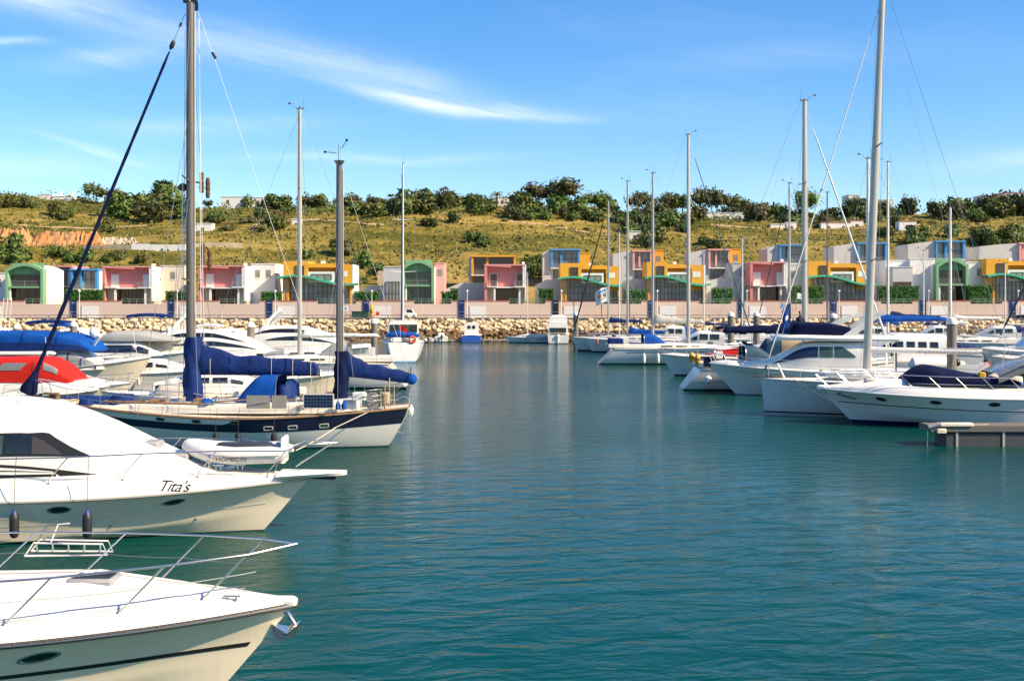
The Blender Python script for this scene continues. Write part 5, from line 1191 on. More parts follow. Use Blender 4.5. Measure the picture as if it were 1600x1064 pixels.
b = MB(); b.lathe([(.05, 10.7), (.18, 10.75), (.2, 10.85), (.15, 11.0), (.02, 11.05)], (MX+.33, -.1, 0), 10); b.build('radar', BLACK, mm)
for (zz, dx_, yy) in ((11.15, -.27, -.8), (10.95, -.43, -1.2), (8.1, -.33, -.8), (7.85, -.50, -1.2)):
    b = MB(); rr = random.Random(int(zz*10)); pts = [(MX+dx_-.0, yy, zz-.45+k*.075) for k in range(13)]; b.tube(pts, [.05]+[.095*rr.uniform(.8, 1.2) for _ in range(11)]+[.05], 9); b.build('chafe_gear', mat('baggywrinkle', (.16, .08, .04), .95, var=.4, vs=12, bump=1.0, bs=30), t, 0)
# standing rigging
fx, fz = kx(44), 2.05
tp = (MX+.2, 0, 18.2)
tubes(t, 'forestay', [[(kx(40), 0, 2.0), tp]], .014, WIRE)
A, C = Vector((kx(40), 0, 2.0)), Vector(tp); b = MB(); N = 26
b.tube([A.lerp(C, q) for q in frange(.055, .90, N)], [.10]+[.092*(1-.40*i/N)*(1+.10*sin(i*2.7)) for i in range(1, N-1)]+[.03], 9); b.build('furled_genoa', NAVYD, t)
b = MB(); b.tube([A.lerp(C, q) for q in (.012, .022, .05, .07)], [.33, .36, .20, .10], 12); b.build('furler_bag', NAVYD, t)
b = MB(); b.tube([A.lerp(C, q) for q in (.905, .912, .925, .93)], [.03, .10, .09, .03], 9); b.tube([A.lerp(C, q) for q in (.965, .975)], .05, 7); b.build('furler_swivel', BLACK, t)
for s in (1, -1):
    tubes(t, 'shroud', [[(MX-.1, s*2.0, 1.35), (MX-.1, s*1.5, 7.0), (MX-.1, s*1.45, 11.2), (MX, 0, 18.4)], [(MX+.6, s*1.95, 1.35), (MX, 0, 11.0)], [(MX-.9, s*1.95, 1.35), (MX, 0, 11.0)], [(MX+1.6, s*1.9, 1.4), (MX, 0, 14.3)]], .012, WIRE)
    tubes(t, 'shroud', [[(ZX-.2, s*1.75, 1.5), (ZX, 0, 11.5)], [(ZX+.9, s*1.8, 1.45), (ZX, 0, 8.0)], [(ZX-1.0, s*1.7, 1.5), (ZX, 0, 8.0)]], .011, WIRE)
tubes(t, 'running_backstay', [[(MX-.25, 0, 18.5), (kx(503), .2, 3.4)]], .009, mat('stay_white', (.7, .7, .7), .5)); b = MB(); q = Vector((MX-.25, 0, 18.5)).lerp(Vector((kx(503), .2, 3.4)), .13); b.tube([q, q+Vector((-.15, 0, -.25))], .06, 7); b.build('insulator', BLACK, t)
tubes(t, 'halyard', [[(MX-.4, -.25, 1.9), (MX-.35, -.15, 18)], [(MX-.55, -.3, 1.9), (MX-.3, -.15, 18)], [(MX+.32, -.12, 2), (MX+.24, -.1, 17.5)]], .012, mat('stay_white', (.7, .7, .7)))
# booms and covers
boom(t, MX-.2, kx(500), 3.08, 3.02, .09, TEAK, NAVY, .88, 1.5, .21, seed=3); boom(t, ZX-.15, kx(644), 3.0, 2.68, .07, ALU, NAVY, .68, 1.25, .15, seed=8)
def sleeve(name, x, z0, z1, r, seed, m=NAVY):
    b = MB(); rr = random.Random(seed); rows = []
    for i in range(18):
        q = i/17; z = lerp(z0, z1, q); rows.append([(x+(r*(1.15-.12*q)+.05*sin(q*14+j*1.3+seed))*1.1*cos(2*pi*j/14)-.05*q, (r*(1.1-.1*q)+.04*sin(q*11+j*2.1+seed))*sin(2*pi*j/14), z) for j in range(14)])
    b.grid(rows, True, 0, True); b.build(name, m, t, 60)
for px in (330, 360, 392, 425, 458, 486): q = (px-297)/203; z_ = lerp(3.08, 3.02, q); b = MB(); h_ = .90*(1-.35*q*q); w_ = .235*(1-.35*q); b.tube([(kx(px), w_*sin(a)*(1.0 if cos(a) < 0 else .8), z_-.13+h_*(.5+.5*cos(a))) for a in frange(0, 2*pi, 17)], .013, 5); b.build('sail_tie', ROPE if px % 4 else NAVYD, t)
sleeve('mast_cover', MX-.10, 1.75, 4.55, .32, 2); sleeve('mast_cover', ZX-.06, 1.8, 3.95, .24, 5, NAVYD)
b = MB(); b.ball((kx(643), 0, 2.78), .24, 12, 0, 1.0); b.build('boom_end_cover', BLUE, t)
tubes(t, 'mainsheet', [[(kx(488), 0, 3.0), (kx(485), .2, 2.1)], [(kx(489), 0, 3.0), (kx(493), -.3, 2.1)], [(kx(505), .0, 3.1), (kx(500), 0, 2.0)]], .014, ROPE); tubes(t, 'topping_lift', [[(kx(640), 0, 3.0), (ZX-.1, 0, 11.6)], [(kx(605), 0, 2.9), (kx(612), 0, 1.8)]], .010, ROPE)
# cockpit tent, screens, solar panel
dodger(t, kx(440), kx(378), 1.25, 1.75, 2.98, BLUE, VINYL, .45)
b = MB(); 
b.rbox(kx(462), kx(438), -1.1, 1.1, 1.85, 2.75, .22); b.build('cockpit_cover', NAVY, t, 50)
for a, c in ((400, 437), (438, 462)): b = MB(); b.box(kx(c), kx(a)-.05, 1.93, 1.95, 1.72, 2.25); b.build('weather_cloth', mat('net_grey', (.30, .28, .25), .8, var=.2), t, 0)
sp = MB(); x0, x1 = kx(533), kx(487); sp.box(x0, x1, 1.90, 1.94, 1.72, 2.32); so_ = sp.build('solar_panel', RIMW, t, 0)
cells = MB(); W_ = x1-x0-.08; nx, nz = 9, 4
for i in range(nx):
    for j in range(nz): a = x0+.04+W_*i/nx; c = 1.76+.52*j/nz; cells.box(a+.008, a+W_/nx-.008, 1.938, 1.952, c+.008, c+.52/nz-.008)
cells.build('solar_cells', mat('solar_cell', (.010, .016, .05), .15), so_, 0)
hull_rail(t, f, .10, .90, 9, .66, .1, .013, mid=True, bow=False)
x, y, z = f(.9, 1); 
for s in (1, -1): tubes(t, 'pulpit', [[f(.9, 1)[:1]+(s*f(.9, 1)[1],)+(z+.66,), (kx(62), s*.3, 2.75), (kx(52), 0, 2.78)], [(kx(75), s*.45, 2.0), (kx(70), s*.4, 2.75)]], .018, STEEL)
b = MB(); b.rbox(kx(60), kx(36), -.22, .22, 1.90, 2.02, .06); b.build('bowsprit', TEAK, t)
b = MB(); b.tube([(kx(95), .3, 2.15), (kx(75), .25, 2.2), (kx(55), .2, 2.05)], [.06, .05, .07], 7); b.rbox(kx(92), kx(80), -.2, .2, 1.95, 2.2, .05); b.build('anchor_gear', mat('rusty', (.16, .10, .06), .8, var=.4, vs=9), t)
b = MB(); b.rbox(kx(172), kx(140), -.35, .35, 1.55, 1.95, .12); b.build('liferaft_cover', NAVY, t, 50)
KB = [('sail_bag', kx(205), kx(174), -.7, .2, 1.55, 2.12, NAVY), ('sail_bag', kx(152), kx(133), .2, .8, 1.6, 2.0, NAVY), ('bucket', kx(342), kx(326), .9, 1.3, 1.85, 2.05, BLUE), ('jerry_can', kx(540), kx(533), 1.3, 1.6, 1.65, 1.95, BLUE), ('jerry_can', kx(549), kx(542), 1.3, 1.6, 1.65, 1.95, BLUE)]
for (nm, a, c, y0, y1, z0, z1, m_) in KB:
    q = thing(nm, {'sail_bag': 'navy sail bag on the ketch foredeck, ' + ('larger, nearer the mast' if c > a and a < kx(170) else 'smaller, nearer the bow'), 'bucket': 'bright blue bundle on the ketch side deck below the main boom', 'jerry_can': 'blue jerry can beside the solar panel on the ketch, ' + ('nearer the panel' if z0 and c > kx(541) else 'nearer the stern')}[nm], nm.replace('_', ' '), (0, 0, 0))
    q.location = t.location; q.rotation_euler = (0, 0, pi); b = MB(); b.rbox(a, c, y0, y1, z0, z1, .09); b.build('body', m_, q, 50)
    b = MB(); b.tube([(lerp(a, c, .3), (y0+y1)/2, z1-.01), (lerp(a, c, .4), (y0+y1)/2, z1+.07), (lerp(a, c, .6), (y0+y1)/2, z1+.07), (lerp(a, c, .7), (y0+y1)/2, z1-.01)], .014, 5); b.build('handle', m_, q)
# deck gear
for (px, yy) in ((470, 1.15), (478, 1.0), (350, 1.2), (360, -1.1)): b = MB(); b.lathe([(.10, 0), (.085, .08), (.07, .12), (.09, .20), (.02, .22)], (kx(px), yy, 1.95), 12); b.build('winch', STEEL, t)
for (px, yy) in ((270, .5), (235, -.4), (405, .9)): b = MB(); b.tube([(kx(px), yy, 1.75), (kx(px), yy, 2.05), (kx(px)+.14, yy, 2.15)], [.06, .06, .09], 9); b.build('ventilator', STEEL, t)
for (a, c, y0, y1, z0, z1, m_) in ((262, 236, -.4, .4, 1.78, 1.95, TEAK), (225, 212, -.3, .3, 1.75, 1.9, GLASS), (325, 310, .2, .8, 1.82, 2.02, TEAK), (522, 508, -.5, .5, 1.95, 2.2, TEAK)): b = MB(); b.rbox(kx(a), kx(c), y0, y1, z0, z1, .03); b.build('deck_hatch', m_, t)
for k, (px, yy, zz) in enumerate(((288, .4, 1.86), (312, -.3, 1.88), (120, .2, 1.72), (480, 1.5, 1.62))): b = MB(); b.tube([(kx(px)+(.16+.02*sin(a*3))*cos(a), yy+.16*sin(a), zz+.012*a) for a in frange(0, 6*pi, 40)], .018, 5); b.build('coiled_rope', ROPE, t)
tubes(t, 'spare_pole', [[(kx(330), 1.5, 1.85), (kx(180), 1.25, 1.95)]], .05, TEAK, 7); tubes(t, 'sheet', [sag((MX-.2, .3, 2.2), (kx(420), 1.2, 2.05), .1), sag((kx(180), 1.2, 1.9), (kx(400), 1.6, 1.9), .05)], .012, ROPE)
# stern gear: gallows, pushpit, outboard, wind vane
for (a, z0, z1, yy) in ((606, 1.7, 2.75, 1.1), (612, 1.7, 2.9, .9), (618, 1.7, 2.6, .6), (600, 1.7, 2.4, 1.2)): tubes(t, 'stern_post', [[(kx(a), yy, z0), (kx(a), yy, z1)]], .022, mat('stern_tan', (.45, .34, .2), .6))
for zz in (1.95, 2.15, 2.4, 2.6): tubes(t, 'pushpit_rail', [[(kx(575), 1.55, zz), (kx(605), 1.15, zz+.05), (kx(622), .5, zz), (kx(624), -.5, zz)]], .018, STEEL)
b = MB(); b.rbox(kx(612), kx(598), .7, 1.05, 1.85, 2.3, .06); b.tube([(kx(604), .9, 1.9), (kx(606), .9, 1.6)], .06, 8); b.build('stowed_outboard', mat('stern_tan', (.45, .34, .2)), t)
b = MB(); b.rbox(kx(578), kx(556), .9, 1.25, 2.0, 2.32, .06); b.build('life_raft_box', WHITE, t)
b = MB(); b.lathe([(.02, 0), (.34, .02), (.36, .05), (.02, .07)], (0, 0, 0), 18); b.xf(Matrix.Translation((kx(588), 1.2, 1.95)) @ Matrix.Rotation(radians(90), 4, 'X')); b.build('dish', mat('net_grey', (.30, .28, .25)), t)
b = MB(); X0 = kx(641); b.tube([(X0-.02, 0, 3.0), (X0+.02, 0, 2.2), (X0, 0, 1.3), (X0-.06, 0, -.3)], [.02, .03, .035, .03], 7); b.tube([(X0+.35, 0, 2.05), (X0-.1, 0, 2.0)], .02, 6); b.tube([(X0, 0, .45), (X0+.95, 0, .62)], .025, 6); b.tube([(X0+.6, 0, 1.55), (X0, 0, 1.5)], .03, 6); b.build('wind_vane_frame', STEEL, t)
b = MB(); b.lathe([(.02, 0), (.10, .1), (.11, .35), (.03, .5)], (X0-.03, 0, 1.2), 10); b.build('vane_float', WHITE, t); b = MB(); b.box(X0-.03, X0-.01, -.1, .1, 2.6, 3.3); b.build('vane_blade', BLACK, t, 0)
for i, (px, dz) in enumerate(((428, .25), (337, .25), (372, .2))): fender(wx(px, 45.55), 45.55, .38, FENDB, .13, .42, (0, .3, 1.4), ['black cone fender amidships on the ketch', 'black fender on the ketch hull below the mast', 'black fender on the ketch hull just left of the amidships cone'][i], 'fenders of the ketch')
# walkway between the two yachts
def pontoon(label, px0, px1, d, z=.55, w=1.6, group='floating pontoons', m=None):
    x0, x1 = wx(px0, d), wx(px1, d); t = thing('pontoon', label, 'pontoon', (x0, d, 0), 0, group); W_ = x1-x0
    b = MB(); b.box(0, W_, -w/2-.06, w/2+.06, z-.20, z-.06); b.build('frame', m or ALU, t, 0)
    n = max(2, int(W_/.9)); pl = MB(); pl.box(0, W_/n-.02, -w/2, w/2, z-.06, z); pme = pl.mesh('plank', mat('pontoon_plank', (.36, .31, .24), .85, var=.3, vs=3), 0)
    for k in range(min(n, 40)): link('plank', pme, t, (k*W_/n, 0, 0))
    b = MB()
    for k in range(max(1, int(W_/5))): b = MB(); b.rbox(1+k*5, 3.6+k*5, -w/2+.1, w/2-.1, -.35, z-.22, .05); b.build('float', mat('float_grey', (.16, .17, .18), .7), t)
    return t
pontoon('floating pontoon between the named yacht and the ketch', -60, 240, 41.5); pontoon('floating pontoon far behind the ketch at left', -80, 470, 66); pontoon('pontoon along the foot of the stone bank in the middle', 665, 800, 174.5, .4, 1.4)

# ---- boats behind the ketch
tb, f, p = motorboat('white cabin boat with a bright red canvas canopy at the left edge', 172, 58, 'bow', 0, 10.5, 3.6, (1.75, 1.35, 1.2), HULLC, rails=(.55, .97, 6, .55))
lx = lambda px, d=58: wx(px, d)-tb.location.x
add_cabin(tb, 'cabin', [(lx(-100), 1.5, 1.4, 2.15), (lx(100), 1.45, 1.4, 2.15), (lx(140), 1.1, 1.5, 2.05), (lx(158), .6, 1.6, 1.8)], WHITE, .25, .3)
cst = [(lx(-100), 1.40, 2.08, 3.0), (lx(-60), 1.45, 2.05, 3.28), (lx(0), 1.45, 2.03, 3.22), (lx(40), 1.45, 2.03, 3.27), (lx(78), 1.42, 2.0, 3.22), (lx(100), 1.35, 1.98, 2.85), (lx(124), 1.2, 1.96, 2.2), (lx(127), 1.1, 1.95, 2.05)]
cf = add_cabin(tb, 'canopy', cst, RED, .20, .26, 40, 16, smooth=False, ang=18); windows(tb, cf, [(.815, .905, .30, .72), (.50, .66, .20, .52, .05), (.30, .46, .20, .5)], VINYL, 'canopy_window', .02)
b = MB(); patch(b, cf, frange(.3, .34, 3), .05, .98, 8, .02); patch(b, cf, frange(.745, .76, 3), .05, .98, 8, .02); b.build('canopy_seam', mat('red_dark', (.35, .015, .01), .8), tb)
b = MB(); b.rbox(lx(128), lx(150), -.6, .6, 1.9, 2.1, .1); b.build('foredeck_hatch', DECK, tb)
tb, f, p = motorboat('large white boat with blue canvas canopy and clear wind screen behind the red canopied boat', 236, 72, 'bow', 0, 15, 4.4, (2.55, 1.75, 1.4), HULLC, 2.2, rails=(.62, .97, 6, .5), trunk=.2)
lx = lambda px, d=72: wx(px, d)-tb.location.x
cst = [(lx(-60), 1.7, 1.8, 3.2), (lx(100), 1.75, 1.8, 3.2), (lx(120), 1.72, 1.8, 3.15), (lx(168), 1.3, 1.85, 2.0), (lx(172), 1.2, 1.85, 1.95)]
cf = add_cabin(tb, 'windscreen', cst, WHITE, .3, .4, 26, 12); windows(tb, cf, [(.70, .78, .15, .66), (.785, .86, .15, .7), (.865, .95, .15, .8)], VINYL, 'screen_pane', .02); windows(tb, cf, [(.3, .55, .25, .5)], GLASSB)
b = MB()
for q in (.71, .783, .862, .955): patch(b, cf, frange(q-.005, q+.005, 2), .08, .7, 6, .035)
b.build('screen_frame', NAVY, tb)
cst = [(lx(-70), 1.8, 3.05, 4.05), (lx(-20), 1.9, 3.05, 4.25), (lx(60), 1.9, 3.05, 4.22), (lx(115), 1.85, 3.05, 4.05), (lx(140), 1.65, 3.05, 3.75), (lx(156), 1.4, 2.95, 3.15)]
cb = add_cabin(tb, 'canopy', cst, BLUE, .20, .26, 40, 16, smooth=False, ang=18)
for q in (.32, .55, .78): b = MB(); patch(b, cb, frange(q-.004, q+.004, 2), .02, 1, 10, .02); b.build('canopy_seam', NAVY, tb)
b = MB(); patch(b, cb, frange(.02, .98, 20), .0, .16, 3, .02); b.build('canopy_side_shade', NAVY, tb); b = MB(); b.rbox(lx(-80), lx(105), -1.95, 1.95, 2.82, 3.04, .12); b.build('hard_top', WHITE, tb)  # navy strip paints in the shade on the lower canopy sides
b = MB(); b.ball((lx(143), .5, 4.1), .33, 12, 0, 1.1); b.tube([(lx(150), -.5, 3.3), (lx(163), -.8, 3.95)], [.10, .14], 8); b.build('radome', WHITE, tb)
for px in (12, 18, 24): tubes(tb, 'aerial', [[(lx(px), -1.2, 3.1), (lx(px)+.3, -1.2, 6.3)]], .02, FRAMEW)
tb, f, p = motorboat('motor yacht under a grey fitted cover with navy windows, left of the tall dark mast', 312, 92, 'bow', 0, 14.5, 4.3, (2.1, 1.6, 1.3), HULLW, 1.9, rails=(.5, .97, 7, .7))
lx = lambda px, d=92: wx(px, d)-tb.location.x
cf = add_cabin(tb, 'cabin', [(lx(120), 1.8, 1.7, 3.0), (lx(225), 1.8, 1.7, 3.0), (lx(250), 1.6, 1.75, 2.2), (lx(262), 1.3, 1.8, 1.95)], WHITE, .3, .4); windows(tb, cf, [(.2, .86, .15, .55)], GLASSB)
add_cabin(tb, 'grey_cover', [(lx(150), 1.5, 2.95, 3.05), (lx(185), 1.85, 2.95, 3.75), (lx(235), 1.8, 2.95, 3.7), (lx(278), 1.4, 2.95, 3.05)], GREYC, .3, .6)
tb, f, p = motorboat('pilothouse boat with two orange fenders on its cabin, hidden behind the tall dark mast', 330, 97, 'bow', 0, 9, 3.2, (1.8, 1.5, 1.3), HULLW, rails=None)
lx = lambda px, d=97: wx(px, d)-tb.location.x
cf = add_cabin(tb, 'wheelhouse', [(lx(264), 1.3, 1.5, 3.5), (lx(300), 1.3, 1.5, 3.6), (lx(306), 1.2, 1.5, 2.2)], WHITE, .2, .25); windows(tb, cf, [(.1, .45, .25, .6), (.55, .8, .25, .6)], GLASS)
tubes(tb, 'mast', [[(lx(278), 0, 3.5), (lx(284), 0, 5.2)]], .05, WHITE)
for i, px in enumerate((269, 278)): fender(wx(px, 95), 95, 3.0, ORANGE, .16, .7, None, 'orange fender on the pilothouse boat, '+('left' if i == 0 else 'right')+' of the pair', 'orange fenders of the pilothouse boat')
for i, (pxb, d, y, lab) in enumerate(((262, 128, 490, 'navy bimini boat near the quay left of the tall dark mast'), (108, 124, 500, 'navy bimini boat near the quay at far left'))):
    tb, f, p = motorboat(lab, pxb+20, d, 'bow', 0, 9.5, 3.3, (1.7, 1.4, 1.2), HULLW, rails=(.5, .96, 5, .6)); add_cabin(tb, 'cabin', [(-1, 1.2, 1.4, 2.3), (1.2, 1.1, 1.45, 2.3), (2.4, .8, 1.5, 1.7)], WHITE, .3, .4); x1 = wx(pxb, d)-tb.location.x; bimini(tb, x1-4.2, x1, 1.4, 1.6, wz(y, d)-.1, NAVY)
def sleek(label, px, d, L, h, cover=None, arch=True):
    t, f, p = motorboat(label, px, d, 'bow', 0, L, 4.2, (1.9, 1.5, 1.3), HULLN, 2.1, rails=(.55, .97, 6, .55), trunk=.35); k = L/14
    st = [(-6*k, 1.6, 1.7, h-.5), (-3.5*k, 1.75, 1.7, h), (-.5*k, 1.7, 1.7, h-.05), (2.2*k, 1.3, 1.75, h-.75), (4.2*k, .7, 1.85, 2.0)]
    cf = add_cabin(t, 'cabin', st, WHITE, .42, .62, 30, 14)
    for s_ in ((.10, .80, .60, .76), (.22, .90, .34, .50)):
        a0, a1, u0, u1 = s_
        for sd_ in (1, -1): b = MB(); patch(b, cf, frange(a0, a1, 24), lambda q: lerp(u0, u1, .0)+.02*q, lambda q: lerp(u0, u1, sin(pi*min(1, max(0.02, (q-a0)/(a1-a0))))**.55), 5, .012, (sd_,)); b.build('window', GLASS, t, 60)
    b = MB(); patch(b, f, frange(.1, .93, 24), .62, .86, 3, .006); b.build('hull_band', mat('hull_grey_band', (.42, .45, .48), .25), t)
    if arch: radar_arch(t, -4.2*k, 1.5, h-.5, h+1.25, lean=-1.3)
    return t
sleek('sleek white yacht with twin swept dark windows right of the tall dark mast', 482, 95, 14, 3.85)
sleek('white yacht with tall raked radar arch left of the dark mizzen mast', 592, 108, 13.5, 3.9); None
tb, f, p = motorboat('open white boat with cream cover in front of the sleek yacht', 528, 70, 'bow', 0, 10, 3.4, (1.6, 1.3, 1.2), HULLC, rails=(.5, .96, 6, .5)); add_cabin(tb, 'cream_cover', [(-4.2, 1.3, 1.35, 1.9), (-1.5, 1.45, 1.35, 2.75), (1, 1.35, 1.4, 2.55), (3, .8, 1.5, 1.75)], SAIL, .4, .7)
tb, f, p = sailboat('white sloop with silver mast moored behind the ketch, stern to the right', 646, 80, 'stern', pi, 15, 4.2, (2.0, 1.85, 1.75), HULLG, 1.6, 1.5, 8.0, 19.6, ALU, .13, 5.6, 3.65, SAILW, .32, GREYC, None, stripe=None)
b = MB(); patch(b, f, frange(.08, .9, 20), .74, .76, 2, .006); b.build('cove_line', GREYP, tb)
tb, f, p = sailboat('low cream decked sailing boat partly hidden behind the ketch amidships', 500, 57, 'stern', pi, 11, 3.5, (1.6, 1.3, 1.25), HULLC, .6, 1.2, None, deckm=DECK, hood=None, rails=True); b = MB(); b.rbox(-1.2, 2.6, -1.2, 1.2, 1.35, 1.9, .3); b.build('boat_tent', SAIL, tb, 50)
tb, f, p = motorboat('small open boat with navy cover in front of the ketch bow', 250, 54, 'bow', 0, 6.5, 2.4, (1.2, 1.0, .95), HULLW, 1.2, rails=(.5, .95, 5, .45)); add_cabin(tb, 'navy_cover', [(-3, 1.0, 1.0, 1.35), (-1, 1.1, 1.0, 1.6), (1.2, .9, 1.05, 1.55), (2.6, .4, 1.15, 1.3)], NAVY, .5, .8)
# motor sailer seen from astern
tb, f, p = sailboat('white motor sailer with blue sail cover and red ensign seen from astern', 632, 114, 'stern', radians(97), 12, 4.4, (2.3, 1.9, 2.0), HULLB, .2, 1.2, 5.5, 20.5, mat('mast_blue_wrap', (.74, .73, .70), .4), .12, None, hood=None, rails=True, wheel=False, coach=False)
add_cabin(tb, 'wheelhouse', [(-2.5, 1.55, 1.9, 4.1), (1.0, 1.6, 1.9, 4.2), (2.2, 1.4, 1.95, 3.0), (3.8, 1.0, 2.0, 2.3)], WHITE, .2, .22)
b = MB()
for a, c in ((-1.4, -.5), (-.42, .42), (.5, 1.4)): b = MB(); b.box(-2.56, -2.5, a, c, 2.95, 3.75); b.build('aft_window', GLASS, tb, 0)
b = MB(); b.tube([(-3.1, 1.9, 2.62), (-3.1, 1.4, 2.7), (-3.1, .6, 2.78), (-3.1, -.3, 2.74), (-3.1, -1.1, 2.68), (-3.1, -1.6, 2.62)], [.10, .26, .36, .34, .27, .12], 12); b.build('sail_cover', BLUE, tb, 60); b = MB(); b.tube([(-3.1, 2.0, 2.45), (-3.1, -1.7, 2.42)], .07, 8); b.build('boom', ALU, tb); tubes(tb, 'furled_jib', [[(5.6, 0, 2.5), (.7, 0, 19.6)]], .10, BLUE, 7)
ring_buoy(tb, (-5.85, -.8, 2.3), .3, ORANGE, 'x'); b = MB(); b.rbox(-5.7, -5.2, .3, 1.2, 1.9, 2.5, .1); b.build('locker', WHITE, tb)
flag('ensign', 'small red flag on the stern of the motor sailer', ((wx(627, 107.6), 107.6, 2.0), (wx(625, 107.6), 107.6, 3.9)), (.65, .5), [RED], lambda u, v: 0, 1, hang=.5)

# ---- small craft by the stone bank
tb, f, p = motorboat('small blue fishing boat with white wheelhouse by the stone bank', 736, 172, 'stern', radians(90), 6.0, 3.3, (1.35, 1.05, 1.0), HULLBLUE, .8, rails=None, trunk=0, rub=(.07, BLACK), name='fishing_boat', cat='boat')
cf = add_cabin(tb, 'wheelhouse', [(-1.6, 1.05, .95, 2.9), (.8, 1.05, 1.0, 3.0), (1.2, .95, 1.0, 1.9)], WHITE, .14, .16)
for a in (-.58, .12): b = MB(); b.box(-1.66, -1.6, a, a+.44, 2.05, 2.5); b.build('window', GLASS, tb, 0)
tb, f, p = motorboat('small white open boat with outboard by the stone bank left of the blue boat', 690, 173, 'stern', radians(95), 4.6, 2.1, (.95, .75, .7), HULLW, .6, rails=None, trunk=0, name='open_boat', cat='boat'); outboard(tb, -2.4, .7); b = MB(); b.rbox(-.3, .9, -.5, .5, .7, 1.35, .12); b.build('console', WHITE, tb)
tb = thing('inflatable_boat', 'tiny grey inflatable left of the small white open boat', 'boat', (wx(671, 174), 173, 0), radians(90)); b = MB()
for s in (1, -1): b.tube([(-1.4, s*.6, .3), (.6, s*.6, .3), (1.3, s*.25, .42), (1.45, 0, .45)], .22, 9)
b.build('tube', TUBEG, tb); b = MB(); b.box(-1.3, 1.0, -.5, .5, .1, .2); b.build('floor', GREYP, tb, 0); outboard(tb, -1.5, .35)
tb, f, p = sailboat('little white day sailer by the stone bank with bare thin mast', 790, 171, 'bow', pi, 6.9, 2.3, (.95, .8, .75), HULLW, .3, .8, 3.6, 10.5, MASTW, .055, None, rails=False, wheel=False, furl=None); project_text(tb, f, 'Pearl Baby', .5, .62, .80, 1, GREYP, shear=.3); project_text(tb, f, 'SAILING', .45, .18, .80, 1, RED, shear=.1)
tb, f, p = motorboat('white motor cruiser with covered fly seen from astern at the stone bank', 872, 166, 'stern', radians(88), 9, 3.4, (1.8, 1.4, 1.3), HULLW, rails=None)
add_cabin(tb, 'cabin', [(-3.2, 1.45, 1.3, 3.1), (0, 1.45, 1.35, 3.2), (2, 1.1, 1.4, 2.0)], WHITE, .2, .25); add_cabin(tb, 'fly_cover', [(-2.6, 1.35, 3.1, 3.9), (-.5, 1.2, 3.1, 4.2), (1.0, .9, 3.1, 3.3)], SAILW, .3, .4)
b = MB(); b.box(-3.28, -3.2, -1.2, 1.2, 1.6, 2.3); b.build('aft_door', GLASS, tb, 0); outboard(tb, -4.5, 1.0, WHITE)

# ---- smaller craft filling the berths
def cruiser(label, px, d, L, heading, end='bow', cabm=None, cover=None, bim=None, mast=None, hm=None, lowcab=False):
    k = L/9.0; t, f, p = motorboat(label, px, d, end, heading, L, 3.1*k**.6, (1.65*k**.5, 1.35*k**.5, 1.2*k**.5), hm or HULLW, 1.4*k, rails=(.52, .97, 6, .55), trunk=.2, name='cabin_cruiser', cat='boat')
    z = p['zm']+.12; h = .8 if lowcab else 1.55
    cf = add_cabin(t, 'cabin', [(-2.4*k, 1.1*k**.6, z, z+h*.95), (.4*k, 1.1*k**.6, z, z+h), (1.2*k, .95*k**.6, z, z+h*.7), (2.6*k, .55*k**.6, z+.1, z+.3)], cabm or WHITE, .3, .4, 18, 9)
    windows(t, cf, [(.12, .32, .22, .58), (.36, .54, .22, .58), (.58, .72, .24, .5)], GLASS)
    if cover: add_cabin(t, 'cockpit_cover', [(-4.1*k, .95*k**.6, z, z+.5), (-3.2*k, 1.1*k**.6, z, z+h*.9), (-2.3*k, 1.1*k**.6, z, z+h+.08)], cover, .25, .35, 12, 9)
    else:
        b = MB(); b.rbox(-3.6*k, -3.1*k, -.7, .7, z-.1, z+.45, .06); b.build('bench', DECK, t); b = MB(); b.rbox(-4.3*k, -4.05*k, -.9, .9, z-.1, z+.3, .05); b.build('transom_locker', WHITE, t)
    if bim: bimini(t, -3.9*k, -1.4*k, 1.0*k**.6, z, z+1.95, bim)
    tubes(t, 'aerial', [[(-1.2*k, .4, z+h), (-1.5*k, .4, z+h+1.9)]], .014, FRAMEW)
    b = MB(); b.lathe([(.02, 0), (.2, .03), (.22, .1), (.12, .2), (.02, .22)], (-.4*k, 0, z+h-.02), 12); b.build('radome', WHITE, t)
    if mast: rig(t, -.2*k, z+h-.1, mast, .07, MASTW, L/2-.1, p['zb']+.1, -L/2+.2, p['zs'], 1.3, (.5,))
    for s in (1, -1): x, y, zz = f(.45, 1); q = MB(); q.lathe([(.01, 0), (.1, .05), (.11, .4), (.01, .5)], (x, s*(y+.10), zz-.75), 8); q.build('side_fender', FENDW if px % 2 else FBLUE, t)
    return t
for a in (('cabin cruiser with navy cockpit cover near the quay at the left edge', 62, 138, 9, 0, 'bow', None, NAVY), ('cabin cruiser near the quay below the second navy gate', 176, 140, 8, 0, 'bow', None, None, BLUE), ('cabin cruiser with cream cover left of the tall dark mast', 236, 112, 8.5, 0, 'bow', None, SAIL),
          ('cabin cruiser with white bimini behind the sleek yacht', 430, 132, 9.5, 0, 'bow', None, None, SAILW), ('small cabin cruiser behind the silver mast near the quay', 500, 142, 8, 0, 'bow', None, NAVY), ('cabin cruiser right of the mizzen mast in front of the grey pile', 572, 92, 8.5, 0, 'bow', None, GREYC, None, None, None, True),
          ('low open cruiser between the silver mast and the ketch boom end', 545, 72, 8.5, 0, 'bow', None, SAIL, None, None, HULLC, True), ('cabin cruiser with navy cover behind the red canopied boat', 205, 64, 7.5, 0, 'bow', None, NAVY, None, None, HULLC, True), ('grey covered cruiser behind the ketch mast', 345, 76, 9, 0, 'bow', None, GREYC, None, None, None, True), ('white cruiser behind the ketch boom end', 470, 62, 8, 0, 'bow', None, None, None, None, HULLC, True)): cruiser(*a)
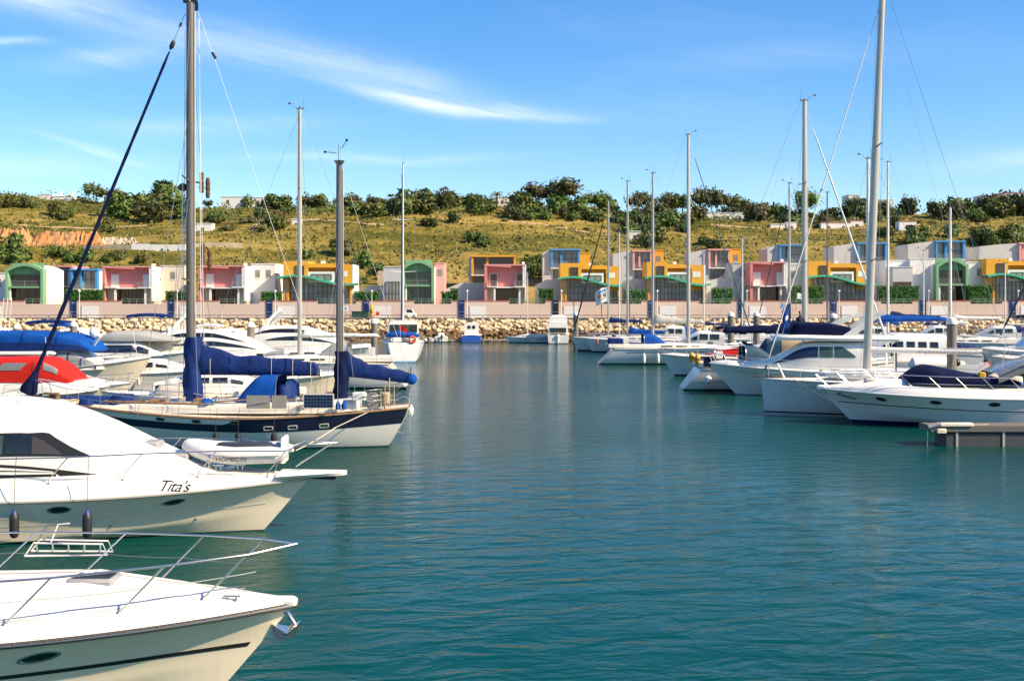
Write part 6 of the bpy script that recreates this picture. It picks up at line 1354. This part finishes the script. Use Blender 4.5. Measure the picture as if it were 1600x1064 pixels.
# ================================================================ the boats on the right
# grey sloops at far right of the channel
tb, f, p = sailboat('grey hulled sloop, bow to the left, nearest the stone bank on the right side', 893, 142, 'bow', pi-.17, 12, 3.8, (1.75, 1.5, 1.4), HULLG, .6, 1.0, 7.4, wz(315, 142), ALU, .10, 4.2, 3.6, NAVY, .5, GREYC, furl=BLACK, fr=.10)
tb, f, p = sailboat('second grey hulled sloop just right of the first, blue sail cover', 916, 138, 'bow', pi-.17, 12, 3.8, (1.7, 1.5, 1.4), HULLG, .6, 1.0, 7.0, wz(285, 138), ALU, .11, 4.4, wz(517, 138)-.25, BLUE, .55, None)
tb, f, p = sailboat('sloop with cream sail on its boom behind the grey sloops', 960, 128, 'bow', pi-.17, 13, 3.9, (1.7, 1.5, 1.4), HULLW, .6, 1.0, 8.7, wz(272, 128), ALU, .11, 5.6, wz(505, 128), SAIL, .75, None)
tb, f, p = sailboat('small sloop with thin mast between the grey sloops', 925, 150, 'bow', pi-.17, 9, 3.0, (1.4, 1.2, 1.1), HULLW, .5, .8, 5.4, wz(363, 150), MASTW, .07, None)
flag('club_flag', 'white flag with blue and orange emblem flying above the grey sloops', ((wx(951, 139), 138.6, 1.8), (wx(949, 139), 138.6, wz(447, 139))), (1.55, 1.75), [SAILW, BLUEF, mat('flag_orange', (.7, .2, .03), .8), NAVYP, mat('flag_grey', (.35, .37, .45), .8)],
     lambda u, v: (1 if (v < .34 and v > .10 and u > .15 and u < .75 and v > .34-.3*(1-abs(u-.35)*1.4)) else 3 if (.38 < v < .62 and .15 < u < .42 and not (.22+.15*(v-.38)/.24*.8 < u < .30+.1*(v-.38))) else 2 if (.38 < v < .62 and .48 < u < .78) else 4 if (.70 < v < .82 and .2 < u < .78 and int(u*24) % 3 != 0) else 0), -1, hang=.45)
# big white sloop with reverse transom
tb, f, p = sailboat('white sloop with black cove stripe and blue spray hood, stern to the left', 928, 112, 'stern', 0, 16, 4.5, (1.85, 1.55, 1.5), HULLW, 1.9, 1.3, 9.3, wz(211, 112), ALU, .15, None, furl=mat('furl_green', (.03, .10, .09), .8), fr=.06, hood=BLUE, stripe=None, draft=.35)
b = MB(); patch(b, f, frange(.10, .80, 26), .80, .83, 3, .008); b.build('cove_stripe', NAVYP, tb)
b = MB(); b.rbox(-6.6, -5.2, -.9, .9, 1.6, 2.5, .1); b.build('cockpit_cover', NAVY, tb)
for i, px in enumerate((1006, 1028)): fender(wx(px, 109.6), 109.55, .15, FENDW, .17, .95, (0, .3, 1.35), 'white fender on the blue hooded white sloop, '+('nearer its stern' if i == 0 else 'amidships'), 'white fenders of the blue hooded sloop')
ring_buoy(tb, (-7.6, 1.0, 2.1), .28, ORANGE, 'x')
tb, f, p = motorboat('white open boat with red cover and navy awning behind the yellow fenders', 1032, 94, 'bow', pi-.17, 11, 3.6, (1.75, 1.5, 1.4), HULLW, 1.6, rails=(.55, .97, 6, .5), trunk=.2)
add_cabin(tb, 'red_cover', [(-2.6, 1.2, 1.6, 2.0), (-1.0, 1.35, 1.6, 2.35), (.8, 1.1, 1.65, 2.1), (1.9, .6, 1.7, 1.8)], RED, .5, .8); b = MB(); b.tube([(-2.2, 1.25, 1.7), (-1.9, 1.2, 2.5), (-1.2, 0, 2.75), (-1.9, -1.2, 2.5)], .12, 7); b.build('rolled_awning', NAVYD, tb)
add_cabin(tb, 'wheelhouse', [(-4.2, 1.3, 1.5, 3.1), (-3.0, 1.3, 1.5, 3.1), (-2.2, 1.1, 1.6, 1.9)], TEALC, .25, .3)
tb, f, p = motorboat('white sports cruiser with low dark screen behind the open boat', 1105, 104, 'bow', pi-.17, 12, 3.8, (1.8, 1.5, 1.35), HULLW, 1.8, rails=(.55, .97, 6, .5)); cf = add_cabin(tb, 'cabin', [(-4, 1.4, 1.6, 2.8), (-1, 1.5, 1.6, 3.0), (1.5, 1.1, 1.65, 2.2), (3, .6, 1.7, 1.85)], WHITE, .4, .6); windows(tb, cf, [(.2, .75, .2, .5)], GLASS); bimini(tb, -4.2, -1.2, 1.4, 1.7, 4.1, NAVYD)
# navy covered sloop with yellow horseshoe buoys
SB, f, p = sailboat('large white sloop with dark navy boom cover and yellow stern buoys', 1057, 79, 'stern', 0, 15.2, 4.4, (1.9, 1.6, 1.5), HULLW, 1.5, 1.3, 8.9, wz(158, 79), ALU, .16, 5.7, wz(519, 79), NAVYD, .62, TEALC, SAILW, .075, draft=.3)
b = MB(); patch(b, f, frange(.05, .96, 26), .50, .515, 2, .006); b.build('cove_line', GREYP, SB)
for i, (x, y) in enumerate(((-6.35, -1.3), (-6.35, 1.2))):
    h = thing('stern_float', 'yellow float on the stern rail of the navy covered sloop, '+('nearer' if i == 0 else 'farther'), 'buoy', (SB.location.x+x+.3*i*0, SB.location.y+y, 1.72), 0, 'yellow stern floats'); b = MB(); pts = [(.24*cos(a), 0, .42+.40*sin(a)) for a in frange(-.6*pi+.35, 1.6*pi-.35, 14)]; b.ball((0, 0, .42), .21, 12, 0, 1.9); b.build('float', YELLOW, h); b = MB(); b.grid([[(.216*cos(a), .216*sin(a), z_) for a in frange(0, 2*pi, 13)] for z_ in (.38, .46)]); b.build('strap', BLACK, h)
for s in (1, -1): b = MB(); b.box(-6.0, -3.9, s*1.62-.012, s*1.62+.012, 1.65, 2.2); b.build('weather_cloth', NAVYD, SB, 0)
b = MB(); b.rbox(-6.3, -4.2, -1.45, -1.2, 1.6, 1.85, .05); b.build('cushion', DECK, SB); tubes(SB, 'boarding_gate', [[(-5.3, -1.66, 1.6), (-5.6, -1.7, 2.45), (-4.6, -1.7, 2.45), (-4.3, -1.66, 1.6)]], .03, FRAMEW)
fender(wx(1106, 76.8), 76.75, .55, FENDW, .24, .52, (-.05, .3, 1.05), 'round white fender on the quarter of the navy covered sloop')
tb, f, p = motorboat('sand coloured covered boat behind the navy boom cover', 1150, 98, 'bow', pi-.17, 12, 4, (1.8, 1.5, 1.4), HULLC, rails=None); add_cabin(tb, 'sand_cover', [(-5, 1.5, 1.5, 2.6), (-2.5, 1.7, 1.5, 3.5), (1.5, 1.5, 1.55, 3.0), (4, .8, 1.65, 2.0)], mat('sand_canvas', (.55, .40, .20), .8, var=.2, vs=1), .45, .7)
# flybridge yacht
FY, f, p = motorboat('white flybridge motor yacht with navy fly cover and dark blue windscreen', 1108, 75, 'bow', pi-.17, 14.6, 4.5, (2.05, 1.62, 1.4), HULLN, 2.3, rails=None, trunk=.30, rub=(.04, FRAMEW))
lx = lambda px, d=74: -(wx(px, d)-FY.location.x)
cst = [(lx(1352), 1.75, 1.75, 3.5), (lx(1335), 1.85, 1.75, 3.55), (lx(1255), 1.8, 1.78, 3.5), (lx(1205), 1.5, 1.85, 2.35), (lx(1160), 1.0, 1.95, 2.1)]
cf = add_cabin(FY, 'cabin', cst, WHITE, .30, .42, 30, 14)
tq2 = lambda px: (lx(px)-cst[0][0])/(cst[-1][0]-cst[0][0])
b = MB(); lo = [(tq2(1330), .30), (tq2(1210), .30), (tq2(1204), .30)]; hi = [(tq2(1330), .305), (tq2(1308), .66), (tq2(1238), .66), (tq2(1204), .36)]
for (a, c, m_) in ((1328, 1297, GLASSG), (1295, 1275, GLASSG), (1273, 1206, GLASSB)):
    for s_ in (1, -1): b = MB(); patch(b, cf, frange(tq2(a), tq2(c), 14), lambda q: interp(lo, q), lambda q: interp(hi, q), 5, .02, (s_,)); b.build('window', m_, FY, 60)
b = MB(); rows = []
for (px, w, z) in ((1392, 1.8, 3.55), (1300, 1.95, 3.58), (1250, 1.9, 3.62), (1218, 1.6, 3.60), (1205, 1.2, 3.55)): x = lx(px); rows.append([(x, w, z), (x, w*1.02, z+.16), (x, w*.9, z+.34), (x, -w*.9, z+.34), (x, -w*1.02, z+.16), (x, -w, z)])
b.grid(rows, True, 0, True); b.build('flybridge_deck', WHITE, FY, 50)
add_cabin(FY, 'fly_cover', [(lx(1322), 1.55, 3.88, 4.45), (lx(1290), 1.6, 3.88, 4.72), (lx(1240), 1.5, 3.88, 4.75), (lx(1232), 1.3, 3.88, 4.2)], NAVYD, .2, .16)
b = MB()
for s in (1, -1): rows = [[(lx(px)-w, s*1.7, z), (lx(px)+w, s*1.7, z), (lx(px)+w, s*1.5, z), (lx(px)-w, s*1.5, z)] for (px, z, w) in ((1318, 3.9, .38), (1340, 4.6, .3), (1362, 5.25, .28))]; b.grid(rows, True, 0, True)
b.box(lx(1372), lx(1352), -1.7, 1.7, 5.22, 5.4); b.build('radar_arch', WHITE, FY, 30)
b = MB()
for s in (1, -1): rows = [[(lx(px)-w, s*1.1, z), (lx(px)+w, s*1.1, z), (lx(px)+w, s*.95, z), (lx(px)-w, s*.95, z)] for (px, z, w) in ((1298, 4.5, .3), (1320, 5.0, .22), (1345, 5.3, .2))]; b.grid(rows, True, 0, True)
b.build('arch_strut', WHITE, FY, 30)
ts = (.52, .62, .71, .79, .86, .92, .97)
for s in (1, -1):
    tp, bs = [], []
    for q in ts: x, y, z = f(q, 1); bs.append((x, s*max(.05, y-.12), z+.12)); tp.append((x+.25, s*max(.05, y-.06), z+.62))
    rail(FY, tp+[(7.45, 0, 2.75)], list(zip(bs, tp)), .017)
project_text(FY, f, "Ocean Pearl", .34, .84, .84, 1, mat('faint_grey', (.34, .34, .35), .5), shear=.3)
b = MB(); patch(b, f, frange(.04, .97, 26), .90, .925, 2, .02); b.build('rub_strake', FRAMEW, FY)
b = MB(); b.rbox(lx(1256), lx(1248), -.4, .2, 3.88, 4.27, .05); b.build('helm_seat', WHITE, FY)
# helmsman
PS = thing('person', 'dark haired person in dark clothes on the flybridge deck', 'person', (wx(1252, 74), 74.3, 4.28))
b = MB(); SKIN = mat('skin', (.45, .24, .15), .6); CLOTH = mat('dark_shirt', (.02, .025, .05), .85, var=.3, vs=9)
rows = []
for (z, a, c) in ((.0, .19, .15), (.15, .20, .15), (.35, .18, .13), (.55, .21, .14), (.72, .22, .13), (.80, .15, .10), (.85, .07, .07), (.92, .06, .065)): rows.append([(a*cos(2*pi*j/14), c*sin(2*pi*j/14), z) for j in range(14)])
b.grid(rows, True, 0, True)
for s in (1, -1): b.tube([(s*.19, 0, .75), (s*.27, -.02, .52), (s*.24, -.24, .40), (s*.10, -.36, .46)], [.068, .055, .045, .032], 9)
for s in (1, -1): b.tube([(s*.1, 0, .02), (s*.12, -.40, .0), (s*.12, -.42, -.02)], [.09, .075, .06], 9)
b.build('body', CLOTH, PS, 60)
b = MB(); b.lathe([(.01, 0), (.055, .01), (.085, .07), (.098, .14), (.092, .20), (.05, .245), (.01, .255)], (0, -.01, .92), 14); b.box(-.014, .014, -.125, -.09, 1.02, 1.06); b.build('head', SKIN, PS, 60)
b = MB(); b.lathe([(.102, 0.0), (.112, .06), (.10, .12), (.055, .165), (.01, .175)], (0, .012, 1.02), 14); b.build('hair', mat('hair', (.012, .01, .009), .6), PS, 60)
flag('courtesy_flag', 'blue flag hanging on a slanted staff in front of the fly cover', ((wx(1222, 72.3), 72.3, 3.95), (wx(1236, 72.3), 72.3, 6.0)), (.55, 1.5), [NAVY, BLUE, SAILW], lambda u, v: 2 if (.45 < v < .62 and .35 < u < .7) else (1 if u > .5 else 0), -1, hang=.9)
flag('burgee', 'small white pennant on the line left of the tall right mast', ((wx(1243, 88), 88, 5.2), (wx(1246, 88), 88, wz(457, 88))), (.8, .45), [SAILW], lambda u, v: 0, 1, hang=.7, polem=WIRE)
# plumb bow racing cruiser with the tallest mast
RC, f, p = sailboat('grey white plumb bowed sloop with the tallest mast and lettered white boom', 1189, 61, 'bow', pi-.17, 14, 4.3, (1.95, 1.85, 1.75), hullmat('hull_plumb', (.60, .59, .57), .22, (.015, .015, .02), anti=(.35, .40, .40)), .8, .25, 8.55, 22.2, ALU, .17, 5.6, 3.52, None, hood=None, furl=SAILW, fr=.035, rk=.8, spread=(.30, .60), deckm=DECK)
lx = lambda px, d=60: -(wx(px, d)-RC.location.x)
def bf(tt, u): return (lerp(lx(1362), lx(1525), tt), .10*sin(pi*u), 3.42+.24*u)
b = MB(); rows = []
for q in frange(0, 1, 12): x = lerp(lx(1358), lx(1525), q); rows.append([(x, .10*cos(a), 3.53+.15*sin(a)-.10*q) for a in frange(0, 2*pi, 15)[:-1]])
b.grid(rows, True, 0, True); b.build('boom_shell', MASTW, RC)
c = bpy.data.curves.new('txt', 'FONT'); c.body = 'algarvecruising.com'; c.size = .27; c.space_character = 1.55; c.align_x = 'CENTER'; c.extrude = .003; o = bpy.data.objects.new('t', c); COL.objects.link(o); bpy.context.view_layer.update()
me = bpy.data.meshes.new_from_object(o.evaluated_get(bpy.context.evaluated_depsgraph_get())); bpy.data.objects.remove(o); me.materials.append(GREYP); o = link('lettering', me, RC, (lx(1482), .112, 3.36)); o.rotation_euler = (radians(90), 0, pi)
b = MB(); rr = random.Random(5); rows = []
for i, px in enumerate(frange(1288, 1400, 22)): x = lx(px); k = .30*sin(pi*(i+.6)/22.2)**.5; rows.append([(x, .9+k*1.2*cos(a)*(1+.18*sin(i*1.9+a*3)), 2.25+.02*i*0+k*(1+.25*sin(i*2.3+a*2))*sin(a)) for a in frange(0, 2*pi, 13)[:-1]])
b.grid(rows, True, 0, True); b.build('flaked_sail', SAILW, RC, 70)
for px in (1212, 1217): tubes(RC, 'bow_line', [sag((lx(1240), .9, 2.0), (lx(1302), 2.9, .9), .08)], .012, ROPE)
b = MB(); b.tube([(lx(1228), .3, 2.0), (lx(1218), .1, 2.75)], .05, 7); b.build('anchor_davit', WHITE, RC); tubes(RC, 'bowsprit', [[(lx(1260), 0, 2.02), (lx(1180), 0, 2.08)]], .05, ALUD, 8)
b = MB(); patch(b, f, frange(.62, .92, 12), .845, .855, 2, .006); b.build('cove_line', GREYP, RC)
ball = thing('danbuoy_cover', 'dark round satellite dome cover on a short post above the white boom', 'dome', (wx(1400, 64), 64, 2.0)); b = MB(); b.ball((0, 0, 1.5), .24, 12); b.build('dome', NAVYD, ball); b = MB(); b.tube([(0, 0, 0), (0, 0, 1.3)], .05, 7); b.build('post', BLACK, ball)
# the express cruiser in front
L = 14.0; D = 56.0
RV = thing('motor_yacht', 'white express cruiser with navy cockpit cover and oval portlights, cut by the right edge', 'yacht', at(1280, D+.9, pi-.15, L, 'bow'), pi-.15)
p = dict(L=L, B=4.3, zb=1.72, zm=1.45, zs=1.3, rake=2.3, draft=.6, tm=.45, n=2.4, sw=.9, chine=True, rp=1.05); lx = lambda px, d=54.3: -(wx(px, d)-RV.location.x)
f = add_hull(RV, p, hullmat('hull_cruiser', (.66, .63, .57), .20, (.012, .014, .06), anti=(.010, .012, .05)), nt=46, nu=22, deck=False)  # navy bottom paint, edge raised to paint in the dark reflection along the waterline
b = MB()
for s in (1, -1): b.tube([both(tuple(Vector(f(q, 1))+Vector((0, .01, 0))), s) for q in frange(0, 1, 44)], .04, 7)
b.build('rub_rail', FRAMEW, RV)
CR3 = [(0, 0), (.04, .30), (.10, .60), (.18, .78), (.34, .96), (.62, 1.25), (1, 1.38)]
def g3(q, u):
    x, y, z = f(lerp(0, .998, q), 1); k = min(1, (1-q)*4.5+.14)
    return (x, y*(1-interp([(i/6, a[0]) for i, a in enumerate(CR3)], u)), z+.50*interp([(i/6, a[1]) for i, a in enumerate(CR3)], u)*k)
b = MB(); skin(b, g3, 46, 25); b.build('deck_moulding', WHITE, RV, 70)
b = MB(); patch(b, f, frange(.2, .975, 30), lambda q: .705+.05*(q-.5), lambda q: .725+.05*(q-.5), 2, .006); b.build('hull_stripe', BLACK, RV)
for px in (1385, 1465, 1552):
    q = (lx(px)+L/2)/L
    for s in (1, -1): oval(RV, f, q, .875, .27, .10, s, GLASS, BLACK)
project_text(RV, f, 'Reeves', .36, (lx(1333)+L/2)/L, .885, 1, BLACK, shear=.5, sp=.95); project_text(RV, g3, 'SEA SUN', .12, (lx(1341)+L/2)/L, .14, 1, GREYP, shear=0)
cst = [(lx(1600), 1.5, 2.05, 2.25), (lx(1535), 1.55, 2.05, 2.55), (lx(1468), 1.55, 2.05, 2.98), (lx(1448), 1.45, 2.08, 2.75), (lx(1432), 1.3, 2.1, 2.22)]
cf = add_cabin(RV, 'cockpit_cover', cst, NAVYD, .35, .6, 26, 12); b = MB(); patch(b, cf, frange(.02, .98, 20), .04, .07, 2, .012); b.build('cover_edge', FRAMEW, RV)
b = MB(); rows = []
for (px, z) in ((1565, 2.5), (1600, 3.0), (1650, 3.35), (1690, 3.4)): x = lx(px); rows.append([(x, 1.7, z-.35), (x, 1.72, z), (x, 1.4, z+.12), (x, -1.4, z+.12), (x, -1.72, z), (x, -1.7, z-.35)])
b.grid(rows); b.build('side_screen', VINYL, RV, 50); tubes(RV, 'screen_edge', [[(lx(1565), 1.73, 2.5), (lx(1600), 1.74, 3.02), (lx(1650), 1.74, 3.37)]], .03, STEEL)
tubes(RV, 'aerial', [[(lx(1575), .8, 2.3), (lx(1583), .8, 4.0)]], .018, FRAMEW); b = MB(); b.rbox(lx(1548), lx(1538), 1.2, 1.5, 2.45, 2.68, .05); b.build('deck_light', YELLOW, RV)
for s in (1, -1):
    tp, bs = [], []
    for px in (1600, 1560, 1520, 1480, 1438, 1398, 1350, 1315):
        q = (lx(px)+L/2)/L; x, y, z = g3(q, .5); bs.append((x, s*y, z-.02)); tp.append((x+.62, s*(y+.02), z+.60+.02*(q-.5)))
    path = tp+[(L/2-.15, s*.22, 2.62), (L/2+.0, 0, 2.62)]; rail(RV, path, list(zip(bs, tp)), .017)
b = MB(); b.rbox(L/2-.5, L/2+.12, -.2, .2, 1.72, 1.90, .08); b.build('bow_platform', WHITE, RV); b = MB(); b.rbox(L/2-.35, L/2-.02, -.12, .12, 1.45, 1.72, .05); b.tube([(L/2-.4, 0, 1.6), (L/2+.02, 0, 1.52)], .05, 8); b.build('anchor', GREYP, RV)
for px in (1380, 1430): q = (lx(px)+L/2)/L; x, y, z = g3(q, .8); b = MB(); b.rbox(x-.3, x+.3, .1, .6, z-.05, z+.05, .04); b.build('deck_hatch', GREYP, RV)
# finger pontoon at right
t = thing('finger_pontoon', 'grey finger pontoon end with a white dock fender at the right edge', 'pontoon', (wx(1442, 48), 48, 0)); W_ = 9.5
b = MB(); b.box(.15, W_, -.55, .9, .62, .82); b.build('frame', mat('dock_frame', (.13, .12, .11), .6, var=.25, vs=2, stretch=(.3, 3, 3)), t, 0)
pl = MB(); pl.box(0, .30, -.5, .85, .82, .86); pme = pl.mesh('plank', mat('old_plank', (.17, .145, .12), .85, var=.3, vs=3), 0)
for k in range(30): link('plank', pme, t, (.2+k*.31, 0, 0))
for k in range(2): b = MB(); b.rbox(.75+k*4.6, 5.2+k*4.6, -.46, .75, -.3, .60, .07); b.build('float', mat('float_dark', (.05, .055, .062), .6, var=.25), t)
for xx in (1.25, 3.2, 5.2): b = MB(); b.box(xx-.05, xx+.05, -.50, -.462, -.2, .60); b.build('bracket', ALU, t, 0)
b = MB(); b.rbox(.5, 1.9, -.62, -.35, .86, 1.0, .05); b.rbox(.35, .75, -.68, -.55, .58, .76, .04); b.build('dock_fender', mat('dock_white', (.72, .66, .52), .6, var=.2), t)
b = MB(); b.tube([(.05, -.5, .8), (.5, -.55, .95)], .1, 8); b.tube([(.02, -.5, .75), (.0, -.5, -.2)], .018, 5); b.build('mooring_cleat', GREYP, t)
b = MB(); b.tube(sag((.3, -.5, .95), (2.6, -.4, .9), .03), .03, 6); b.build('rope_coil', ROPE, t)
pontoon('walkway pontoon behind the plumb bowed sloop', 1330, 1520, 67, .7, 1.5); pontoon('walkway pontoon far right behind the big grey piling', 1400, 1640, 92, .6, 1.8)
b = thing('safety_post', 'orange safety float on the walkway behind the express cruiser', 'float', (wx(1483, 65), 65, .8)); q = MB(); q.lathe([(.02, .35), (.2, .4), (.24, .7), (.1, .85), (.16, 1.1), (.02, 1.3)], n=10); q.build('float', ORANGE, b); q = MB(); q.tube([(0, 0, -.2), (0, 0, .4)], .04, 6); q.build('post', GREYP, b)
# boats behind on the right
tb = thing('catamaran', 'white catamaran with a row of dark saloon windows behind the flybridge yacht', 'catamaran', (wx(1400, 88), 88, 0), pi-.1)
for s in (1, -1):
    pc = dict(L=12, B=1.7, zb=1.7, zm=1.55, zs=1.3, rake=.5, draft=.4, trans=.5, tm=.4, n=2.0, sw=.7); ff = hull_fn(pc); b = MB()
    for sd_ in (1, -1): b.grid([[(q[0], q[1]*sd_+s*2.6, q[2]) for q in (ff(tt, u) for u in frange(0, 1, 12))] for tt in frange(0, 1, 24)])
    b.grid([[(ff(tt, 1)[0], ff(tt, 1)[1]*k+s*2.6, ff(tt, 1)[2]) for k in frange(1, -1, 5)] for tt in frange(0, 1, 24)]); b.build('hull', HULLW, tb, 40)
b = MB(); b.box(-4.5, 2.5, -2.4, 2.4, 1.1, 1.6); b.build('bridge_deck', DECK, tb, 0); cf = add_cabin(tb, 'saloon', [(-3.2, 2.5, 1.6, 3.6), (.5, 2.5, 1.6, 3.7), (2.2, 2.0, 1.6, 2.9), (3.6, 1.3, 1.6, 1.8)], WHITE, .28, .35)
windows(tb, cf, [(a, a+.09, .28, .5) for a in frange(.1, .6, 5)], GLASS); b = MB(); b.box(2.6, 5.6, -2.2, 2.2, 1.3, 1.33); b.build('trampoline', GREYP, tb, 0)
rig(tb, 2.1, 2.9, wz(248, 88), .12, MASTW, 5.6, 1.7, -5.5, 1.5, 2.4, (.4, .7)); boom(tb, 1.9, -3.9, 4.6, 4.7, .09, MASTW, BLUE, .5, .8, .22, seed=9)
dt = thing('tender', 'upturned white dinghy hull hanging behind the white catamaran', 'dinghy', (wx(1455, 80), 80, 1.3)); b = MB(); b.tube([(-1.6, 0, .35), (-1.3, 0, .4), (0, 0, .4), (1.2, 0, .45), (1.7, 0, .35)], [.1, .45, .55, .42, .1], 12); b.build('shell', WHITE, dt); b = MB(); b.ball((1.75, -.1, .5), .28, 10); b.build('outboard_cowl', BLACK, dt)
tb, f, p = sailboat('long grey white sloop at the far right, bow to the left behind the big piling', 1412, 118, 'bow', pi-.17, 14, 4, (2.3, 1.9, 1.8), HULLG, .8, 2.0, 9.4, wz(326, 118), MASTW, .12, 5.0, wz(498, 118), SAILW, .35, None)
tb, f, p = sailboat('sloop with blue boom cover near the bank behind the tallest mast', 1330, 132, 'bow', pi-.17, 13, 4, (1.8, 1.6, 1.5), HULLW, .8, 1.2, 8.9, wz(255, 132), MASTW, .11, 6.0, wz(500, 132), NAVY, .8, None)
tb, f, p = sailboat('sloop with bare silver mast left of the furled white sail', 1175, 125, 'bow', pi-.17, 11, 3.6, (1.7, 1.5, 1.4), HULLW, .8, 1.0, 7.0, wz(288, 125), ALU, .10, 4.0, 3.6, NAVYD, .4, None, furl=BLACK, fr=.05)
tb, f, p = sailboat('sloop with dark mast and grey stays behind the flybridge yacht', 1245, 135, 'bow', pi-.17, 12, 3.6, (1.7, 1.5, 1.4), HULLW, .8, 1.0, 8.5, wz(302, 135), ALUD, .07, 4.0, 3.6, None)
tb, f, p = motorboat('white motor cruiser with navy interior cut by the right edge', 1530, 104, 'bow', pi-.17, 12, 4.2, (1.8, 1.5, 1.3), HULLN, 1.8, rails=(.5, .97, 6, .6)); cf = add_cabin(tb, 'cabin', [(-4, 1.7, 1.6, 4.0), (0, 1.7, 1.6, 4.0), (1.4, 1.5, 1.65, 3.6), (2.6, 1.1, 1.7, 2.2), (4, .6, 1.75, 1.9)], WHITE, .3, .4); windows(tb, cf, [(.2, .4, .2, .5), (.44, .62, .2, .5), (.66, .80, .2, .5)], GLASSB)
tb, f, p = motorboat('small white cabin boat at the far right below the orange lifebuoys', 1548, 95, 'bow', pi-.17, 8, 2.9, (1.5, 1.2, 1.1), HULLN, 1.3, rails=(.5, .97, 6, .5)); cf = add_cabin(tb, 'cabin', [(-2, 1.1, 1.3, 2.3), (0, 1.1, 1.3, 2.3), (1.6, .7, 1.4, 1.6)], WHITE, .3, .4); windows(tb, cf, [(.2, .7, .25, .6)], GLASS)
tb, f, p = motorboat('white boat with davit frame and two lifebuoys near the bank at right', 1490, 128, 'bow', pi-.17, 11, 3.8, (1.9, 1.6, 1.4), HULLW, rails=(.5, .97, 6, .6)); bimini(tb, -4.5, -1.5, 1.6, 1.8, 4.6, NAVYD); [ring_buoy(tb, (-1.9-.8*k, 1.7, 3.3), .34, ORANGE) for k in range(2)]; tubes(tb, 'frame_tube', [[(.2, 1.3, 1.7), (.2, 1.3, 3.1), (3.6, 1.2, 3.1), (3.6, 1.2, 1.8)], [(.2, 1.3, 1.7), (3.6, 1.2, 3.1)]], .04, STEEL)
tb, f, p = sailboat('dark rigged sloop at the right edge near the bank', 1560, 140, 'bow', pi-.17, 12, 3.8, (1.7, 1.5, 1.4), HULLW, .6, 1.0, 4.5, wz(400, 140)+6, ALUD, .08, None, furl=BLACK, fr=.10)
fender(wx(1537, 88), 87.6, .55, ORANGE, .32, .85, (0, .2, 1.5), 'pale orange ball fender beside the big grey piling at right')
tubes(FY, 'fly_support', [[(lx_f, s_*1.6, 1.9), (lx_f, s_*1.6, 3.6)] for lx_f in (-(wx(1385, 74)-FY.location.x),) for s_ in (1, -1)], .05, WHITE, 8)
H2 = pi-.17
for a in (('cabin cruiser with blue cover near the bank right of the grey sloops', 1000, 152, 8, H2, 'bow', None, BLUE), ('cabin cruiser with navy bimini behind the blue hooded sloop', 1032, 124, 9, H2, 'bow', None, None, NAVYD), ('white cabin cruiser near the bank left of the two capped piles', 1088, 146, 9, H2, 'bow', None, SAILW), ('small cruiser near the bank between the two capped piles', 1150, 150, 8, H2, 'bow', None, NAVY),
          ('cabin cruiser near the bank behind the person', 1222, 144, 9, H2, 'bow', None, SAIL), ('cabin cruiser near the bank behind the radar arch', 1300, 150, 9, H2, 'bow', None, None, BLUE), ('low white cruiser just right of the tallest mast', 1372, 106, 9, H2, 'bow', None, NAVY, None, None, None, True), ('cabin cruiser near the bank left of the big grey piling', 1408, 152, 9, H2, 'bow', None, None, SAILW), ('cabin cruiser with navy cover near the bank right of the big grey piling', 1500, 150, 9, H2, 'bow', None, NAVY), ('white cruiser near the bank at the right edge', 1568, 120, 9, H2, 'bow', None, None, NAVYD)): cruiser(*a)
for (lab, px, d, yt, cov) in (('thin masted sloop near the bank behind the blue hooded sloop', 1050, 156, 395, NAVY), ('thin masted sloop near the bank behind the navy boom cover', 1108, 150, 372, SAILW), ('thin masted sloop near the bank behind the white catamaran', 1392, 156, 392, NAVY), ('thin masted sloop near the bank right of the big grey piling', 1518, 154, 412, SAIL)):
    sailboat(lab, px, d, 'bow', H2, 9.5, 3.1, (1.4, 1.2, 1.15), HULLW, .6, .9, 5.2, wz(yt, d), MASTW, .07, 3.4, 3.0, cov, .35, None)
# mooring piles
PILE = mat('pile_steel', (.19, .165, .14), .7, var=.35, vs=1.2, grime=.4, stretch=(1, 1, .4))
for (px, yt, d, r, lab) in [(585, 498, 100, .30, 'grey mooring pile with white cap right of the mizzen mast'), (392, 503, 96, .32, 'grey mooring pile in front of the sleek yacht'), (115, 503, 112, .33, 'white capped pile above the blue canopy'), (26, 507, 112, .33, 'white capped pile at the left edge above the blue canopy'),
        (900, 488, 150, .36, 'brown mooring pile left of the grey sloops'), (1142, 488, 118, .34, 'white capped pile above the navy boom cover, left one'), (1182, 488, 122, .33, 'white capped pile above the navy boom cover, right one'), (1302, 490, 110, .36, 'white capped pile behind the flybridge radar arch'), (1487, 496, 72, .30, 'big dark grey mooring pile with white cap at right'), (265, 512, 120, .33, 'white capped pile just left of the tall dark mast')]:
    t = thing('mooring_pile', lab, 'pile', (wx(px, d), d, 0), 0, 'mooring piles'); zt = wz(yt, d); b = MB(); b.tube([(0, 0, -1), (0, 0, zt-.3)], r, 18); b.build('shaft', PILE, t); b = MB(); b.lathe([(r*1.12, zt-.42), (r*1.12, zt-.25), (r*.8, zt-.05), (.02, zt+.05)], n=18); b.build('cap', STUC, t)
    b = MB(); b.grid([[(q*r*cos(2*pi*j/18), q*r*sin(2*pi*j/18), z) for j in range(18)] for (q, z) in ((1.25, .5), (1.4, .55), (1.4, .75), (1.25, .8))], True); b.build('collar', BLACK, t)
